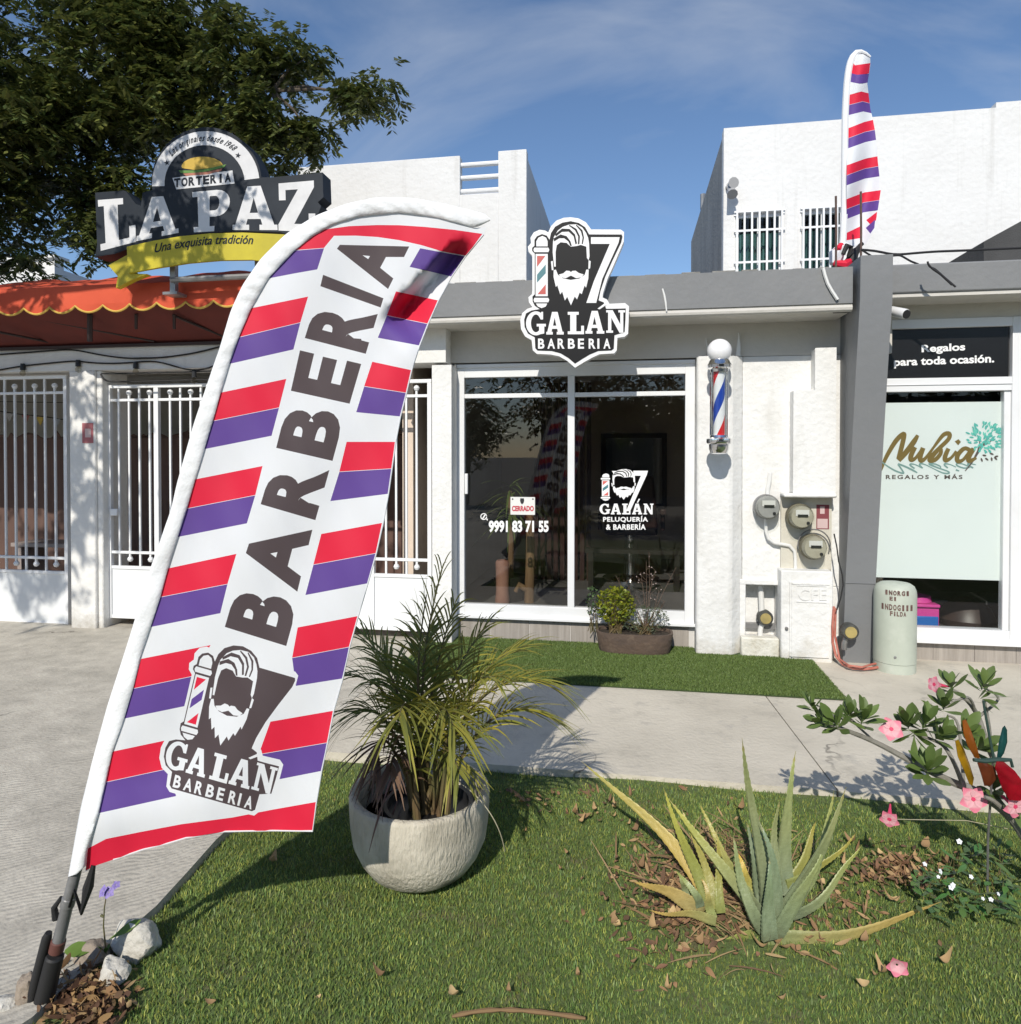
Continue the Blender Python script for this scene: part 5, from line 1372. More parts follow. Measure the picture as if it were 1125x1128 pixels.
for du, dv in ((4, 8), (5.5, -5)):
    a = Vector((lc.x, YH - .08, lc.z)); b = onY(803 + du, 206 + dv, YH - .25); m = MB(); m.tube([a, a * .5 + b * .5, b], [.03, .05, .075], 10); m.build('lamp_head', M('lamp_grey', (.35, .35, .35), .4), ll)
cab = MB()
def cable(px, Y, r=.006): cab.tube(smooth(resample([tuple(p) for p in px], 24), 2) if False else [onY(u, v, Y) for u, v in smooth(resample(px, 26), 2)], r, 6)
cable([(949, 275), (965, 276), (985, 281), (1005, 279), (1030, 277), (1060, 276), (1126, 273)], 6.2, .010)
cable([(972, 288), (980, 282), (992, 281), (1004, 288), (1012, 291)], 6.1, .008); cable([(949, 275), (962, 283), (973, 289)], 6.2, .008)
cab.build('power_cable', rubber, label='black cable sagging along the canopy roof beside the roof flag', cat='cable')
cab = MB()
cable([(1022, 288), (1024, 294), (1030, 296), (1040, 305), (1053, 316)], 5.12, .007); cable([(1022, 290), (1027, 296), (1036, 302), (1049, 314)], 5.115, .006)
cab.build('power_cable', rubber, label='black cable end hanging over the grey canopy edge at right', cat='cable')
m = MB(); m.tube([onY(u, v, 5.155) for u, v in ((907, 295), (909, 303), (912, 312), (917, 321), (923, 330))], .012, 6); m.build('white_cable', pvc, label='short white cable hanging down the grey canopy face', cat='cable')
m = MB(); a = onY(928, 338, 5.20); m.box(a.x - .05, a.x + .06, 5.19, 5.25, a.z - .035, a.z + .03); m.build('junction_box', rubber, label='black junction box where the canopy meets the grey column', cat='junction box', bevel=.005)
m = MB(); m.tube([onY(u, v, YF - .006) for u, v in ((730, 318), (732, 325), (733.5, 333), (734.5, 343))], [.006, .008, .008, .005], 6); m.build('canopy_drip', pvc, can)

# string lights on the restaurant header
sx_ = thing('string_lights', (-4.2, 5.38, 2.3), 'black string of lamp holders sagging along the restaurant header', 'string lights')
m = MB()
for px in ([(-8, 409), (2, 407), (25, 403), (55, 400), (85, 397), (100, 400), (130, 400.5), (150, 399), (170, 397), (185, 401), (200, 406), (214, 409), (230, 406), (250, 397)],
           [(-8, 391), (40, 387.5), (80, 384.5), (110, 391), (140, 395), (180, 394), (215, 389), (250, 380)], [(112, 411.5), (130, 411.5), (170, 410.5), (214, 409.5), (240, 408)],
           [(111, 412), (112, 417), (118, 420.5), (150, 420.5), (240, 418)]):
    m.tube([onY(u, v, 5.385) for u, v in smooth(resample(px, 40), 3)], .0075, 6)
m.build('wire', rubber, sx_)
for u, v in ((25, 402), (86, 398), (149.5, 400), (214, 410)):
    p = onY(u, v, 5.385); m = MB(); m.tube([p + Vector((0, 0, .012)), p + Vector((0, 0, -.045))], [.018, .022], 10); h = m.build('lamp_holder', black_m, sx_)
    m = MB(); m.lathe([(0, -.055), (.02, -.045), (.026, -.025), (.014, 0), (0, .0)], p + Vector((0, 0, -.046)), 10); m.build('bulb', glass_mat('bulb_glass', (.8, .78, .72), .8), h)
# pennants inside the carport
bt = thing('bunting', onY(45, 455, 6.8), 'faded string of pennants hanging inside the carport', 'bunting')
m = MB(); m.tube([onY(u, v, 6.8) for u, v in ((-20, 450), (20, 456), (50, 459), (75, 463), (110, 462))], .006, 5); m.tube([onY(u, v, 6.6) for u, v in ((-20, 442), (30, 443), (80, 443.5))], .004, 5); m.build('cord', rubber, bt)
for u, v, c in ((44, 459, (.50, .36, .08)), (10, 455, (.35, .34, .33)), (28, 457, (.30, .12, .10)), (62, 461, (.30, .32, .34))):
    a, b, d = onY(u - 4.5, v, 6.795), onY(u + 4.5, v + .6, 6.795), onY(u + .5, v + 10, 6.78); m = MB(); m.add([a, b, d, a + Vector((0, .004, 0)), b + Vector((0, .004, 0)), d + Vector((0, .004, 0))], [(0, 1, 2), (5, 4, 3), (0, 3, 4, 1), (1, 4, 5, 2), (2, 5, 3, 0)]); m.build('pennant', M('pennant_%d' % u, c, .8), bt)
# a metal bench in the carport
bn = thing('bench', onY(58, 640, 6.6), 'plain pale bench standing inside the left carport', 'bench')
m = MB(); a, b = onY(25, 598, 6.6), onY(76, 598, 6.6); m.box(a.x, b.x + .3, 6.45, 6.8, a.z - .02, a.z + .02); m.build('seat', M('bench_paint', (.30, .25, .23), .6), bn)
for xx in (a.x + .06, b.x + .22):
    m = MB(); m.box(xx, xx + .05, 6.47, 6.78, 0, a.z - .02); m.build('leg', M('bench_paint', (.30, .25, .23), .6), bn)

# ------------------------------------------------------------------ what stands inside the barber shop
FZ = .21
closed = MB(); YC2 = YGL - .012
closed.box(Xp(562.5, YC2), Xp(589.5, YC2), YC2, YC2 + .004, Zp(576, 567, YC2), Zp(576, 547.5, YC2), 0)
letters(closed, 'CERRADO', rect(564, 557.2, 588.2, 563.2), lambda u, v: onY(u, v, YC2 - .0012), 1, bold=.05)
closed.fill([[(573.3, 548.9), (577.3, 548.9), (577.6, 551.5), (576.8, 554.2), (575.2, 555.6), (573.8, 554.2), (573.0, 551.5)]], lambda a, b: onY(a, b, YC2 - .0012), 2)
for u in (564.8, 587.2): closed.fill([arc(u, 549.8, .9, .9, 0, 345, 10)], lambda a, b: onY(a, b, YC2 - .0012), 2)
closed.build('closed_sign', [M('card_white', (.74, .74, .71), .5), M('sign_red', (.50, .05, .07), .5), print_black], label='small white hanging card reading CERRADO in red on the glass door', cat='sign')
vz = onY(553.5, 656, 6.05)
vz.z = FZ
m = MB(); hgt = onY(553.5, 617, 6.05).z
m.lathe([(0, FZ), (.060, FZ), (.066, FZ + .03), (.056, FZ + .12), (.060, hgt - .06), (.062, hgt - .02), (.050, hgt), (.044, hgt), (.050, hgt - .03), (0, hgt - .05)], (vz.x, 6.05, 0), 24)
m.build('vase', M('terracotta', (.50, .27, .20), .75, (.40, .20, .15), 9, 5), label='tall slim terracotta vase just inside the shop glass', cat='vase')
m = MB(); p = onY(583, 656, 6.15); hz_ = onY(583, 555, 6.15).z
m.tube([(p.x, 6.15, FZ), (p.x + .01, 6.16, FZ + .5), (p.x + .005, 6.16, hz_)], [.045, .04, .036], 12); m.tube([(p.x, 6.15, FZ + .10), (p.x - .09, 6.12, FZ + .16), (p.x - .12, 6.12, FZ + .10)], [.03, .028, .02], 8)
m.build('wooden_post', M('driftwood', (.34, .22, .12), .8, (.20, .12, .06), 8, 6, stretch=(3, 3, .4)), label='rough wooden trunk post standing inside the shop beside the vase', cat='post')
# wall mirror and chair deeper in
mx0, mx1, mz0, mz1 = Xp(662, 8.9), Xp(735, 8.9), Zp(700, 560, 8.9), Zp(700, 477, 8.9)
wm = thing('wall_mirror', ((mx0 + mx1) / 2, 8.95, mz0), 'dark framed mirror on the back wall of the barber shop', 'mirror')
m = MB(); m.box(mx0, mx1, 8.95, 8.999, mz0, mz1); m.build('frame', M('dark_wood', (.05, .028, .02), .5), wm)
m = MB(); m.box(mx0 + .06, mx1 - .06, 8.94, 8.9495, mz0 + .06, mz1 - .06); m.build('mirror_glass', M('mirror', (.40, .40, .38), .06, metal=1.0), wm)
ch0 = onY(695, 640, 7.4); ch0.z = FZ
bc = thing('barber_chair', ch0, 'dark brown padded barber chair in the dim shop interior', 'chair')
leather = M('brown_leather', (.060, .032, .026), .4, (.045, .024, .02), 6, 4)
m = MB(); m.box(ch0.x - .27, ch0.x + .27, 7.18, 7.66, FZ + .50, FZ + .62); m.build('seat', leather, bc, bevel=.03)
m = MB(); m.hexa([(ch0.x - .27, 7.06, FZ + .58), (ch0.x + .27, 7.06, FZ + .58), (ch0.x + .27, 7.18, FZ + .58), (ch0.x - .27, 7.18, FZ + .58), (ch0.x - .22, 6.98, FZ + 1.12), (ch0.x + .22, 6.98, FZ + 1.12), (ch0.x + .22, 7.08, FZ + 1.12), (ch0.x - .22, 7.08, FZ + 1.12)]); m.build('backrest', leather, bc, bevel=.03)
for s in (-1, 1):
    m = MB(); m.box(ch0.x + s * .29, ch0.x + s * .35, 7.14, 7.60, FZ + .72, FZ + .78); m.box(ch0.x + s * .30, ch0.x + s * .34, 7.2, 7.26, FZ + .55, FZ + .72); m.build('armrest', leather, bc, bevel=.012)
m = MB(); m.lathe([(0, FZ), (.30, FZ), (.30, FZ + .03), (.08, FZ + .07), (.07, FZ + .50), (0, FZ + .5)], (ch0.x, 7.42, 0), 24); m.build('pedestal', chrome, bc)
m = MB(); a = onY(645, 634, 6.9); b = onY(752, 634, 6.9); m.box(a.x, b.x, 6.85, 7.0, FZ + .36, FZ + .40); 
for xx in (a.x + .03, b.x - .08): m.box(xx, xx + .05, 6.86, 6.99, FZ, FZ + .36)
m.build('low_bench', M('bench_dark', (.035, .03, .028), .4), label='low dark bench behind the right-hand shop pane', cat='bench')

# goods inside the gift shop
gz = .14
q = onY(1014, 682, 6.0)
m = MB(); m.box(q.x - .13, q.x + .10, 5.9, 6.1, gz + .0, gz + .20, 0); m.box(q.x - .12, q.x + .09, 5.885, 5.899, gz + .03, gz + .13, 1); m.box(q.x - .13, q.x + .10, 5.88, 6.1, gz + .20, gz + .225, 0)
m.lathe([(.10, 0), (.09, .05), (.0, .07)], (q.x - .02, 6.0, gz + .225), 16)
m.build('toy_box', [M('pink_plastic', (.62, .06, .30), .4), M('blue_pack', (.02, .14, .46), .4)], label='pink and blue toy package low in the gift shop window', cat='package', bevel=.008)
m = MB(); a = onY(1012, 660, 6.5); b = onY(1104, 660, 6.5); m.box(a.x, b.x + .2, 6.4, 6.8, a.z - .02, a.z + .02)
for xx in (a.x, b.x + .15): m.box(xx, xx + .04, 6.41, 6.79, gz, a.z - .02)
m.build('display_table', M('table_grey', (.20, .20, .20), .4), label='grey display table behind the gift shop blind', cat='table')
m = MB(); p = onY(1072, 690, 6.1); p.z = gz
m.lathe([(0, 0), (.17, 0), (.19, .06), (.15, .16), (.06, .23), (0, .24)], (p.x, 6.2, gz), 18, sx=1.1); m.build('handbag', M('dark_leather', (.055, .035, .03), .45, (.03, .02, .02), 6, 4), label='dark brown bag heaped on the gift shop floor', cat='bag')
# ------------------------------------------------------------------ planter and palm
PC = onZ(463, 957, LAWN_Z)
pr_t = (Vector(PC) - CAMP).dot(_rot @ Vector((0, 0, -1)))
PR = 76.5 * pr_t / F
prim_h = atT(463, 866, pr_t).z
pl_ = thing('round_planter', (PC.x, PC.y, LAWN_Z), 'big round pale stone planter on the lawn with tooled sides', 'planter')
def planter_mat():
    m_, n, l, p = nodes_of('tooled_stone'); p.inputs['Roughness'].default_value = .92
    tcn = n.new('ShaderNodeTexCoord')
    nz = n.new('ShaderNodeTexNoise'); nz.inputs['Scale'].default_value = 6; nz.inputs['Detail'].default_value = 8; l.new(tcn.outputs['Object'], nz.inputs['Vector'])
    r = n.new('ShaderNodeValToRGB'); e = r.color_ramp.elements
    e[0].position, e[0].color = .28, (.33, .30, .235, 1); e[1].position, e[1].color = .6, (.60, .555, .46, 1); l.new(nz.outputs['Fac'], r.inputs[0])
    mp1 = n.new('ShaderNodeMapping'); mp1.inputs['Scale'].default_value = (95, 95, 26); l.new(tcn.outputs['Object'], mp1.inputs[0])
    n2 = n.new('ShaderNodeTexNoise'); n2.inputs['Scale'].default_value = 1; n2.inputs['Detail'].default_value = 4; l.new(mp1.outputs[0], n2.inputs['Vector'])
    # old black lichen low on the left face
    n3 = n.new('ShaderNodeTexNoise'); n3.inputs['Scale'].default_value = 9; n3.inputs['Detail'].default_value = 7; l.new(tcn.outputs['Object'], n3.inputs['Vector'])
    sx = n.new('ShaderNodeSeparateXYZ'); l.new(tcn.outputs['Object'], sx.inputs[0])
    mr = n.new('ShaderNodeMapRange'); mr.inputs[1].default_value = .03; mr.inputs[2].default_value = .16; mr.inputs[3].default_value = .14; mr.inputs[4].default_value = -.1; l.new(sx.outputs[2], mr.inputs[0])
    ad = n.new('ShaderNodeMath'); ad.operation = 'ADD'; l.new(n3.outputs['Fac'], ad.inputs[0]); l.new(mr.outputs[0], ad.inputs[1])
    m2 = n.new('ShaderNodeMapRange'); m2.inputs[1].default_value = .66; m2.inputs[2].default_value = .80; m2.inputs[4].default_value = .8; l.new(ad.outputs[0], m2.inputs[0])
    mx = n.new('ShaderNodeMixRGB'); mx.inputs[2].default_value = (.09, .085, .07, 1); l.new(m2.outputs[0], mx.inputs[0]); l.new(r.outputs[0], mx.inputs[1]); l.new(mx.outputs[0], p.inputs['Base Color'])
    bp_ = n.new('ShaderNodeBump'); bp_.inputs['Strength'].default_value = 1.0; bp_.inputs['Distance'].default_value = .009; l.new(n2.outputs['Fac'], bp_.inputs['Height']); l.new(bp_.outputs[0], p.inputs['Normal'])
    return m_
H = prim_h - LAWN_Z
prof = [(0, 0), (.48, .0), (.61, .03), (.74, .11), (.85, .24), (.945, .42), (.98, .62), (.995, .82), (1.0, .95), (.99, .985), (.96, 1.0), (.91, 1.0), (.885, .985), (.87, .93), (.86, .6), (.84, .52), (0, .52)]
m = MB(); m.lathe([(a * PR, b * H) for a, b in prof], (PC.x, PC.y, LAWN_Z), 72)
pot = m.build('bowl', planter_mat(), pl_, angle=50, origin=(PC.x, PC.y, LAWN_Z))
m = MB(); m.lathe([(0, .70 * H), (.80 * PR, .70 * H)], (PC.x, PC.y, LAWN_Z), 30); m.build('potting_soil', M('potting_soil', (.030, .023, .017), .95, (.06, .045, .03), 30, 6, bump=.9, bscale=50), pl_)
m = MB(); cpx, cpy = PC.x + .05, PC.y - .06; m.lathe([(.13, .45 * H), (.155, .86 * H), (.165, .88 * H), (.165, .93 * H), (.150, .93 * H), (.145, .84 * H), (0, .8 * H)], (cpx, cpy, LAWN_Z), 30); m.build('nursery_pot', black_m, pl_)

def bez(p0, p1, p2, p3, n):
    p0, p1, p2, p3 = map(Vector, (p0, p1, p2, p3))
    return [p0 * (1 - t) ** 3 + p1 * 3 * t * (1 - t) ** 2 + p2 * 3 * t * t * (1 - t) + p3 * t ** 3 for t in [i / n for i in range(n + 1)]]

palm = thing('potted_palm', (cpx, cpy, LAWN_Z + .8 * H), 'bushy palm with long narrow leaflets growing in the stone planter', 'palm')
palm_m = M('palm_leaf', (.27, .255, .052), .5, trans=.22, tint='tint'); 
stem_m = M('palm_stem', (.10, .10, .035), .6, (.16, .10, .05), 9, 4)
rp_ = random.Random(11)
crown = Vector((cpx, cpy, LAWN_Z + .95 * H))
def blade(V, Fc, Tn, a, d, side, L, w, sag, colr):
    """one narrow folded leaflet from a along d"""
    b = len(V); n = 5
    for i in range(n + 1):
        t = i / n
        c = a + d * (L * t) + Vector((0, 0, -sag * L * t * t))
        ww = w * (math.sin(math.pi * min(1, .12 + t * .88)) ** .7) * (1 - t * .25) if i < n else 0.0006
        V += [c - side * ww, c + Vector((0, 0, -.15 * ww)), c + side * ww]; Tn += [colr] * 3
    for i in range(n):
        o = b + 3 * i
        Fc += [(o, o + 3, o + 4, o + 1), (o + 1, o + 4, o + 5, o + 2)]
def frond(tip_px, tip_t, ctrl_px, ctrl_t, cols, nleaf=26, leafL=.24, w=.0052, droop=.5, start=.22, base=None, fan=55):
    b0 = (base or crown) + Vector((rp_.uniform(-.03, .03), rp_.uniform(-.03, .03), -.06))
    p3 = atT(*tip_px, tip_t); pc = atT(*ctrl_px, ctrl_t)
    P = bez(b0, b0 + (pc - b0) * .7 + Vector((0, 0, .04)), pc + (p3 - pc) * .25, p3, 24)
    s = MB(); s.tube(P, [.008 * (1 - .85 * i / 24) + .0008 for i in range(25)], 6)
    st = s.build('frond', stem_m, palm)
    V, Fc, Tn = [], [], []
    for i in range(nleaf):
        t = start + (1 - start) * (i / (nleaf - 1)) ** .95
        k = t * 24; j = min(int(k), 23); a = P[j].lerp(P[j + 1], k - j); tg = (P[j + 1] - P[j]).normalized()
        up = Vector((0, 0, 1)); sd = tg.cross(up)
        sd = sd.normalized() if sd.length > .05 else Vector((1, 0, 0))
        nn = sd.cross(tg).normalized()
        for sg in (-1, 1):
            an = R(fan * (1 - .62 * t) + rp_.uniform(-9, 9))
            d = (tg * math.cos(an) + sd * sg * math.sin(an) + nn * rp_.uniform(.05, .35)).normalized()
            L = leafL * (.55 + .75 * math.sin(math.pi * min(.98, .15 + .75 * t))) * rp_.uniform(.85, 1.12)
            c = rp_.choice(cols); v = rp_.uniform(.8, 1.2)
            blade(V, Fc, Tn, a, d, d.cross(nn).normalized(), L, w * rp_.uniform(.8, 1.15), droop * rp_.uniform(.5, 1.3), (c[0] * v, c[1] * v, c[2] * v, 1))
    me = MB(); me.v = [tuple(p) for p in V]; me.f = [list(f) for f in Fc]; me.m = [0] * len(Fc)
    me.build('leaflets', palm_m, st, fixn=False, tint=Tn, angle=70)
GR_SHADE = [(.55, .72, .7), (.45, .65, .7), (.7, .82, .8)]; YE = [(1.6, 1.45, .9), (1.3, 1.25, .9), (1.0, 1.1, .9)]; OL = [(.9, .95, .9), (.7, .8, .8), (1.15, 1.1, .9)]; BR_ = [(.75, .5, 1.6), (.55, .38, 1.5)]  # dark greens carry the flag's shade in the tint of the left fronds
tt = pr_t
for a in [((487, 628), tt + .05, (455, 745), tt, OL, 26, .20), ((470, 655), tt - .05, (452, 760), tt - .05, GR_SHADE, 24, .20), ((500, 668), tt + .1, (470, 760), tt, OL, 24, .20),
          ((535, 690), tt + .2, (480, 760), tt + .1, OL, 26, .22), ((575, 712), tt + .15, (510, 738), tt + .05, OL, 26, .22), ((598, 752), tt - .05, (525, 735), tt - .05, YE, 30, .23),
          ((604, 790), tt + .05, (540, 758), tt, YE, 26, .20), ((402, 700), tt + .05, (440, 745), tt, GR_SHADE, 26, .22), ((388, 745), tt - .15, (430, 745), tt - .1, GR_SHADE, 26, .22),
          ((392, 790), tt - .1, (420, 760), tt - .1, GR_SHADE, 24, .20), ((440, 790), tt - .42, (448, 745), tt - .2, OL, 26, .23), ((500, 800), tt - .38, (478, 745), tt - .2, OL, 26, .22),
          ((468, 705), tt + .3, (462, 770), tt + .2, GR_SHADE, 24, .22), ((415, 830), tt - .2, (420, 790), tt - .15, BR_, 22, .16), ((505, 850), tt - .3, (492, 800), tt - .15, OL, 18, .15),
          ((430, 850), tt - .25, (432, 810), tt - .12, BR_, 18, .14), ((545, 745), tt - .25, (500, 745), tt - .15, OL, 26, .22), ((425, 720), tt + .2, (445, 765), tt + .1, GR_SHADE, 24, .2)]:
    frond(*a)
m = MB()
for k in range(16):
    a = rp_.uniform(0, 6.28); q = rp_.uniform(.01, .07); x, y = cpx + q * math.cos(a), cpy + q * math.sin(a)
    m.tube([(x, y, crown.z - .10), (x + .04 * math.cos(a), y + .04 * math.sin(a), crown.z + rp_.uniform(.1, .28))], [.012, .006], 6)
m.build('stem_cluster', stem_m, palm)
m = MB(); V, Fc, Tn = [], [], []
for k in range(22):
    a = rp_.uniform(2.2, 5.0); q = rp_.uniform(.05, .18); p = Vector((cpx - .05 + q * math.cos(a) * 1.1, cpy + q * math.sin(a), crown.z + rp_.uniform(.0, .16)))
    d = Vector((math.cos(a) * .6, math.sin(a) * .6, -.9 + rp_.uniform(-.2, .4))).normalized()
    blade(V, Fc, Tn, p, d, d.cross(Vector((.3, .2, 1))).normalized(), rp_.uniform(.08, .17), .004, .3, (*[x * rp_.uniform(.7, 1.1) for x in (.8, .55, 1.9)], 1))
m.v = [tuple(p) for p in V]; m.f = [list(f) for f in Fc]; m.m = [0] * len(Fc)
m.build('dry_skirt', palm_m, palm, fixn=False, tint=Tn)
m = MB(); m.tube(bez(atT(498, 858, tt - .15), atT(528, 872, tt - .3), atT(552, 905, tt - .32), atT(556, 938, tt - .25), 14), .0018, 5); m.build('dry_stalk', M('straw', (.42, .38, .26), .7), palm)

# ------------------------------------------------------------------ aloes
rs_al = random.Random(77)
AB = onZ(848, 1020, LAWN_Z)
at_ = (Vector(AB) - CAMP).dot(_rot @ Vector((0, 0, -1)))
aloe_g = M('aloe_green', (.185, .215, .125), .42, (.24, .26, .15), 7, 6, .4, .75, bump=.2, bscale=60, tint='tint')
def aloe_leaf(par, base, ctrl, tip, w0, th, cols, label=None, nseg=44, sidevec=None, w_pow=1.0):
    """a tapering channelled leaf along a curve"""
    P = bez(base, Vector(base).lerp(Vector(ctrl), .66), Vector(tip).lerp(Vector(ctrl), .5), tip, nseg)
    m = MB(); K = 12; tn = []; seed_ = rs_al.uniform(0, 6)
    view = (_rot @ Vector((0, 0, -1)))
    for i, p in enumerate(P):
        t = i / nseg
        tg = (P[min(i + 1, nseg)] - P[max(i - 1, 0)]).normalized()
        sd = sidevec if sidevec is not None else tg.cross(view)
        sd = (sd - tg * sd.dot(tg)).normalized(); nn = sd.cross(tg).normalized()
        if nn.dot(view) > 0: nn = -nn
        w = w0 * max(.02, (1 - t ** 1.15) ** 1.0) * (1 + .10 * math.sin(t * 3 + seed_)) * (1 + .03 * math.sin(t * 17 + seed_ * 3)) / 2
        hh = th * max(.05, (1 - t) ** .8)
        jag = 1.0; tooth = (.0022 if i % 2 else 0.0) if 1 < i < nseg - 2 else 0.0; p = p + nn * (.006 * math.sin(t * 9 + seed_)) + sd * (.004 * math.sin(t * 6 + seed_ * 2))
        for k in range(K):
            a = 2 * math.pi * k / K
            x, z = math.cos(a), math.sin(a)
            # upper face (towards the viewer) is channelled
            zz = (z * .5 - .55 * x * x * 0 + (.45 * x * x)) if z > 0 else z
            m.v.append(tuple(p + sd * (x * w * jag + (tooth if x > .99 else -tooth if x < -.99 else 0)) + nn * (zz * hh * (1 if z <= 0 else .75))))
            c0, c1 = cols
            f = min(1, max(0, t * 1.25 - .1))
            c = [c0[q] + (c1[q] - c0[q]) * f for q in range(3)]; e = (1.25 if abs(x) > .99 else 1) * (1 + .12 * math.sin(t * 23 + seed_) * math.sin(x * 5 + t * 9))
            if t > .93: c = [c[q] * .5 + (1.5, 1.0, .6)[q] * .5 for q in range(3)]
            tn.append((c[0] * e, c[1] * e, c[2] * e, 1))
    for i in range(nseg):
        for k in range(K): m.f.append([i * K + k, i * K + (k + 1) % K, (i + 1) * K + (k + 1) % K, (i + 1) * K + k]); m.m.append(0)
    m.f.append(list(range(K))[::-1]); m.m.append(0)
    o = m.build('leaf', aloe_g, par, tint=tn, angle=60)
    if label: o['label'] = label
    return o
G0, G1 = (.95, 1.02, 1.05), (1.2, 1.15, .8); YG0, YG1 = (1.2, 1.15, .6), (1.7, 1.3, .5); TN0, TN1 = (1.3, 1.2, .8), (2.3, 1.4, .7); OR0, OR1 = (1.6, 1.5, .8), (3.3, 1.9, .6)
al = thing('aloe_plant', AB, 'large aloe with thick grey-green upright leaves growing in the lawn', 'aloe')
B = lambda u, v, dt=0: atT(u, v, at_ + dt)
for bs, ct, tp, w, th, cols, lb in [
    ((846, 1010, .03), (838, 930, .05), (817, 812, .02), .056, .022, (G0, G1), None),
    ((862, 985, .10), (862, 920, .14), (877, 828, .16), .062, .022, (G0, (1.45, 1.4, .8)), None),
    ((856, 1012, -.02), (893, 980, -.10), (934, 868, -.10), .062, .024, (G0, G1), None),
    ((838, 1012, .0), (802, 960, -.03), (737, 880, .10), .056, .022, (G0, (2.0, 1.7, .6)), 'aloe leaf fading to yellow at its tip'),
    ((846, 1022, -.05), (868, 985, -.10), (838, 905, -.02), .058, .024, (G0, (.95, 1.1, 1.1)), None),
    ((843, 1000, .05), (836, 965, .08), (822, 905, .10), .056, .020, (G0, (.9, 1.0, 1.0)), None),
    ((846, 1034, -.06), (905, 1050, -.10), (1037, 994, .02), .066, .018, ((1.1, 1.15, .9), TN1), 'long tan dry leaf lying out to the right'),
    ((868, 990, .12), (885, 945, .2), (900, 905, .22), .055, .014, (YG0, YG1), 'yellow leaf behind the others'),
    ((866, 975, .10), (905, 960, .15), (945, 918, .15), .032, .008, (YG0, YG1), None),
    ((830, 1030, -.04), (800, 1040, -.03), (752, 1044, .0), .05, .012, (YG0, (1.2, 1.5, .6)), None),
    ((830, 990, .10), (818, 960, .12), (812, 940, .12), .06, .012, (OR0, OR1), 'orange withered leaf at the heart'),
    ((857, 985, .08), (850, 950, .1), (858, 880, .12), .042, .014, (G0, G1), None),
    ((852, 1030, -.08), (880, 1000, -.13), (908, 930, -.08), .050, .020, (G0, (1.3, 1.3, .8)), None),
    ((840, 1026, -.06), (818, 990, -.08), (806, 920, .0), .044, .018, (G0, (1.2, 1.25, .85)), None),
    ((848, 1032, -.10), (842, 1000, -.13), (850, 945, -.08), .048, .02, (G0, (.95, 1.1, 1.0)), None),
    ((866, 1000, .08), (915, 960, .10), (918, 870, .14), .040, .014, ((1.0, 1.1, .9), (1.6, 1.5, .8)), None),
    ((836, 1000, .08), (792, 940, .12), (770, 885, .18), .038, .012, ((1.1, 1.1, .8), (1.9, 1.5, .6)), None),
    ((872, 1010, -.02), (925, 985, -.06), (948, 930, .0), .034, .012, (G0, (1.6, 1.5, .7)), None)]:
    aloe_leaf(al, B(*bs), B(*ct), B(*tp), w, th, cols, lb)
al2p = onZ(765, 1000, LAWN_Z)
al2 = thing('aloe_plant', al2p, 'smaller half-dried yellowing aloe left of the large aloe', 'aloe')
for bs, ct, tp, w, th, cols, lb in [
    ((782, 985, .08), (742, 918, .25), (641, 838, .42), .056, .012, ((2.6, 1.6, .8), (1.9, 1.5, .7)), 'long yellow-tan leaf leaning far out to the left'),
    ((780, 990, .05), (757, 940, .08), (731, 868, .10), .046, .014, (YG0, (1.9, 1.6, .5)), None),
    ((775, 1002, .0), (745, 985, -.02), (697, 970, .0), .06, .012, ((1.7, 1.25, .9), TN1), 'flat withered tan leaf on the ground'),
    ((772, 1000, -.02), (766, 980, -.03), (745, 958, .0), .032, .010, (G0, (1.5, 1.5, .8)), None),
    ((785, 1010, -.02), (782, 985, -.03), (772, 968, .0), .032, .010, ((1.3, 1.3, .8), TN1), None),
    ((758, 995, .0), (752, 980, .0), (750, 962, .0), .026, .009, (G0, G1), None),
    ((790, 1000, .02), (778, 955, .05), (752, 890, .12), .034, .010, ((1.5, 1.3, .7), (1.9, 1.4, .6)), None),
    ((795, 1005, .0), (790, 970, .02), (790, 915, .06), .030, .010, (YG0, YG1), None),
    ((788, 1012, -.02), (760, 1010, -.03), (715, 1002, -.02), .034, .009, (TN0, TN1), None)]:
    aloe_leaf(al2, B(*bs), B(*ct), B(*tp), w, th, cols, lb)
# dead straw-like leaf remains among the aloes
rs = random.Random(5)
V, Fc, Tn = [], [], []
for k in range(300):
    u, v = rs.gauss(806, 42), rs.gauss(965, 34)
    if v < 905: v = 905 + rs.uniform(0, 40)
    p = onZ(u, v + 8, LAWN_Z + rs.uniform(0, .02))
    d = Vector((rs.uniform(-1, 1), rs.uniform(-.6, .8), rs.uniform(.0, .9) * (1 if v < 985 else .25))).normalized()
    c = rs.choice([(1.0, .86, .66), (.7, .58, .44), (1.3, 1.15, .85), (.5, .38, .32), (.8, .62, .45)])
    blade(V, Fc, Tn, p, d, d.cross(Vector((.2, -1, .3))).normalized(), rs.uniform(.03, .20) * (1 if k % 6 else 1.2), rs.uniform(.0012, .0045), rs.uniform(0, .6), (*c, 1))
straw_m = M('dead_leaf', (.30, .24, .16), .85, tint='tint', trans=.1)
m = MB(); m.v = [tuple(p) for p in V]; m.f = [list(f) for f in Fc]; m.m = [0] * len(Fc)
m.build('dead_leaf_litter', straw_m, kind='stuff', fixn=False, tint=Tn, angle=70)
V, Fc, Tn = [], [], []
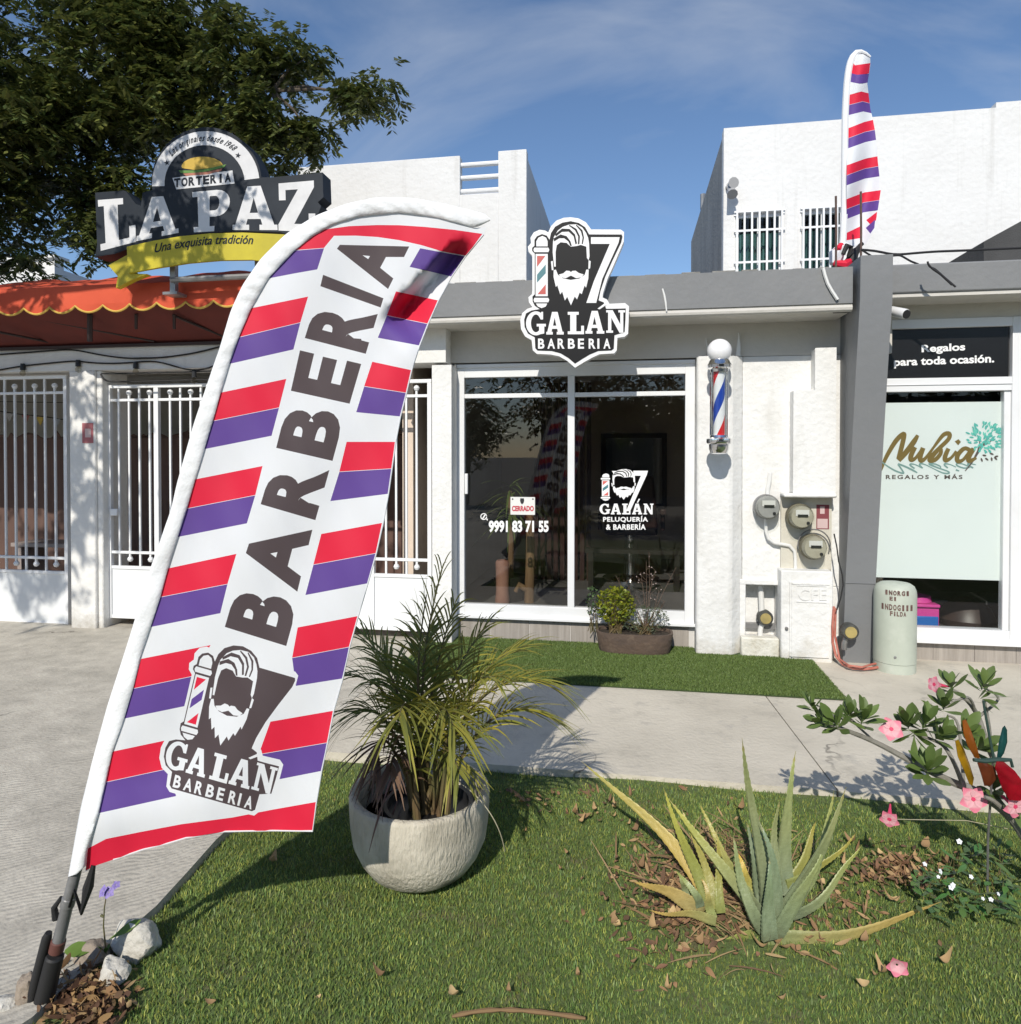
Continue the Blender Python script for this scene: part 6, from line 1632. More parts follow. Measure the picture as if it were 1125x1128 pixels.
def ovate0(a, d, nn, L, w, curl, c):
    b = len(V); sd = d.cross(nn).normalized(); n = 5
    for i in range(n + 1):
        t = i / n; ww = max(w * math.sin(math.pi * (.05 + .9 * t)), .0005); p = a + d * (L * t) + nn * (curl * L * t * t)
        V.extend([p - sd * ww + nn * (.3 * ww), p, p + sd * ww + nn * (.3 * ww)]); Tn.extend([c] * 3)
    for i in range(n): o = b + 3 * i; Fc.extend([(o, o + 3, o + 4, o + 1), (o + 1, o + 4, o + 5, o + 2)])
for k in range(1500):
    q = rs.random()
    (cu, cv), (su, sv) = ((755, 975), (38, 38)) if q < .55 else ((985, 958), (30, 12)) if q < .75 else ((900, 1010), (45, 16)) if q < .85 else ((600, 878), (70, 10)) if q < .93 else ((330, 858), (40, 10))
    u, v = rs.gauss(cu, su), rs.gauss(cv, sv)
    if v < 868 or (abs(u - 463) < 80 and v < 985): continue
    p = onZ(u, v, LAWN_Z + rs.uniform(-.004, .012)); d = Vector((rs.uniform(-1, 1), rs.uniform(-1, 1), rs.uniform(-.2, .25))).normalized()
    c = rs.choice([(1.0, .72, .52), (.62, .45, .36), (1.4, 1.15, .85), (.45, .32, .27), (.9, .6, .5)])
    ovate0(p, d, Vector((rs.gauss(0, .6), rs.gauss(-.2, .6), 1)).normalized(), rs.uniform(.012, .045), rs.uniform(.003, .009), rs.uniform(-.7, .9), (*c, 1))
m = MB(); m.v = [tuple(p) for p in V]; m.f = [list(f) for f in Fc]; m.m = [0] * len(Fc)
m.build('leaf_crumbs', straw_m, kind='stuff', fixn=False, tint=Tn, angle=70)

# ------------------------------------------------------------------ desert rose at the right edge
DR = onZ(1165, 985, LAWN_Z)
dr_t = (Vector(DR) - CAMP).dot(_rot @ Vector((0, 0, -1)))
dr_ = thing('desert_rose', DR, 'desert rose shrub with bare grey branches, leaf rosettes and pink flowers at right', 'shrub')
bark = M('pale_bark', (.26, .25, .22), .8, (.17, .16, .13), 12, 5, bump=.3)
rose_leaf = M('rosette_leaf', (.095, .15, .040), .38, (.14, .195, .065), 9, 4, tint='tint', trans=.12)
petal_m = M('pink_petal', (.80, .40, .46), .6, tint='tint', trans=.2); throat_m = M('flower_throat', (.70, .05, .14), .6)
D = lambda u, v, dt=0: atT(u, v, dr_t + dt)
rd = random.Random(3)
branches = [([(1165, 985, 0), (1118, 905, -.02), (1075, 872, -.02), (1050, 862, 0), (1010, 842, .02), (965, 818, .05), (928, 803, .05), (900, 792, .05)], .022, .006),
            ([(1040, 858, 0), (1030, 853, .0), (1024, 850, .0)], .006, .005), ([(1062, 868, -.02), (1052, 842, .0), (1040, 822, .02), (1025, 814, .04), (1008, 808, .05)], .009, .005),
            ([(1165, 985, .05), (1130, 900, .1), (1092, 830, .12), (1078, 790, .14), (1064, 770, .15), (1048, 759, .15)], .016, .006),
            ([(1075, 785, .14), (1066, 768, .1), (1040, 780, .1)], .006, .004), ([(1092, 828, .12), (1090, 800, .12), (1085, 772, .12)], .007, .004),
            ([(928, 803, .05), (915, 785, .06), (900, 777, .06)], .005, .003), ([(965, 818, .05), (945, 800, .06), (935, 790, .06)], .005, .003),
            ([(1165, 985, -.05), (1125, 915, -.1), (1098, 885, -.1), (1085, 878, -.1)], .014, .006), ([(1062, 866, -.02), (1056, 800, .05), (1044, 788, .06)], .006, .004),
            ([(1078, 790, .14), (1100, 770, .15), (1085, 758, .15)], .006, .004)]
for pts, r0, r1 in branches:
    P = [D(*p) for p in pts]
    # smooth path
    Q = []
    for i in range(len(P) - 1):
        p0, p1, p2, p3 = P[max(i - 1, 0)], P[i], P[i + 1], P[min(i + 2, len(P) - 1)]
        for k in range(5):
            t = k / 5; Q.append(.5 * ((2 * p1) + (p2 - p0) * t + (2 * p0 - 5 * p1 + 4 * p2 - p3) * t * t + (3 * p1 - p0 - 3 * p2 + p3) * t ** 3))
    Q.append(P[-1]); n = len(Q)
    m = MB(); m.tube(Q, [r0 + (r1 - r0) * (i / (n - 1)) ** .7 for i in range(n)], 9); m.build('branch', bark, dr_)
def ovate(V, Fc, Tn, a, d, nn, L, w, curl, c):
    b = len(V); sd = d.cross(nn).normalized(); n = 6
    for i in range(n + 1):
        t = i / n; ww = w * (math.sin(math.pi * (t ** 1.45) * .93 + .06)); ww = max(ww, .0006)
        p = a + d * (L * t) + nn * (curl * L * t * t)
        V += [p - sd * ww + nn * (.18 * ww), p, p + sd * ww + nn * (.18 * ww)]; Tn += [c] * 3
    for i in range(n):
        o = b + 3 * i; Fc += [(o, o + 3, o + 4, o + 1), (o + 1, o + 4, o + 5, o + 2)]
def rosette(u, v, dt, axis, nl, L, w, parent=dr_):
    p = D(u, v, dt); ax = Vector(axis).normalized(); V, Fc, Tn = [], [], []
    t1 = ax.cross(Vector((.3, .8, .5))).normalized(); t2 = ax.cross(t1)
    for k in range(nl):
        a = 2.4 * k + rd.uniform(-.3, .3); el = R(18 + 55 * k / nl + rd.uniform(-8, 8))
        d = ((t1 * math.cos(a) + t2 * math.sin(a)) * math.cos(el) + ax * math.sin(el)).normalized()
        nn = (ax - d * ax.dot(d)).normalized(); c = rd.uniform(.75, 1.25)
        ovate(V, Fc, Tn, p + ax * (.003 * k - .02), d, nn, L * rd.uniform(.7, 1.1), w * rd.uniform(.8, 1.1), rd.uniform(-.15, .2), (c * 1.0, c, c * .9, 1))
    m = MB(); m.v = [tuple(q) for q in V]; m.f = [list(f) for f in Fc]; m.m = [0] * len(Fc)
    m.build('leaf_rosette', rose_leaf, parent, fixn=False, tint=Tn, angle=70)
for args in [(895, 778, .06, (-.3, -.2, 1), 9, .065, .011), (935, 790, .06, (.1, -.3, 1), 12, .075, .014), (922, 800, .04, (-.5, -.4, .8), 13, .085, .015), (950, 795, .06, (.1, -.4, 1), 14, .085, .016), (905, 795, .05, (-.7, -.3, .5), 9, .075, .014),
             (1000, 800, .05, (-.3, -.4, 1), 12, .085, .016), (1018, 800, .05, (.2, -.3, 1), 14, .09, .016), (1034, 812, .02, (.5, -.4, .8), 12, .08, .016), (1022, 852, 0, (-.2, -.5, 1), 16, .095, .016), (1008, 812, .02, (0, -.5, -.4), 6, .09, .014),
             (1048, 757, .15, (-.2, -.2, 1), 11, .075, .014), (1040, 779, .1, (-.1, -.3, 1), 13, .08, .014), (1083, 757, .15, (.1, -.3, 1), 11, .085, .016), (1085, 770, .12, (.6, -.3, .1), 6, .085, .009), (1062, 805, .1, (.2, -.6, .6), 10, .085, .018), (1076, 825, .1, (.2, -.5, .5), 10, .09, .018), (1096, 870, -.05, (-.2, -.5, .8), 10, .07, .016), (1115, 890, -.1, (0, -.6, .5), 8, .09, .014)]:
    rosette(*args)
def flower(parent, p, axis, r, name='flower', tube=.05, droopy=0.0, seed=0):
    ax = Vector(axis).normalized(); t1 = ax.cross(Vector((.1, .2, 1))).normalized(); t2 = ax.cross(t1); V, Fc, Tn = [], [], []
    for k in range(5):
        a = 2 * math.pi * k / 5 + .2 + seed
        d = ((t1 * math.cos(a) + t2 * math.sin(a)) * (1 - droopy) + ax * (.25 + droopy)).normalized(); nn = (ax - d * ax.dot(d)).normalized()
        b = len(V); sd = d.cross(nn).normalized(); n = 6
        for i in range(n + 1):
            t = i / n; ww = r * .48 * math.sin(math.pi * (.14 + .80 * t ** .9)); q = p + d * (r * (.12 + .9 * t)) - nn * (.25 * r * t * t)
            for s_ in (-1, 0, 1):
                V.append(q + sd * (ww * s_) + nn * (.10 * r * abs(s_))); f = 1 if t < .75 and abs(s_) < 1 else .85
                Tn.append((1.05, 1.15 if t < .6 else .62, 1.1 if t < .6 else .75, 1))
        for i in range(n):
            o = b + 3 * i; Fc += [(o, o + 3, o + 4, o + 1), (o + 1, o + 4, o + 5, o + 2)]
    m = MB(); m.v = [tuple(q) for q in V]; m.f = [list(f) for f in Fc]; m.m = [0] * len(Fc)
    return m, Tn, ax
for (u, v, dt, axis, r, sd) in [(982, 803, .03, (-.2, -1, .3), .040, 0), (1072, 880, -.06, (.0, -1, .1), .045, .3), (1030, 754, .15, (-.9, -.4, .2), .030, .5), (1118, 888, -.14, (.2, -1, -.1), .04, .2), (980, 902, -.05, (-.35, -.9, -.25), .032, .1)]:
    p = D(u, v, dt); m, tn, ax = flower(dr_, p, axis, r, seed=sd)
    f_ = m.build('flower', petal_m, dr_, fixn=False, tint=tn, angle=70)
    m = MB(); m.tube([p + ax * (r * .12), p - ax * .02, p - ax * (.055), p - ax * .075], [.007, .008, .004, .003], 8); m.build('flower_tube', throat_m, f_)
m = MB(); m.tube([D(980, 902, -.05) + Vector((.02, .0, .0)), D(1010, 903, 0), D(1065, 904, 0), D(1120, 915, .02)], .0015, 5); m.build('drooping_twig', M('straw', (.42, .38, .26), .7), dr_)

# glass-winged garden butterfly on a stake
gb_t = dr_t - .12
gbp = onZ(1088, 985, LAWN_Z)
gb = thing('garden_butterfly', gbp, 'garden stake ornament with yellow, amber, red and teal translucent wings', 'garden ornament')
W_ = lambda u, v, dt=0: atT(u, v, gb_t + dt)
def wing(pts, col, name, dts, thick=.0025):
    P = [W_(u, v, dt) for (u, v), dt in zip(pts, dts)]; c = sum(P, Vector()) / len(P)
    m_, n, l, p = nodes_of(name); p.inputs['Base Color'].default_value = (*col, 1); p.inputs['Roughness'].default_value = .12; p.inputs['Specular IOR Level'].default_value = .6
    tcn = n.new('ShaderNodeTexCoord'); nz = n.new('ShaderNodeTexNoise'); nz.inputs['Scale'].default_value = 22; nz.inputs['Detail'].default_value = 3; l.new(tcn.outputs['Object'], nz.inputs['Vector'])
    mr = n.new('ShaderNodeMapRange'); mr.inputs[1].default_value = .4; mr.inputs[2].default_value = .75; l.new(nz.outputs['Fac'], mr.inputs[0])
    mx0_ = n.new('ShaderNodeMixRGB'); mx0_.inputs[1].default_value = (*col, 1); mx0_.inputs[2].default_value = (*[min(1, x * .45) for x in col], 1); l.new(mr.outputs[0], mx0_.inputs[0]); l.new(mx0_.outputs[0], p.inputs['Base Color'])
    tr = n.new('ShaderNodeBsdfTransparent'); tr.inputs[0].default_value = (*[min(1, x ** .5 + .05) for x in col], 1); tl = n.new('ShaderNodeBsdfTranslucent'); l.new(mx0_.outputs[0], tl.inputs[0])
    a = n.new('ShaderNodeMixShader'); a.inputs[0].default_value = .35; l.new(p.outputs[0], a.inputs[1]); l.new(tl.outputs[0], a.inputs[2])
    b = n.new('ShaderNodeMixShader'); b.inputs[0].default_value = .25; l.new(a.outputs[0], b.inputs[1]); l.new(tr.outputs[0], b.inputs[2]); l.new(b.outputs[0], n['Material Output'].inputs[0])
    N = len(P); off = (_rot @ Vector((0, 0, 1))) * thick
    c2_ = c + (_rot @ Vector((0, 0, 1))) * .012
    m = MB(); m.add([p + off for p in P] + [c2_ + off] + P + [c2_], [(i, (i + 1) % N, N) for i in range(N)] + [(N + 1 + (i + 1) % N, N + 1 + i, 2 * N + 1) for i in range(N)] + [(i, N + 1 + i, N + 1 + (i + 1) % N, (i + 1) % N) for i in range(N)])
    m.build('wing', m_, gb, angle=50)
z8 = lambda L: [(1020 + a / 5.124, 720 + b / 5.124) for a, b in L]
wing(z8([(165, 490), (185, 488), (215, 540), (245, 620), (270, 700), (262, 745), (245, 735), (215, 660), (180, 580)]), (.62, .36, .02), 'wing_yellow', [.0, 0, .02, .02, .03, .03, .02, 0, 0])
wing(z8([(205, 378), (225, 372), (252, 430), (285, 520), (305, 595), (275, 585), (235, 520), (212, 450)]), (.40, .13, .02), 'wing_amber', [.05, .05, .04, .03, .03, .03, .03, .04])
wing(z8([(290, 615), (330, 610), (390, 640), (400, 700), (365, 745), (330, 745), (315, 690)]), (.20, .05, .02), 'wing_russet', [0] * 7)
wing(z8([(390, 640), (400, 608), (440, 610), (500, 660), (545, 720), (560, 800), (530, 830), (470, 825), (430, 760)]), (.50, .012, .03), 'wing_red', [-.02, -.02, -.03, -.05, -.06, -.06, -.05, -.04, -.03])
wing(z8([(400, 595), (412, 500), (432, 420), (445, 406), (457, 430), (458, 500), (440, 560), (415, 598)]), (.02, .11, .105), 'wing_teal', [.02] * 8)
m = MB(); a_ = z8([(270, 600), (330, 606), (400, 600), (480, 600), (490, 640)]); m.tube([W_(*p) for p in a_], [.006, .008, .009, .006, .005], 8)
m.tube([W_(*p) for p in z8([(385, 600), (360, 470), (335, 330), (325, 265)])], [.005, .0045, .004, .004], 8)
m.build('body', M('dark_green_metal', (.03, .06, .05), .5), gb)
m = MB(); m.tube([W_(*z8([(380, 605)])[0]), gbp + Vector((0, 0, .2)), gbp + Vector((0, 0, -.03))], .004, 8); m.build('stake', steel, gb)

# low weed with small white flowers
wp = onZ(1065, 985, LAWN_Z)
wd = thing('flowering_weed', wp, 'low dark-leaved weed with tiny white flowers under the desert rose', 'weed')
rw = random.Random(8); V, Fc, Tn = [], [], []
for k in range(170):
    u, v = rw.uniform(1005, 1125), rw.uniform(935, 1010)
    if v < 940 + (1060 - u) * .5: continue
    p = onZ(u, v, LAWN_Z + rw.uniform(.01, .10)); d = Vector((rw.uniform(-1, 1), rw.uniform(-1, 1), rw.uniform(-.1, .5))).normalized()
    ovate(V, Fc, Tn, p, d, Vector((0, 0, 1)), rw.uniform(.03, .07), rw.uniform(.006, .013), rw.uniform(-.3, .2), (*[rw.uniform(.8, 1.3) * q for q in (.8, 1.0, 1.0)], 1))
m = MB(); m.v = [tuple(q) for q in V]; m.f = [list(f) for f in Fc]; m.m = [0] * len(Fc); m.build('leaves', rose_leaf, wd, fixn=False, tint=Tn)
m = MB()
for k in range(26):
    u, v = rw.uniform(1010, 1120), rw.uniform(945, 1005); p = onZ(u, v, LAWN_Z); m.tube([p, p + Vector((rw.uniform(-.03, .03), rw.uniform(-.03, .03), rw.uniform(.04, .11)))], .0014, 4)
m.build('stems', stem_m, wd)
for (u, v) in ((1019, 952), (1036, 960), (1034, 966), (1057, 927), (1070, 966), (1048, 978), (1083, 990), (1092, 991), (1100, 985), (1050, 975)):
    p = D(u, v, -.15); m, tn, ax = flower(wd, p, (rw.uniform(-.6, .6), -.7, rw.uniform(.2, .9)), rw.uniform(.005, .009), seed=rw.uniform(0, 1)); m.build('flower', M('white_petal', (.76, .78, .80), .6), wd, fixn=False)

# fallen pink flower on the grass
p = onZ(988, 1062, LAWN_Z + .05); m, tn, ax = flower(None, p, (-.1, -.85, -.1), .034, droopy=.25)
m.build('fallen_flower', petal_m, label='pink trumpet flower lying on the grass below the aloe', cat='flower', fixn=False, tint=tn, angle=70)

# ------------------------------------------------------------------ plants in the clay pot by the shop window
cp = onZ(699, 720, .012)
ct_ = (Vector(cp) - CAMP).dot(_rot @ Vector((0, 0, -1)))
cw = 42.3 * ct_ / F
ch_ = onY(699, 698, cp.y).z - .012
clay = M('dark_clay', (.125, .085, .060), .85, (.075, .055, .045), 7, 6, .35, .75, bump=.4, bscale=25, stretch=(1, 1, 3), col3=(.23, .17, .12), scale3=9, lo3=.55, hi3=.8)
tr_ = thing('oval_trough', (cp.x, cp.y, .012), 'weathered brown clay trough on the turf before the right shop pane', 'plant trough')
m = MB()
def stad(a, sx, sy, p=3.2): return (sx * abs(math.cos(a)) ** (2 / p) * (1 if math.cos(a) > 0 else -1), sy * abs(math.sin(a)) ** (2 / p) * (1 if math.sin(a) > 0 else -1))
K = 48; rings = [(.90, .92, 0), (.93, .95, .01), (1.0, 1.0, ch_ - .012), (1.0, 1.0, ch_), (.94, .88, ch_), (.92, .84, ch_ - .03), (0.01, .01, ch_ - .035)]
for a_, b_, z in rings:
    for k in range(K):
        x, y = stad(2 * math.pi * k / K + .01, cw * a_, .15 * b_); m.v.append((cp.x + x, cp.y + .10 + y, .012 + z))
for i in range(len(rings) - 1):
    for k in range(K): m.f.append([i * K + k, i * K + (k + 1) % K, (i + 1) * K + (k + 1) % K, (i + 1) * K + k]); m.m.append(0)
m.f.append(list(range(K))[::-1]); m.m.append(0)
m.build('trough_body', clay, tr_, angle=50)
m = MB(); m.v = [(cp.x + stad(2 * math.pi * k / K, cw * .93, .125)[0], cp.y + .10 + stad(2 * math.pi * k / K, cw * .93, .125)[1], .012 + ch_ - .022) for k in range(K)]; m.f = [list(range(K))]; m.m = [0]; m.build('potting_soil', M('potting_soil', (.030, .023, .017), .95), tr_)
rc = random.Random(21)
def bush(name, label, u0, v0, ru, rv, depth, n, L, w, mat, cols, cat='shrub'):
    t = thing(name, (onY(u0, v0, cp.y + .1).x, cp.y + .1, .012 + ch_), label, cat)
    V, Fc, Tn = [], [], []
    m = MB()
    base = Vector((onY(u0, v0, cp.y + .1).x, cp.y + .1, .012 + ch_ - .03))
    for k in range(n):
        a = rc.uniform(0, 6.283); q = rc.random() ** .45; el = rc.uniform(-1, 1)
        u, v = u0 + ru * q * math.cos(a), v0 + rv * q * math.sin(a)
        p = onY(u, v, cp.y + .1 + depth * el * math.sqrt(max(0, 1 - q * q)) - .0)
        d = Vector((rc.uniform(-1, 1), rc.uniform(-1, .6), rc.uniform(-.2, 1))).normalized()
        nn = d.cross(Vector((rc.uniform(-1, 1), rc.uniform(-1, 1), rc.uniform(-1, 1)))).normalized()
        c = rc.choice(cols); s = rc.uniform(.75, 1.2)
        ovate(V, Fc, Tn, p, d, nn, L * rc.uniform(.6, 1.3), w * rc.uniform(.7, 1.2), rc.uniform(-.2, .2), (c[0] * s, c[1] * s, c[2] * s, 1))
        if k % 14 == 0: m.tube([base + Vector((rc.uniform(-.05, .05), rc.uniform(-.04, .04), 0)), base.lerp(p, .6) + Vector((0, 0, .01)), p], [.004, .002, .001], 4)
    m.build('stems', stem_m, t)
    m = MB(); m.v = [tuple(q) for q in V]; m.f = [list(f) for f in Fc]; m.m = [0] * len(Fc); m.build('leaves', mat, t, fixn=False, tint=Tn, angle=70)
    return t
lime = M('lime_leaf', (.22, .24, .018), .5, tint='tint', trans=.2); sage = M('sage_leaf', (.10, .125, .075), .6, tint='tint', trans=.1)
bush('lime_shrub', 'bright yellow-green leafy shrub at the left of the clay trough', 678, 668, 21, 20, .13, 800, .030, .010, lime, [(1, 1, 1), (1.15, 1.1, 1), (.7, .85, 1)])
bush('grey_herb', 'sparse grey-green herb at the right of the clay trough', 710, 683, 28, 15, .11, 620, .026, .0035, sage, [(1, 1, 1), (1.5, 1.4, 1.3), (.7, .8, .7)], 'herb')
bush('trailing_herb', 'small dark-leaved sprig leaning over the left end of the trough', 654, 663, 8, 16, .06, 110, .026, .008, sage, [(.6, .9, .5), (.8, 1.0, .6), (.5, .5, .6)], 'herb')
tw = thing('dry_twigs', (onY(712, 696, cp.y + .1).x, cp.y + .1, .012 + ch_ - .03), 'thin dry branching twigs with pale seed heads rising from the trough', 'twigs')
m = MB(); sh = MB()
bq = onY(712, 695, cp.y + .1)
for (u, v) in ((700, 655), (712, 618), (718, 640), (726, 650), (690, 640), (733, 662), (745, 625), (706, 630), (722, 628), (678, 633), (715, 608)):
    e = onY(u, v, cp.y + .1 + rc.uniform(-.06, .06)); md = bq.lerp(e, .55) + Vector((rc.uniform(-.02, .02), 0, .02)); m.tube([bq, md, e], [.0028, .002, .0012], 4)
    for q in range(5):
        s = md.lerp(e, rc.uniform(.1, 1)); t2_ = s + Vector((rc.uniform(-.05, .05), rc.uniform(-.03, .03), rc.uniform(.0, .05))); m.tube([s, t2_], .001, 4)
        if q < 3 and 700 < u < 730: sh.lathe([(0, -.006), (.005, 0), (0, .006)], t2_, 6)
m.build('twig', M('twig_brown', (.13, .085, .06), .8), tw); sh.build('seed_heads', M('seed_pale', (.45, .36, .33), .8), tw)

# indoor plant behind the left pane
ip = onY(562, 600, 6.25); ip.z = FZ
inp = thing('indoor_plant', ip, 'dark spiky-leaved plant standing inside behind the left pane', 'plant')
m = MB(); m.tube([ip, ip + Vector((.01, 0, .55)), ip + Vector((0, 0, 1.0))], [.03, .025, .02], 8); m.build('trunk', M('driftwood', (.3, .2, .1), .8), inp)
V, Fc, Tn = [], [], []
for k in range(60):
    a = rp_.uniform(0, 6.28); d = Vector((math.cos(a), math.sin(a) * .7, rp_.uniform(-.2, .9))).normalized(); p = ip + Vector((0, 0, rp_.uniform(.7, 1.05)))
    blade(V, Fc, Tn, p, d, d.cross(Vector((0, 0, 1))).normalized(), rp_.uniform(.25, .45), .012, .5, (.6, .9, .9, 1))
m = MB(); m.v = [tuple(q) for q in V]; m.f = [list(f) for f in Fc]; m.m = [0] * len(Fc); m.build('leaves', palm_m, inp, fixn=False, tint=Tn)
m = MB(); m.lathe([(0, 0), (.13, 0), (.16, .22), (.14, .22), (0, .20)], ip, 20); m.build('pot', black_m, inp)

# ------------------------------------------------------------------ stones, weed and litter at the flag's foot
stone_m = M('white_stone', (.62, .60, .54), .95, (.40, .37, .31), 9, 8, .4, .75, bump=1.0, bscale=22, bdist=.02); dark_stone = M('brown_stone', (.34, .28, .22), .95, (.22, .18, .14), 10, 7, bump=1.0, bscale=22, bdist=.02)
from mathutils import noise as mnoise
def stone(u, v, wpx, hpx, label, mat, seed, dt=0):
    p = onZ(u, v, LAWN_Z - .008); t = (Vector(p) - CAMP).dot(_rot @ Vector((0, 0, -1))); a = wpx * t / F / 2; h = hpx * t / F * .8
    bm = bmesh.new(); bmesh.ops.create_icosphere(bm, subdivisions=4, radius=1)
    rr = random.Random(seed); planes = [(Vector((rr.gauss(0, 1), rr.gauss(0, 1), rr.gauss(0, 1))).normalized(), rr.uniform(.62, .88)) for _ in range(14)]
    for vv in bm.verts:
        q = vv.co.normalized()
        s = min([1.0] + [dd / max(1e-3, q.dot(nn)) for nn, dd in planes if q.dot(nn) > .05])
        s *= 1 + .10 * mnoise.fractal(q * 2.6 + Vector((seed, 0, 0)), 1.0, 2.0, 5)
        vv.co = Vector((q.x * a * s, q.y * a * .8 * s, (q.z * s + .6) * h * .75))
    me = bpy.data.meshes.new('stone'); bm.to_mesh(me); bm.free(); me.materials.append(mat)
    me.polygons.foreach_set('use_smooth', [True] * len(me.polygons)); me.set_sharp_from_angle(angle=R(40))
    o = bpy.data.objects.new('stone', me); COL.objects.link(o); o.location = p; o.rotation_euler = (0, 0, 0)
    tag(o, label, 'stone')
stone(152, 1050, 58, 40, 'largest white rock beside the weed with the purple flower', stone_m, 3)
stone(126, 1082, 40, 30, 'white rock among the dead leaves in front of the largest rock', stone_m, 8)
stone(31, 1110, 30, 44, 'brownish rock left of the flag spike', dark_stone, 5)
stone(101, 1063, 44, 26, 'flat grey rock behind the flag spike', dark_stone, 12)
stone(8, 1117, 34, 22, 'pale rubble stone at the lower left corner', stone_m, 15)
ws_ = onZ(118, 1060, LAWN_Z)
we = thing('purple_weed', ws_, 'small weed with one purple flower and two broad leaves by the rocks', 'weed')
wt_ = (Vector(ws_) - CAMP).dot(_rot @ Vector((0, 0, -1)))
W2 = lambda u, v, dt=0: atT(u, v, wt_ + dt)
m = MB(); m.tube([ws_, W2(114, 1020), W2(115, 1000), W2(117, 988)], [.003, .0022, .002, .0018], 6); m.tube([W2(114, 1010), W2(111, 1008)], .004, 6); m.build('stem', stem_m, we)
V, Fc, Tn = [], [], []
ovate(V, Fc, Tn, W2(110, 1044), (W2(72, 1048, -.03) - W2(110, 1044)).normalized(), Vector((0, -.5, 1)).normalized(), .095, .024, .0, (1.2, 1.3, .8, 1))
ovate(V, Fc, Tn, W2(120, 1035), (W2(150, 1018, .03) - W2(120, 1035)).normalized(), Vector((-.2, -.5, 1)).normalized(), .095, .018, .05, (1.2, 1.3, .8, 1))
for k in range(10): 
    d = Vector((rw.uniform(-1, 1), rw.uniform(-1, .5), rw.uniform(0, 1))).normalized(); ovate(V, Fc, Tn, W2(115, 1050), d, d.cross(Vector((1, .3, .2))).normalized(), .03, .006, 0, (.8, 1, .7, 1))
m = MB(); m.v = [tuple(q) for q in V]; m.f = [list(f) for f in Fc]; m.m = [0] * len(Fc); m.build('leaves', rose_leaf, we, fixn=False, tint=Tn)
for (u, v, ax, r) in ((114, 982, (-.5, -.8, .6), .018), (120, 983, (.4, -.8, .7), .017), (128, 975, (.6, -.6, .8), .012)):
    m, tn, _a = flower(we, W2(u, v), ax, r); m.build('flower', M('purple_petal', (.26, .20, .50), .6), we, fixn=False)
# dead leaves heaped round the spike
V, Fc, Tn = [], [], []
for k in range(700):
    u, v = rs.gauss(97, 24), rs.gauss(1098, 19)
    if u < 30 or v > 1145 or v < 1055 or u > 160: continue
    p = onZ(u, v, LAWN_Z + rs.uniform(.0, .035)); d = Vector((rs.uniform(-1, 1), rs.uniform(-1, 1), rs.uniform(-.35, .35))).normalized()
    c = rs.choice([(1.3, 1.1, .8), (.62, .46, .38), (.40, .25, .20), (.85, .6, .4), (1.1, .85, .55), (.35, .22, .19)])
    ovate(V, Fc, Tn, p, d, Vector((rs.gauss(0, 1), rs.gauss(-.3, 1), rs.gauss(.6, .8))).normalized(), rs.uniform(.012, .042), rs.uniform(.003, .010), rs.uniform(-.9, 1.0), (*c, 1))
m = MB(); m.v = [tuple(q) for q in V]; m.f = [list(f) for f in Fc]; m.m = [0] * len(Fc)
m.build('leaf_litter', straw_m, kind='stuff', fixn=False, tint=Tn, angle=70)

# ------------------------------------------------------------------ single dry leaves on the lawn and sidewalk
protos = []
for k in range(7):
    rr = random.Random(50 + k); V, Fc, Tn = [], [], []
    c = rr.choice([(1.5, 1.25, .9), (1.1, .86, .62), (1.9, 1.7, 1.25), (.8, .6, .45)])
    n = 8; L = rr.uniform(.038, .060); w = rr.uniform(.009, .016); cur = rr.uniform(.3, 1.3); tw_ = rr.uniform(-.6, .6)
    for i in range(n + 1):
        t = i / n; ww = w * math.sin(math.pi * (.05 + .9 * t)) * rr.uniform(.85, 1.1); z = cur * L * (t - .5) ** 2 * 2 + .004
        for s_ in (-1, 0, 1): V.append(Vector((L * (t - .5), ww * s_, z + (abs(s_) * .35 + s_ * tw_ * (t - .5)) * ww))); Tn.append((*c, 1))
    for i in range(n): o = 3 * i; Fc += [(o, o + 3, o + 4, o + 1), (o + 1, o + 4, o + 5, o + 2)]
    protos.append((V, Fc, Tn))
spots = [(668, 992), (675, 1010), (680, 1022), (625, 940), (618, 958), (640, 905), (655, 892), (700, 915), (232, 1105), (500, 1098), (637, 1075), (560, 1092), (735, 1090), (1010, 985), (995, 975), (930, 1000), (950, 1085), (965, 1075), (905, 1100), (1040, 1060), (300, 950), (420, 1075), (575, 885), (350, 1100), (610, 875)]
for k in range(62):
    q = rs.random(); c0, s0 = ((770, 985), (42, 26)) if q < .45 else ((985, 955), (35, 22)) if q < .7 else ((690, 900), (60, 14)) if q < .85 else ((880, 1055), (60, 22))
    u, v = rs.gauss(c0[0], s0[0]), rs.gauss(c0[1], s0[1])
    if v > 882: spots.append((u, v))
for k, (u, v) in enumerate(spots):
    p = onZ(u, v, LAWN_Z + .011)
    V, Fc, Tn = protos[k % 7]
    if k < 7:
        m = MB(); m.v = [tuple(q) for q in V]; m.f = [list(f) for f in Fc]; m.m = [0] * len(Fc)
        o = m.build('dry_leaf', straw_m, fixn=False, tint=Tn, angle=70, loc_base=False)
        protos[k] = (V, Fc, Tn); globals().setdefault('leaf_objs', []).append(o)
    else:
        o = leaf_objs[k % 7].copy(); COL.objects.link(o)
    o.location = p; o.rotation_euler = (rs.uniform(-.3, .3), rs.uniform(-.3, .3), rs.uniform(0, 6.28)); s = rs.uniform(.4, 1.2); o.scale = (s, s, s)
    tag(o, 'curled brown dry leaf lying loose on the lawn', 'leaf', 'dry leaves scattered over the lawn')
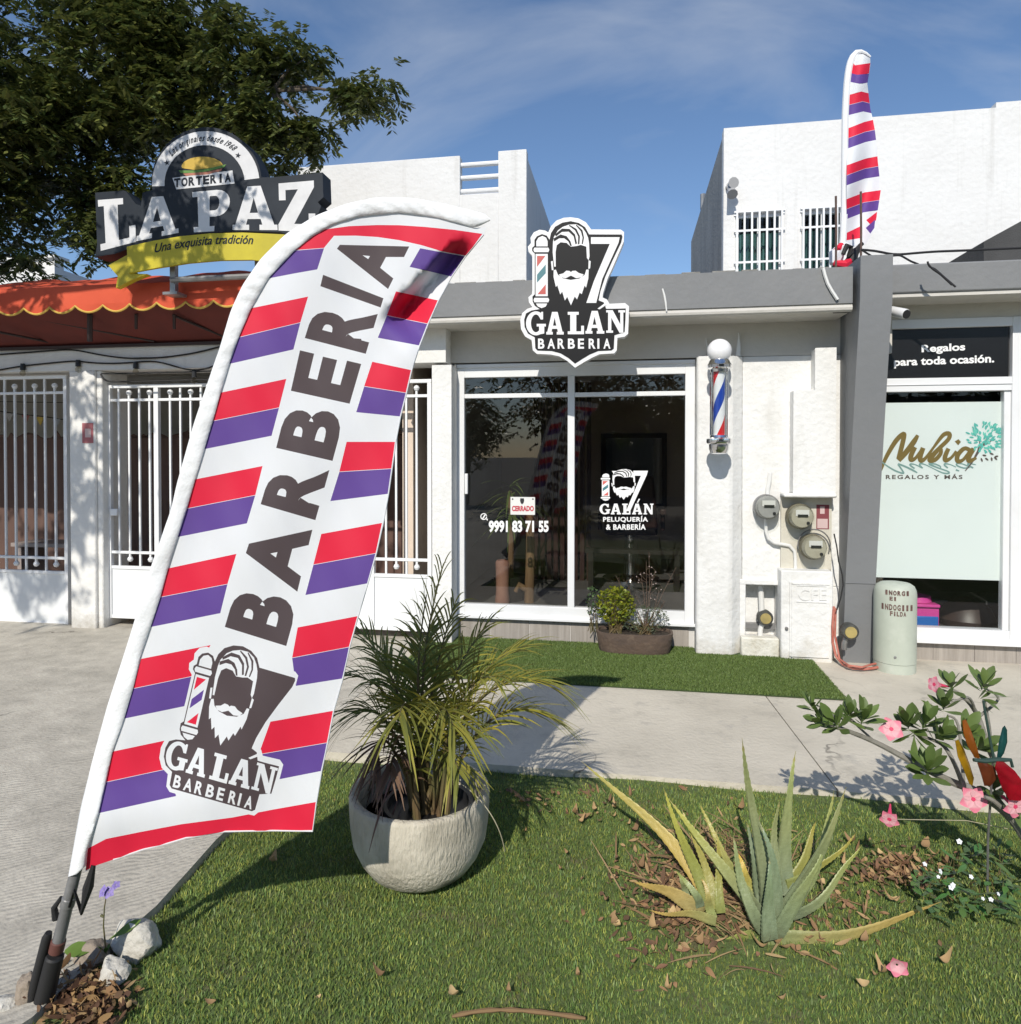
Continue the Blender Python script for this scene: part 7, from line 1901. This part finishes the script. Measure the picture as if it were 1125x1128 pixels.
# withered stalk at the bottom edge
m = MB(); m.tube(bez(onZ(498, 1120, LAWN_Z + .02), onZ(540, 1108, LAWN_Z + .04), onZ(580, 1112, LAWN_Z + .03), onZ(645, 1122, LAWN_Z + .015), 12), [.003 + .004 * abs(math.sin(i * 1.3)) for i in range(13)], 6)
m.build('withered_stalk', straw_m, label='withered brown stalk lying on the grass at the bottom edge', cat='stalk', tint=[(.8, .62, .45, 1)] * (13 * 6))

# ------------------------------------------------------------------ lawn blades (short artificial turf)
def turf(name, area, n, hmin, hmax, wd, mat, zf, keep, base_col, lean=.5, dens=None, cols=None):
    x0, x1, y0, y1 = area
    X = rng.uniform(x0, x1, n)
    # denser near the viewer
    Y = y0 + (y1 - y0) * rng.uniform(0, 1, n) ** (dens or 1)
    k = keep(X, Y); X, Y = X[k], Y[k]; n = len(X)
    Z = zf(X, Y)
    a = rng.uniform(0, 2 * np.pi, n); h = rng.uniform(hmin, hmax, n); ln = rng.uniform(.1, lean, n) * h
    ww = wd * rng.uniform(.7, 1.3, n) / 2
    dx, dy = np.cos(a) * ln, np.sin(a) * ln
    b = rng.uniform(0, np.pi, n); sx, sy = np.cos(b) * ww, np.sin(b) * ww
    V = np.empty((n, 5, 3))
    V[:, 0] = np.c_[X - sx, Y - sy, Z]; V[:, 1] = np.c_[X + sx, Y + sy, Z]
    V[:, 2] = np.c_[X + .35 * dx + sx * .8, Y + .35 * dy + sy * .8, Z + .6 * h]; V[:, 3] = np.c_[X + .35 * dx - sx * .8, Y + .35 * dy - sy * .8, Z + .6 * h]
    V[:, 4] = np.c_[X + dx, Y + dy, Z + h]
    base = (np.arange(n) * 5)[:, None]
    T = np.concatenate([base + [0, 1, 2], base + [0, 2, 3], base + [3, 2, 4]], 1).reshape(-1, 3)
    pick = rng.integers(0, len(cols), n); C = np.array(cols)[pick] * rng.uniform(.75, 1.25, n)[:, None]
    tint = np.ones((n, 5, 4)); tint[:, :, :3] = C[:, None, :]
    return fast_mesh(name, V.reshape(-1, 3), T, mat, tint=tint.reshape(-1, 4), kind='stuff')
grass_m = M('turf_blade', (.235, .325, .10), .5, tint='tint', trans=.2, col2=(.165, .225, .068), scale=2.5, lo=.35, hi=.7)
ppx = np.array(PC)
def keep_lawn(X, Y):
    L = np.interp(Y, [-1.5] + [p[1] for p in edge_pts], [edge_pts[0][0] - .35] + [p[0] for p in edge_pts])
    inside = (X > L + .004) & (Y < YC - .004)
    inside &= (X - PC.x) ** 2 + (Y - PC.y) ** 2 > (PR * .42) ** 2
    # inside the view (with a margin)
    dpt = Y * math.cos(YAW) - X * math.sin(YAW); lat = X * math.cos(YAW) + Y * math.sin(YAW)
    inside &= (np.abs(lat) < .95 * dpt + .3) & (dpt > 1.2)
    # worn patches by the sidewalk edge and the flag's foot
    q = np.sin(X * 5.3 + 1.7) * np.sin(Y * 6.1 + X) * .5 + .5
    thin = np.clip((Y - (YC - .22)) / .2, 0, 1) * .75 * (q > .25)
    d2 = (X - flag_base.x - .12) ** 2 + (Y - flag_base.y - .02) ** 2
    thin = np.maximum(thin, np.clip(1.25 - d2 / .022, 0, .96))
    d3 = ((X - al2p.x - .1) ** 2 + (Y - al2p.y - .1) ** 2); thin = np.maximum(thin, np.clip(1.0 - d3 / .16, 0, .85))
    return inside & (rng.uniform(0, 1, len(X)) > thin)
zl = lambda X, Y: LAWN_Z + .012 * np.sin(X * 2.1 + 1) * np.sin(Y * 2.6) + .006 * np.sin(X * 6.3 + Y * 4.1) - .014
GC = [(1, 1, 1), (.85, .95, .85), (1.15, 1.1, .95), (.7, .85, .8), (1.0, 1.0, .8), (1.6, 1.25, .9), (1.9, 1.5, 1.2), (.8, .9, .8)]
turf('lawn_grass', (-2.2, 4.2, 1.1, YC), 430000, .009, .022, .0030, grass_m, zl, keep_lawn, None, lean=.75, dens=1.15, cols=GC)
tuft_m = M('mat_blade', (.125, .18, .05), .6, tint='tint', trans=.1)
def keep_mat(X, Y): return ((X - cp.x) / (cw * .9)) ** 2 + ((Y - cp.y - .1) / .13) ** 2 > 1
turf('mat_grass', (mat_x0, mat_x1, mat_y0, YTILE - .17), 150000, .008, .019, .0042, tuft_m, lambda X, Y: np.full_like(X, .008), lambda X, Y: keep_mat(X, Y), None, lean=.8, cols=[(1, 1, 1), (.8, .9, .8), (1.2, 1.15, 1), (1.0, 1.05, .8)])
turf('mat_grass', (mat_x0, mat_x1, YTILE - .17, YTILE - .004), 26000, .008, .019, .0042, tuft_m, lambda X, Y: np.full_like(X, .008), lambda X, Y: keep_mat(X, Y) & ~((X > bx0 - .01) & (X < bx2)) & (X < nx0 - .03), None, lean=.8, cols=[(1, 1, 1), (.8, .9, .8), (1.2, 1.15, 1)])

# ------------------------------------------------------------------ trees
leaf_m = M('tree_leaf', (.115, .135, .042), .42, tint='tint', trans=.3)
trunk_m = M('tree_bark', (.12, .095, .07), .9, (.07, .055, .045), 8, 7, bump=.8, bscale=14, stretch=(2, 2, .4))
def foliage(centres, n_leaflet, L, lw, leafL, tints, nr):
    """pinnate leaves: each centre gives a drooping midrib with paired leaflets; returns quads"""
    C = np.asarray(centres); n = len(C)
    az = nr.uniform(0, 2 * np.pi, n); el = nr.uniform(-.9, .5, n)
    D_ = np.c_[np.cos(az) * np.cos(el), np.sin(az) * np.cos(el), np.sin(el)]
    S_ = np.c_[-np.sin(az), np.cos(az), np.zeros(n)] * 1.0
    LL = leafL * nr.uniform(.6, 1.2, n)
    V, T = [], []
    for k in range(n_leaflet):
        t = (k + 1) / n_leaflet
        for sg in (-1, 1):
            base = C + D_ * (LL * t)[:, None] + np.c_[np.zeros(n), np.zeros(n), -.35 * LL * t * t]
            d = D_ * .55 + S_ * sg * .8 + np.c_[np.zeros(n), np.zeros(n), nr.uniform(-.75, -.05, n)]; d /= np.linalg.norm(d, axis=1)[:, None]
            w = np.cross(d, np.c_[nr.uniform(-.5, .5, n), nr.uniform(-.5, .5, n), np.ones(n)]); w /= np.linalg.norm(w, axis=1)[:, None]
            l_ = L * nr.uniform(.7, 1.2, n)[:, None]
            V.append(np.stack([base, base + d * l_ * .45 + w * lw, base + d * l_, base + d * l_ * .45 - w * lw], 1))
            T.append(np.array(tints)[nr.integers(0, len(tints), n)] * nr.uniform(.7, 1.3, n)[:, None])
    V = np.concatenate(V); T = np.concatenate(T); m_ = len(V)
    Fq = np.arange(m_ * 4).reshape(-1, 4); tint = np.ones((m_, 4, 4)); tint[:, :, :3] = T[:, None, :]
    return V.reshape(-1, 3), Fq, tint.reshape(-1, 4)
# the big tree over the restaurant: trunk out of frame on the left
TR = Vector((-6.6, 4.0, 0))
tree = thing('street_tree', TR, 'large dark-leaved tree reaching over the restaurant roof at upper left', 'tree')
nr = np.random.default_rng(31)
cent = []
def blob_px(u, v, ru, rv, t, rt, n, clump=14, cs=.18):
    """clumped points in an ellipsoid given by its place in the view"""
    c = np.array(atT(u, v, t)); a = ru * t / F; b = rv * t / F
    ex = np.array(_rot @ Vector((1, 0, 0))); ey = np.array(_rot @ Vector((0, 1, 0))); ez = np.array(_rot @ Vector((0, 0, 1)))
    m_ = max(1, n // clump)
    q = nr.normal(size=(m_, 3)); q /= np.linalg.norm(q, axis=1)[:, None]; q *= nr.uniform(.25, 1, m_)[:, None] ** .5
    K_ = c + q[:, :1] * a * ex + q[:, 1:2] * b * ey + q[:, 2:] * rt * ez
    cent.append(np.repeat(K_, clump, 0) + nr.normal(size=(m_ * clump, 3)) * cs)
DENS = 1.35
for a in [(40, 40, 150, 90, 7.8, .9, 1100, 30, .17), (150, 60, 70, 70, 7.7, .7, 520, 26, .15), (20, 140, 90, 80, 7.5, .8, 760, 28, .15), (110, 160, 75, 65, 7.7, .7, 520, 26, .15), (175, 30, 50, 45, 7.6, .6, 260, 22, .14), (-90, 100, 110, 200, 6.8, 1.0, 700, 24, .2), (200, 110, 40, 50, 7.6, .5, 260, 20, .13),
          (265, 62, 34, 30, 7.4, .35, 150, 18, .11), (283, 118, 32, 26, 7.4, .3, 130, 18, .11), (318, 60, 26, 22, 7.5, .25, 84, 16, .10), (318, 142, 30, 22, 7.4, .3, 100, 16, .10), (296, 168, 20, 16, 7.4, .2, 40, 12, .09), (345, 62, 10, 14, 7.5, .1, 24, 12, .08), (372, 99, 20, 12, 7.4, .15, 40, 12, .08), (408, 110, 20, 20, 7.4, .2, 60, 16, .09), (345, 150, 14, 14, 7.4, .15, 30, 12, .08), (238, 30, 26, 24, 7.5, .3, 70, 16, .11),
          (25, 285, 34, 18, 7.2, .2, 70, 14, .10), (108, 262, 20, 34, 7.3, .25, 100, 16, .10), (8, 225, 30, 34, 7.2, .3, 110, 16, .11), (80, 230, 46, 22, 7.5, .3, 110, 18, .11), (232, 175, 36, 22, 7.7, .3, 90, 16, .11), (250, 135, 26, 24, 7.5, .3, 80, 16, .11), (160, 215, 40, 24, 7.8, .3, 110, 18, .12)]:
    blob_px(*a[:6], int(a[6] * DENS), *a[7:])
# out of frame: branches over the pavement that throw the dappled shade
def blob(c, r, n, clump=12, cs=.2):
    m_ = max(1, n // clump); q = nr.normal(size=(m_, 3)); q /= np.linalg.norm(q, axis=1)[:, None]; q *= nr.uniform(.1, 1, m_)[:, None] ** .4
    cent.append(np.repeat(np.array(c) + q * np.array(r), clump, 0) + nr.normal(size=(m_ * clump, 3)) * cs)
blob((-6.4, 2.2, 5.2), (1.6, 1.5, 1.2), 900); blob((-5.95, 1.4, 4.6), (.7, 1.1, .55), 560, 9); blob((-3.75, 2.75, 5.2), (.85, .7, .35), 130, 7, .16); blob((-5.25, 1.7, 4.3), (.3, .6, .5), 50, 5); blob((-5.05, 2.0, 4.5), (.25, .5, .5), 30, 5); blob((-3.7, 2.0, 5.1), (.5, .5, .4), 40, 6); blob((-7.6, 4.0, 5.5), (1.8, 2, 1.5), 700); blob((-4.9, 3.0, 4.9), (.5, .5, .3), 60, 7)
cc_ = np.concatenate(cent)
V, Fq, tn = foliage(cc_, 7, .088, .0185, .20, [(1, 1, 1), (.7, .85, .8), (1.35, 1.25, 1.0), (.85, .9, .7)], nr)
fast_mesh('crown', V, Fq, leaf_m, tint=tn, parent=tree)
m = MB(); m.tube([TR + Vector((0, 0, -.2)), TR + Vector((.05, 0, 1.2)), TR + Vector((.15, .1, 2.6)), TR + Vector((.2, .3, 4.2))], [.26, .21, .18, .14], 14); m.build('trunk', trunk_m, tree)
m = MB(); tp = TR + Vector((.15, .1, 2.6))
for u, v, t in ((-60, 110, 8.4), (-90, 40, 7.6), (-140, 190, 7.6)):
    e = atT(u, v, t); m.tube(bez(tp, tp + Vector((.1, .2, 1.0)), e + (tp - e) * .4 + Vector((0, 0, .5)), e, 12), [.09 * (1 - i / 13) ** 1.2 + .012 for i in range(13)], 8)
for a_, b_ in (((120, 90, 7.9), (300, 100, 7.4)), ((60, 60, 8.0), (190, 40, 7.7)), ((30, 130, 7.8), (110, 250, 7.4)), ((150, 120, 7.9), (290, 160, 7.4))):
    p_, q_ = atT(*a_), atT(*b_); m.tube(bez(p_, p_.lerp(q_, .3) + Vector((0, 0, .12)), p_.lerp(q_, .7) + Vector((0, 0, .1)), q_, 10), [.035 * (1 - i / 11) + .008 for i in range(11)], 7)
e0 = atT(300, 100, 7.4)
for u, v in ((405, 106), (372, 100), (335, 65), (310, 150), (345, 150)): e = atT(u, v, 7.4); m.tube([e0, e0.lerp(e, .5) + Vector((0, 0, .05)), e], [.02, .014, .006], 6)
m.tube(bez(tp, tp + Vector((.3, -.5, 1.2)), Vector((-4.8, 2.6, 4.7)), Vector((-3.7, 2.0, 5.1)), 10), [.08 * (1 - i / 11) + .01 for i in range(11)], 8)
m.build('limbs', trunk_m, tree)
# trees across the street, behind the viewer (they show in the shop glass)
def far_tree(x, y, h, r, label, seed, n=900):
    global nr
    nr = np.random.default_rng(seed); t = thing('street_tree', (x, y, -.16), label, 'tree', 'trees across the street')
    m_ = n // 10; q = nr.normal(size=(m_, 3)); q /= np.linalg.norm(q, axis=1)[:, None]; q *= nr.uniform(.2, 1, m_)[:, None] ** .45
    c = np.array((x, y, h - r * .85)) + q * np.array((r, r, r * .85)); c = np.repeat(c, 10, 0) + nr.normal(size=(m_ * 10, 3)) * .3
    V, Fq, tn = foliage(c, 4, .22, .05, .45, [(1, 1, 1), (.7, .85, .8), (1.4, 1.3, 1.0)], nr); fast_mesh('crown', V, Fq, leaf_m, tint=tn, parent=t)
    m = MB(); m.tube([(x, y, -.3), (x + .1, y, h * .3), (x, y, h * .7)], [.22, .17, .1], 10)
    for k in range(5):
        a = nr.uniform(0, 6.28); m.tube([(x + .05, y, h * .35), (x + math.cos(a) * r * .4, y + math.sin(a) * r * .4, h * .6), (x + math.cos(a) * r * .7, y + math.sin(a) * r * .7, h * .75)], [.1, .06, .03], 7)
    m.build('trunk', trunk_m, t)
far_tree(-1.6, -10.5, 6.3, 2.5, 'round leafy tree across the street, left of the others', 41); far_tree(2.8, -9.8, 6.9, 3.0, 'tallest leafy tree across the street', 42, 1200); far_tree(6.6, -12.5, 7.6, 3.0, 'leafy tree across the street behind the tallest one', 43)
far_tree(-5.6, -12, 3.6, 1.3, 'short tree across the street at its far end', 44, 600); far_tree(10.8, -11, 8, 3.2, 'leafy tree across the street beyond the gift shop', 45)
hb = thing('house', (2, -17, -.16), 'low tan house across the street behind the trees', 'house')
m = MB(); m.box(-3.5, 16, -20, -17, -.16, 3.4); m.build('wall', M('tan_wall', (.20, .17, .14), .9, (.15, .13, .11), .8, 5), hb)
m = MB(); m.box(-3.8, 16.3, -20.2, -16.7, 3.4, 3.7); m.build('roof', raw_grey, hb)
for x in (-2, 3, 8):
    m = MB(); m.box(x, x + 1.4, -16.99, -16.95, .9, 2.2); m.build('window', M('dark_window_room', (.03, .032, .033), .3), hb)
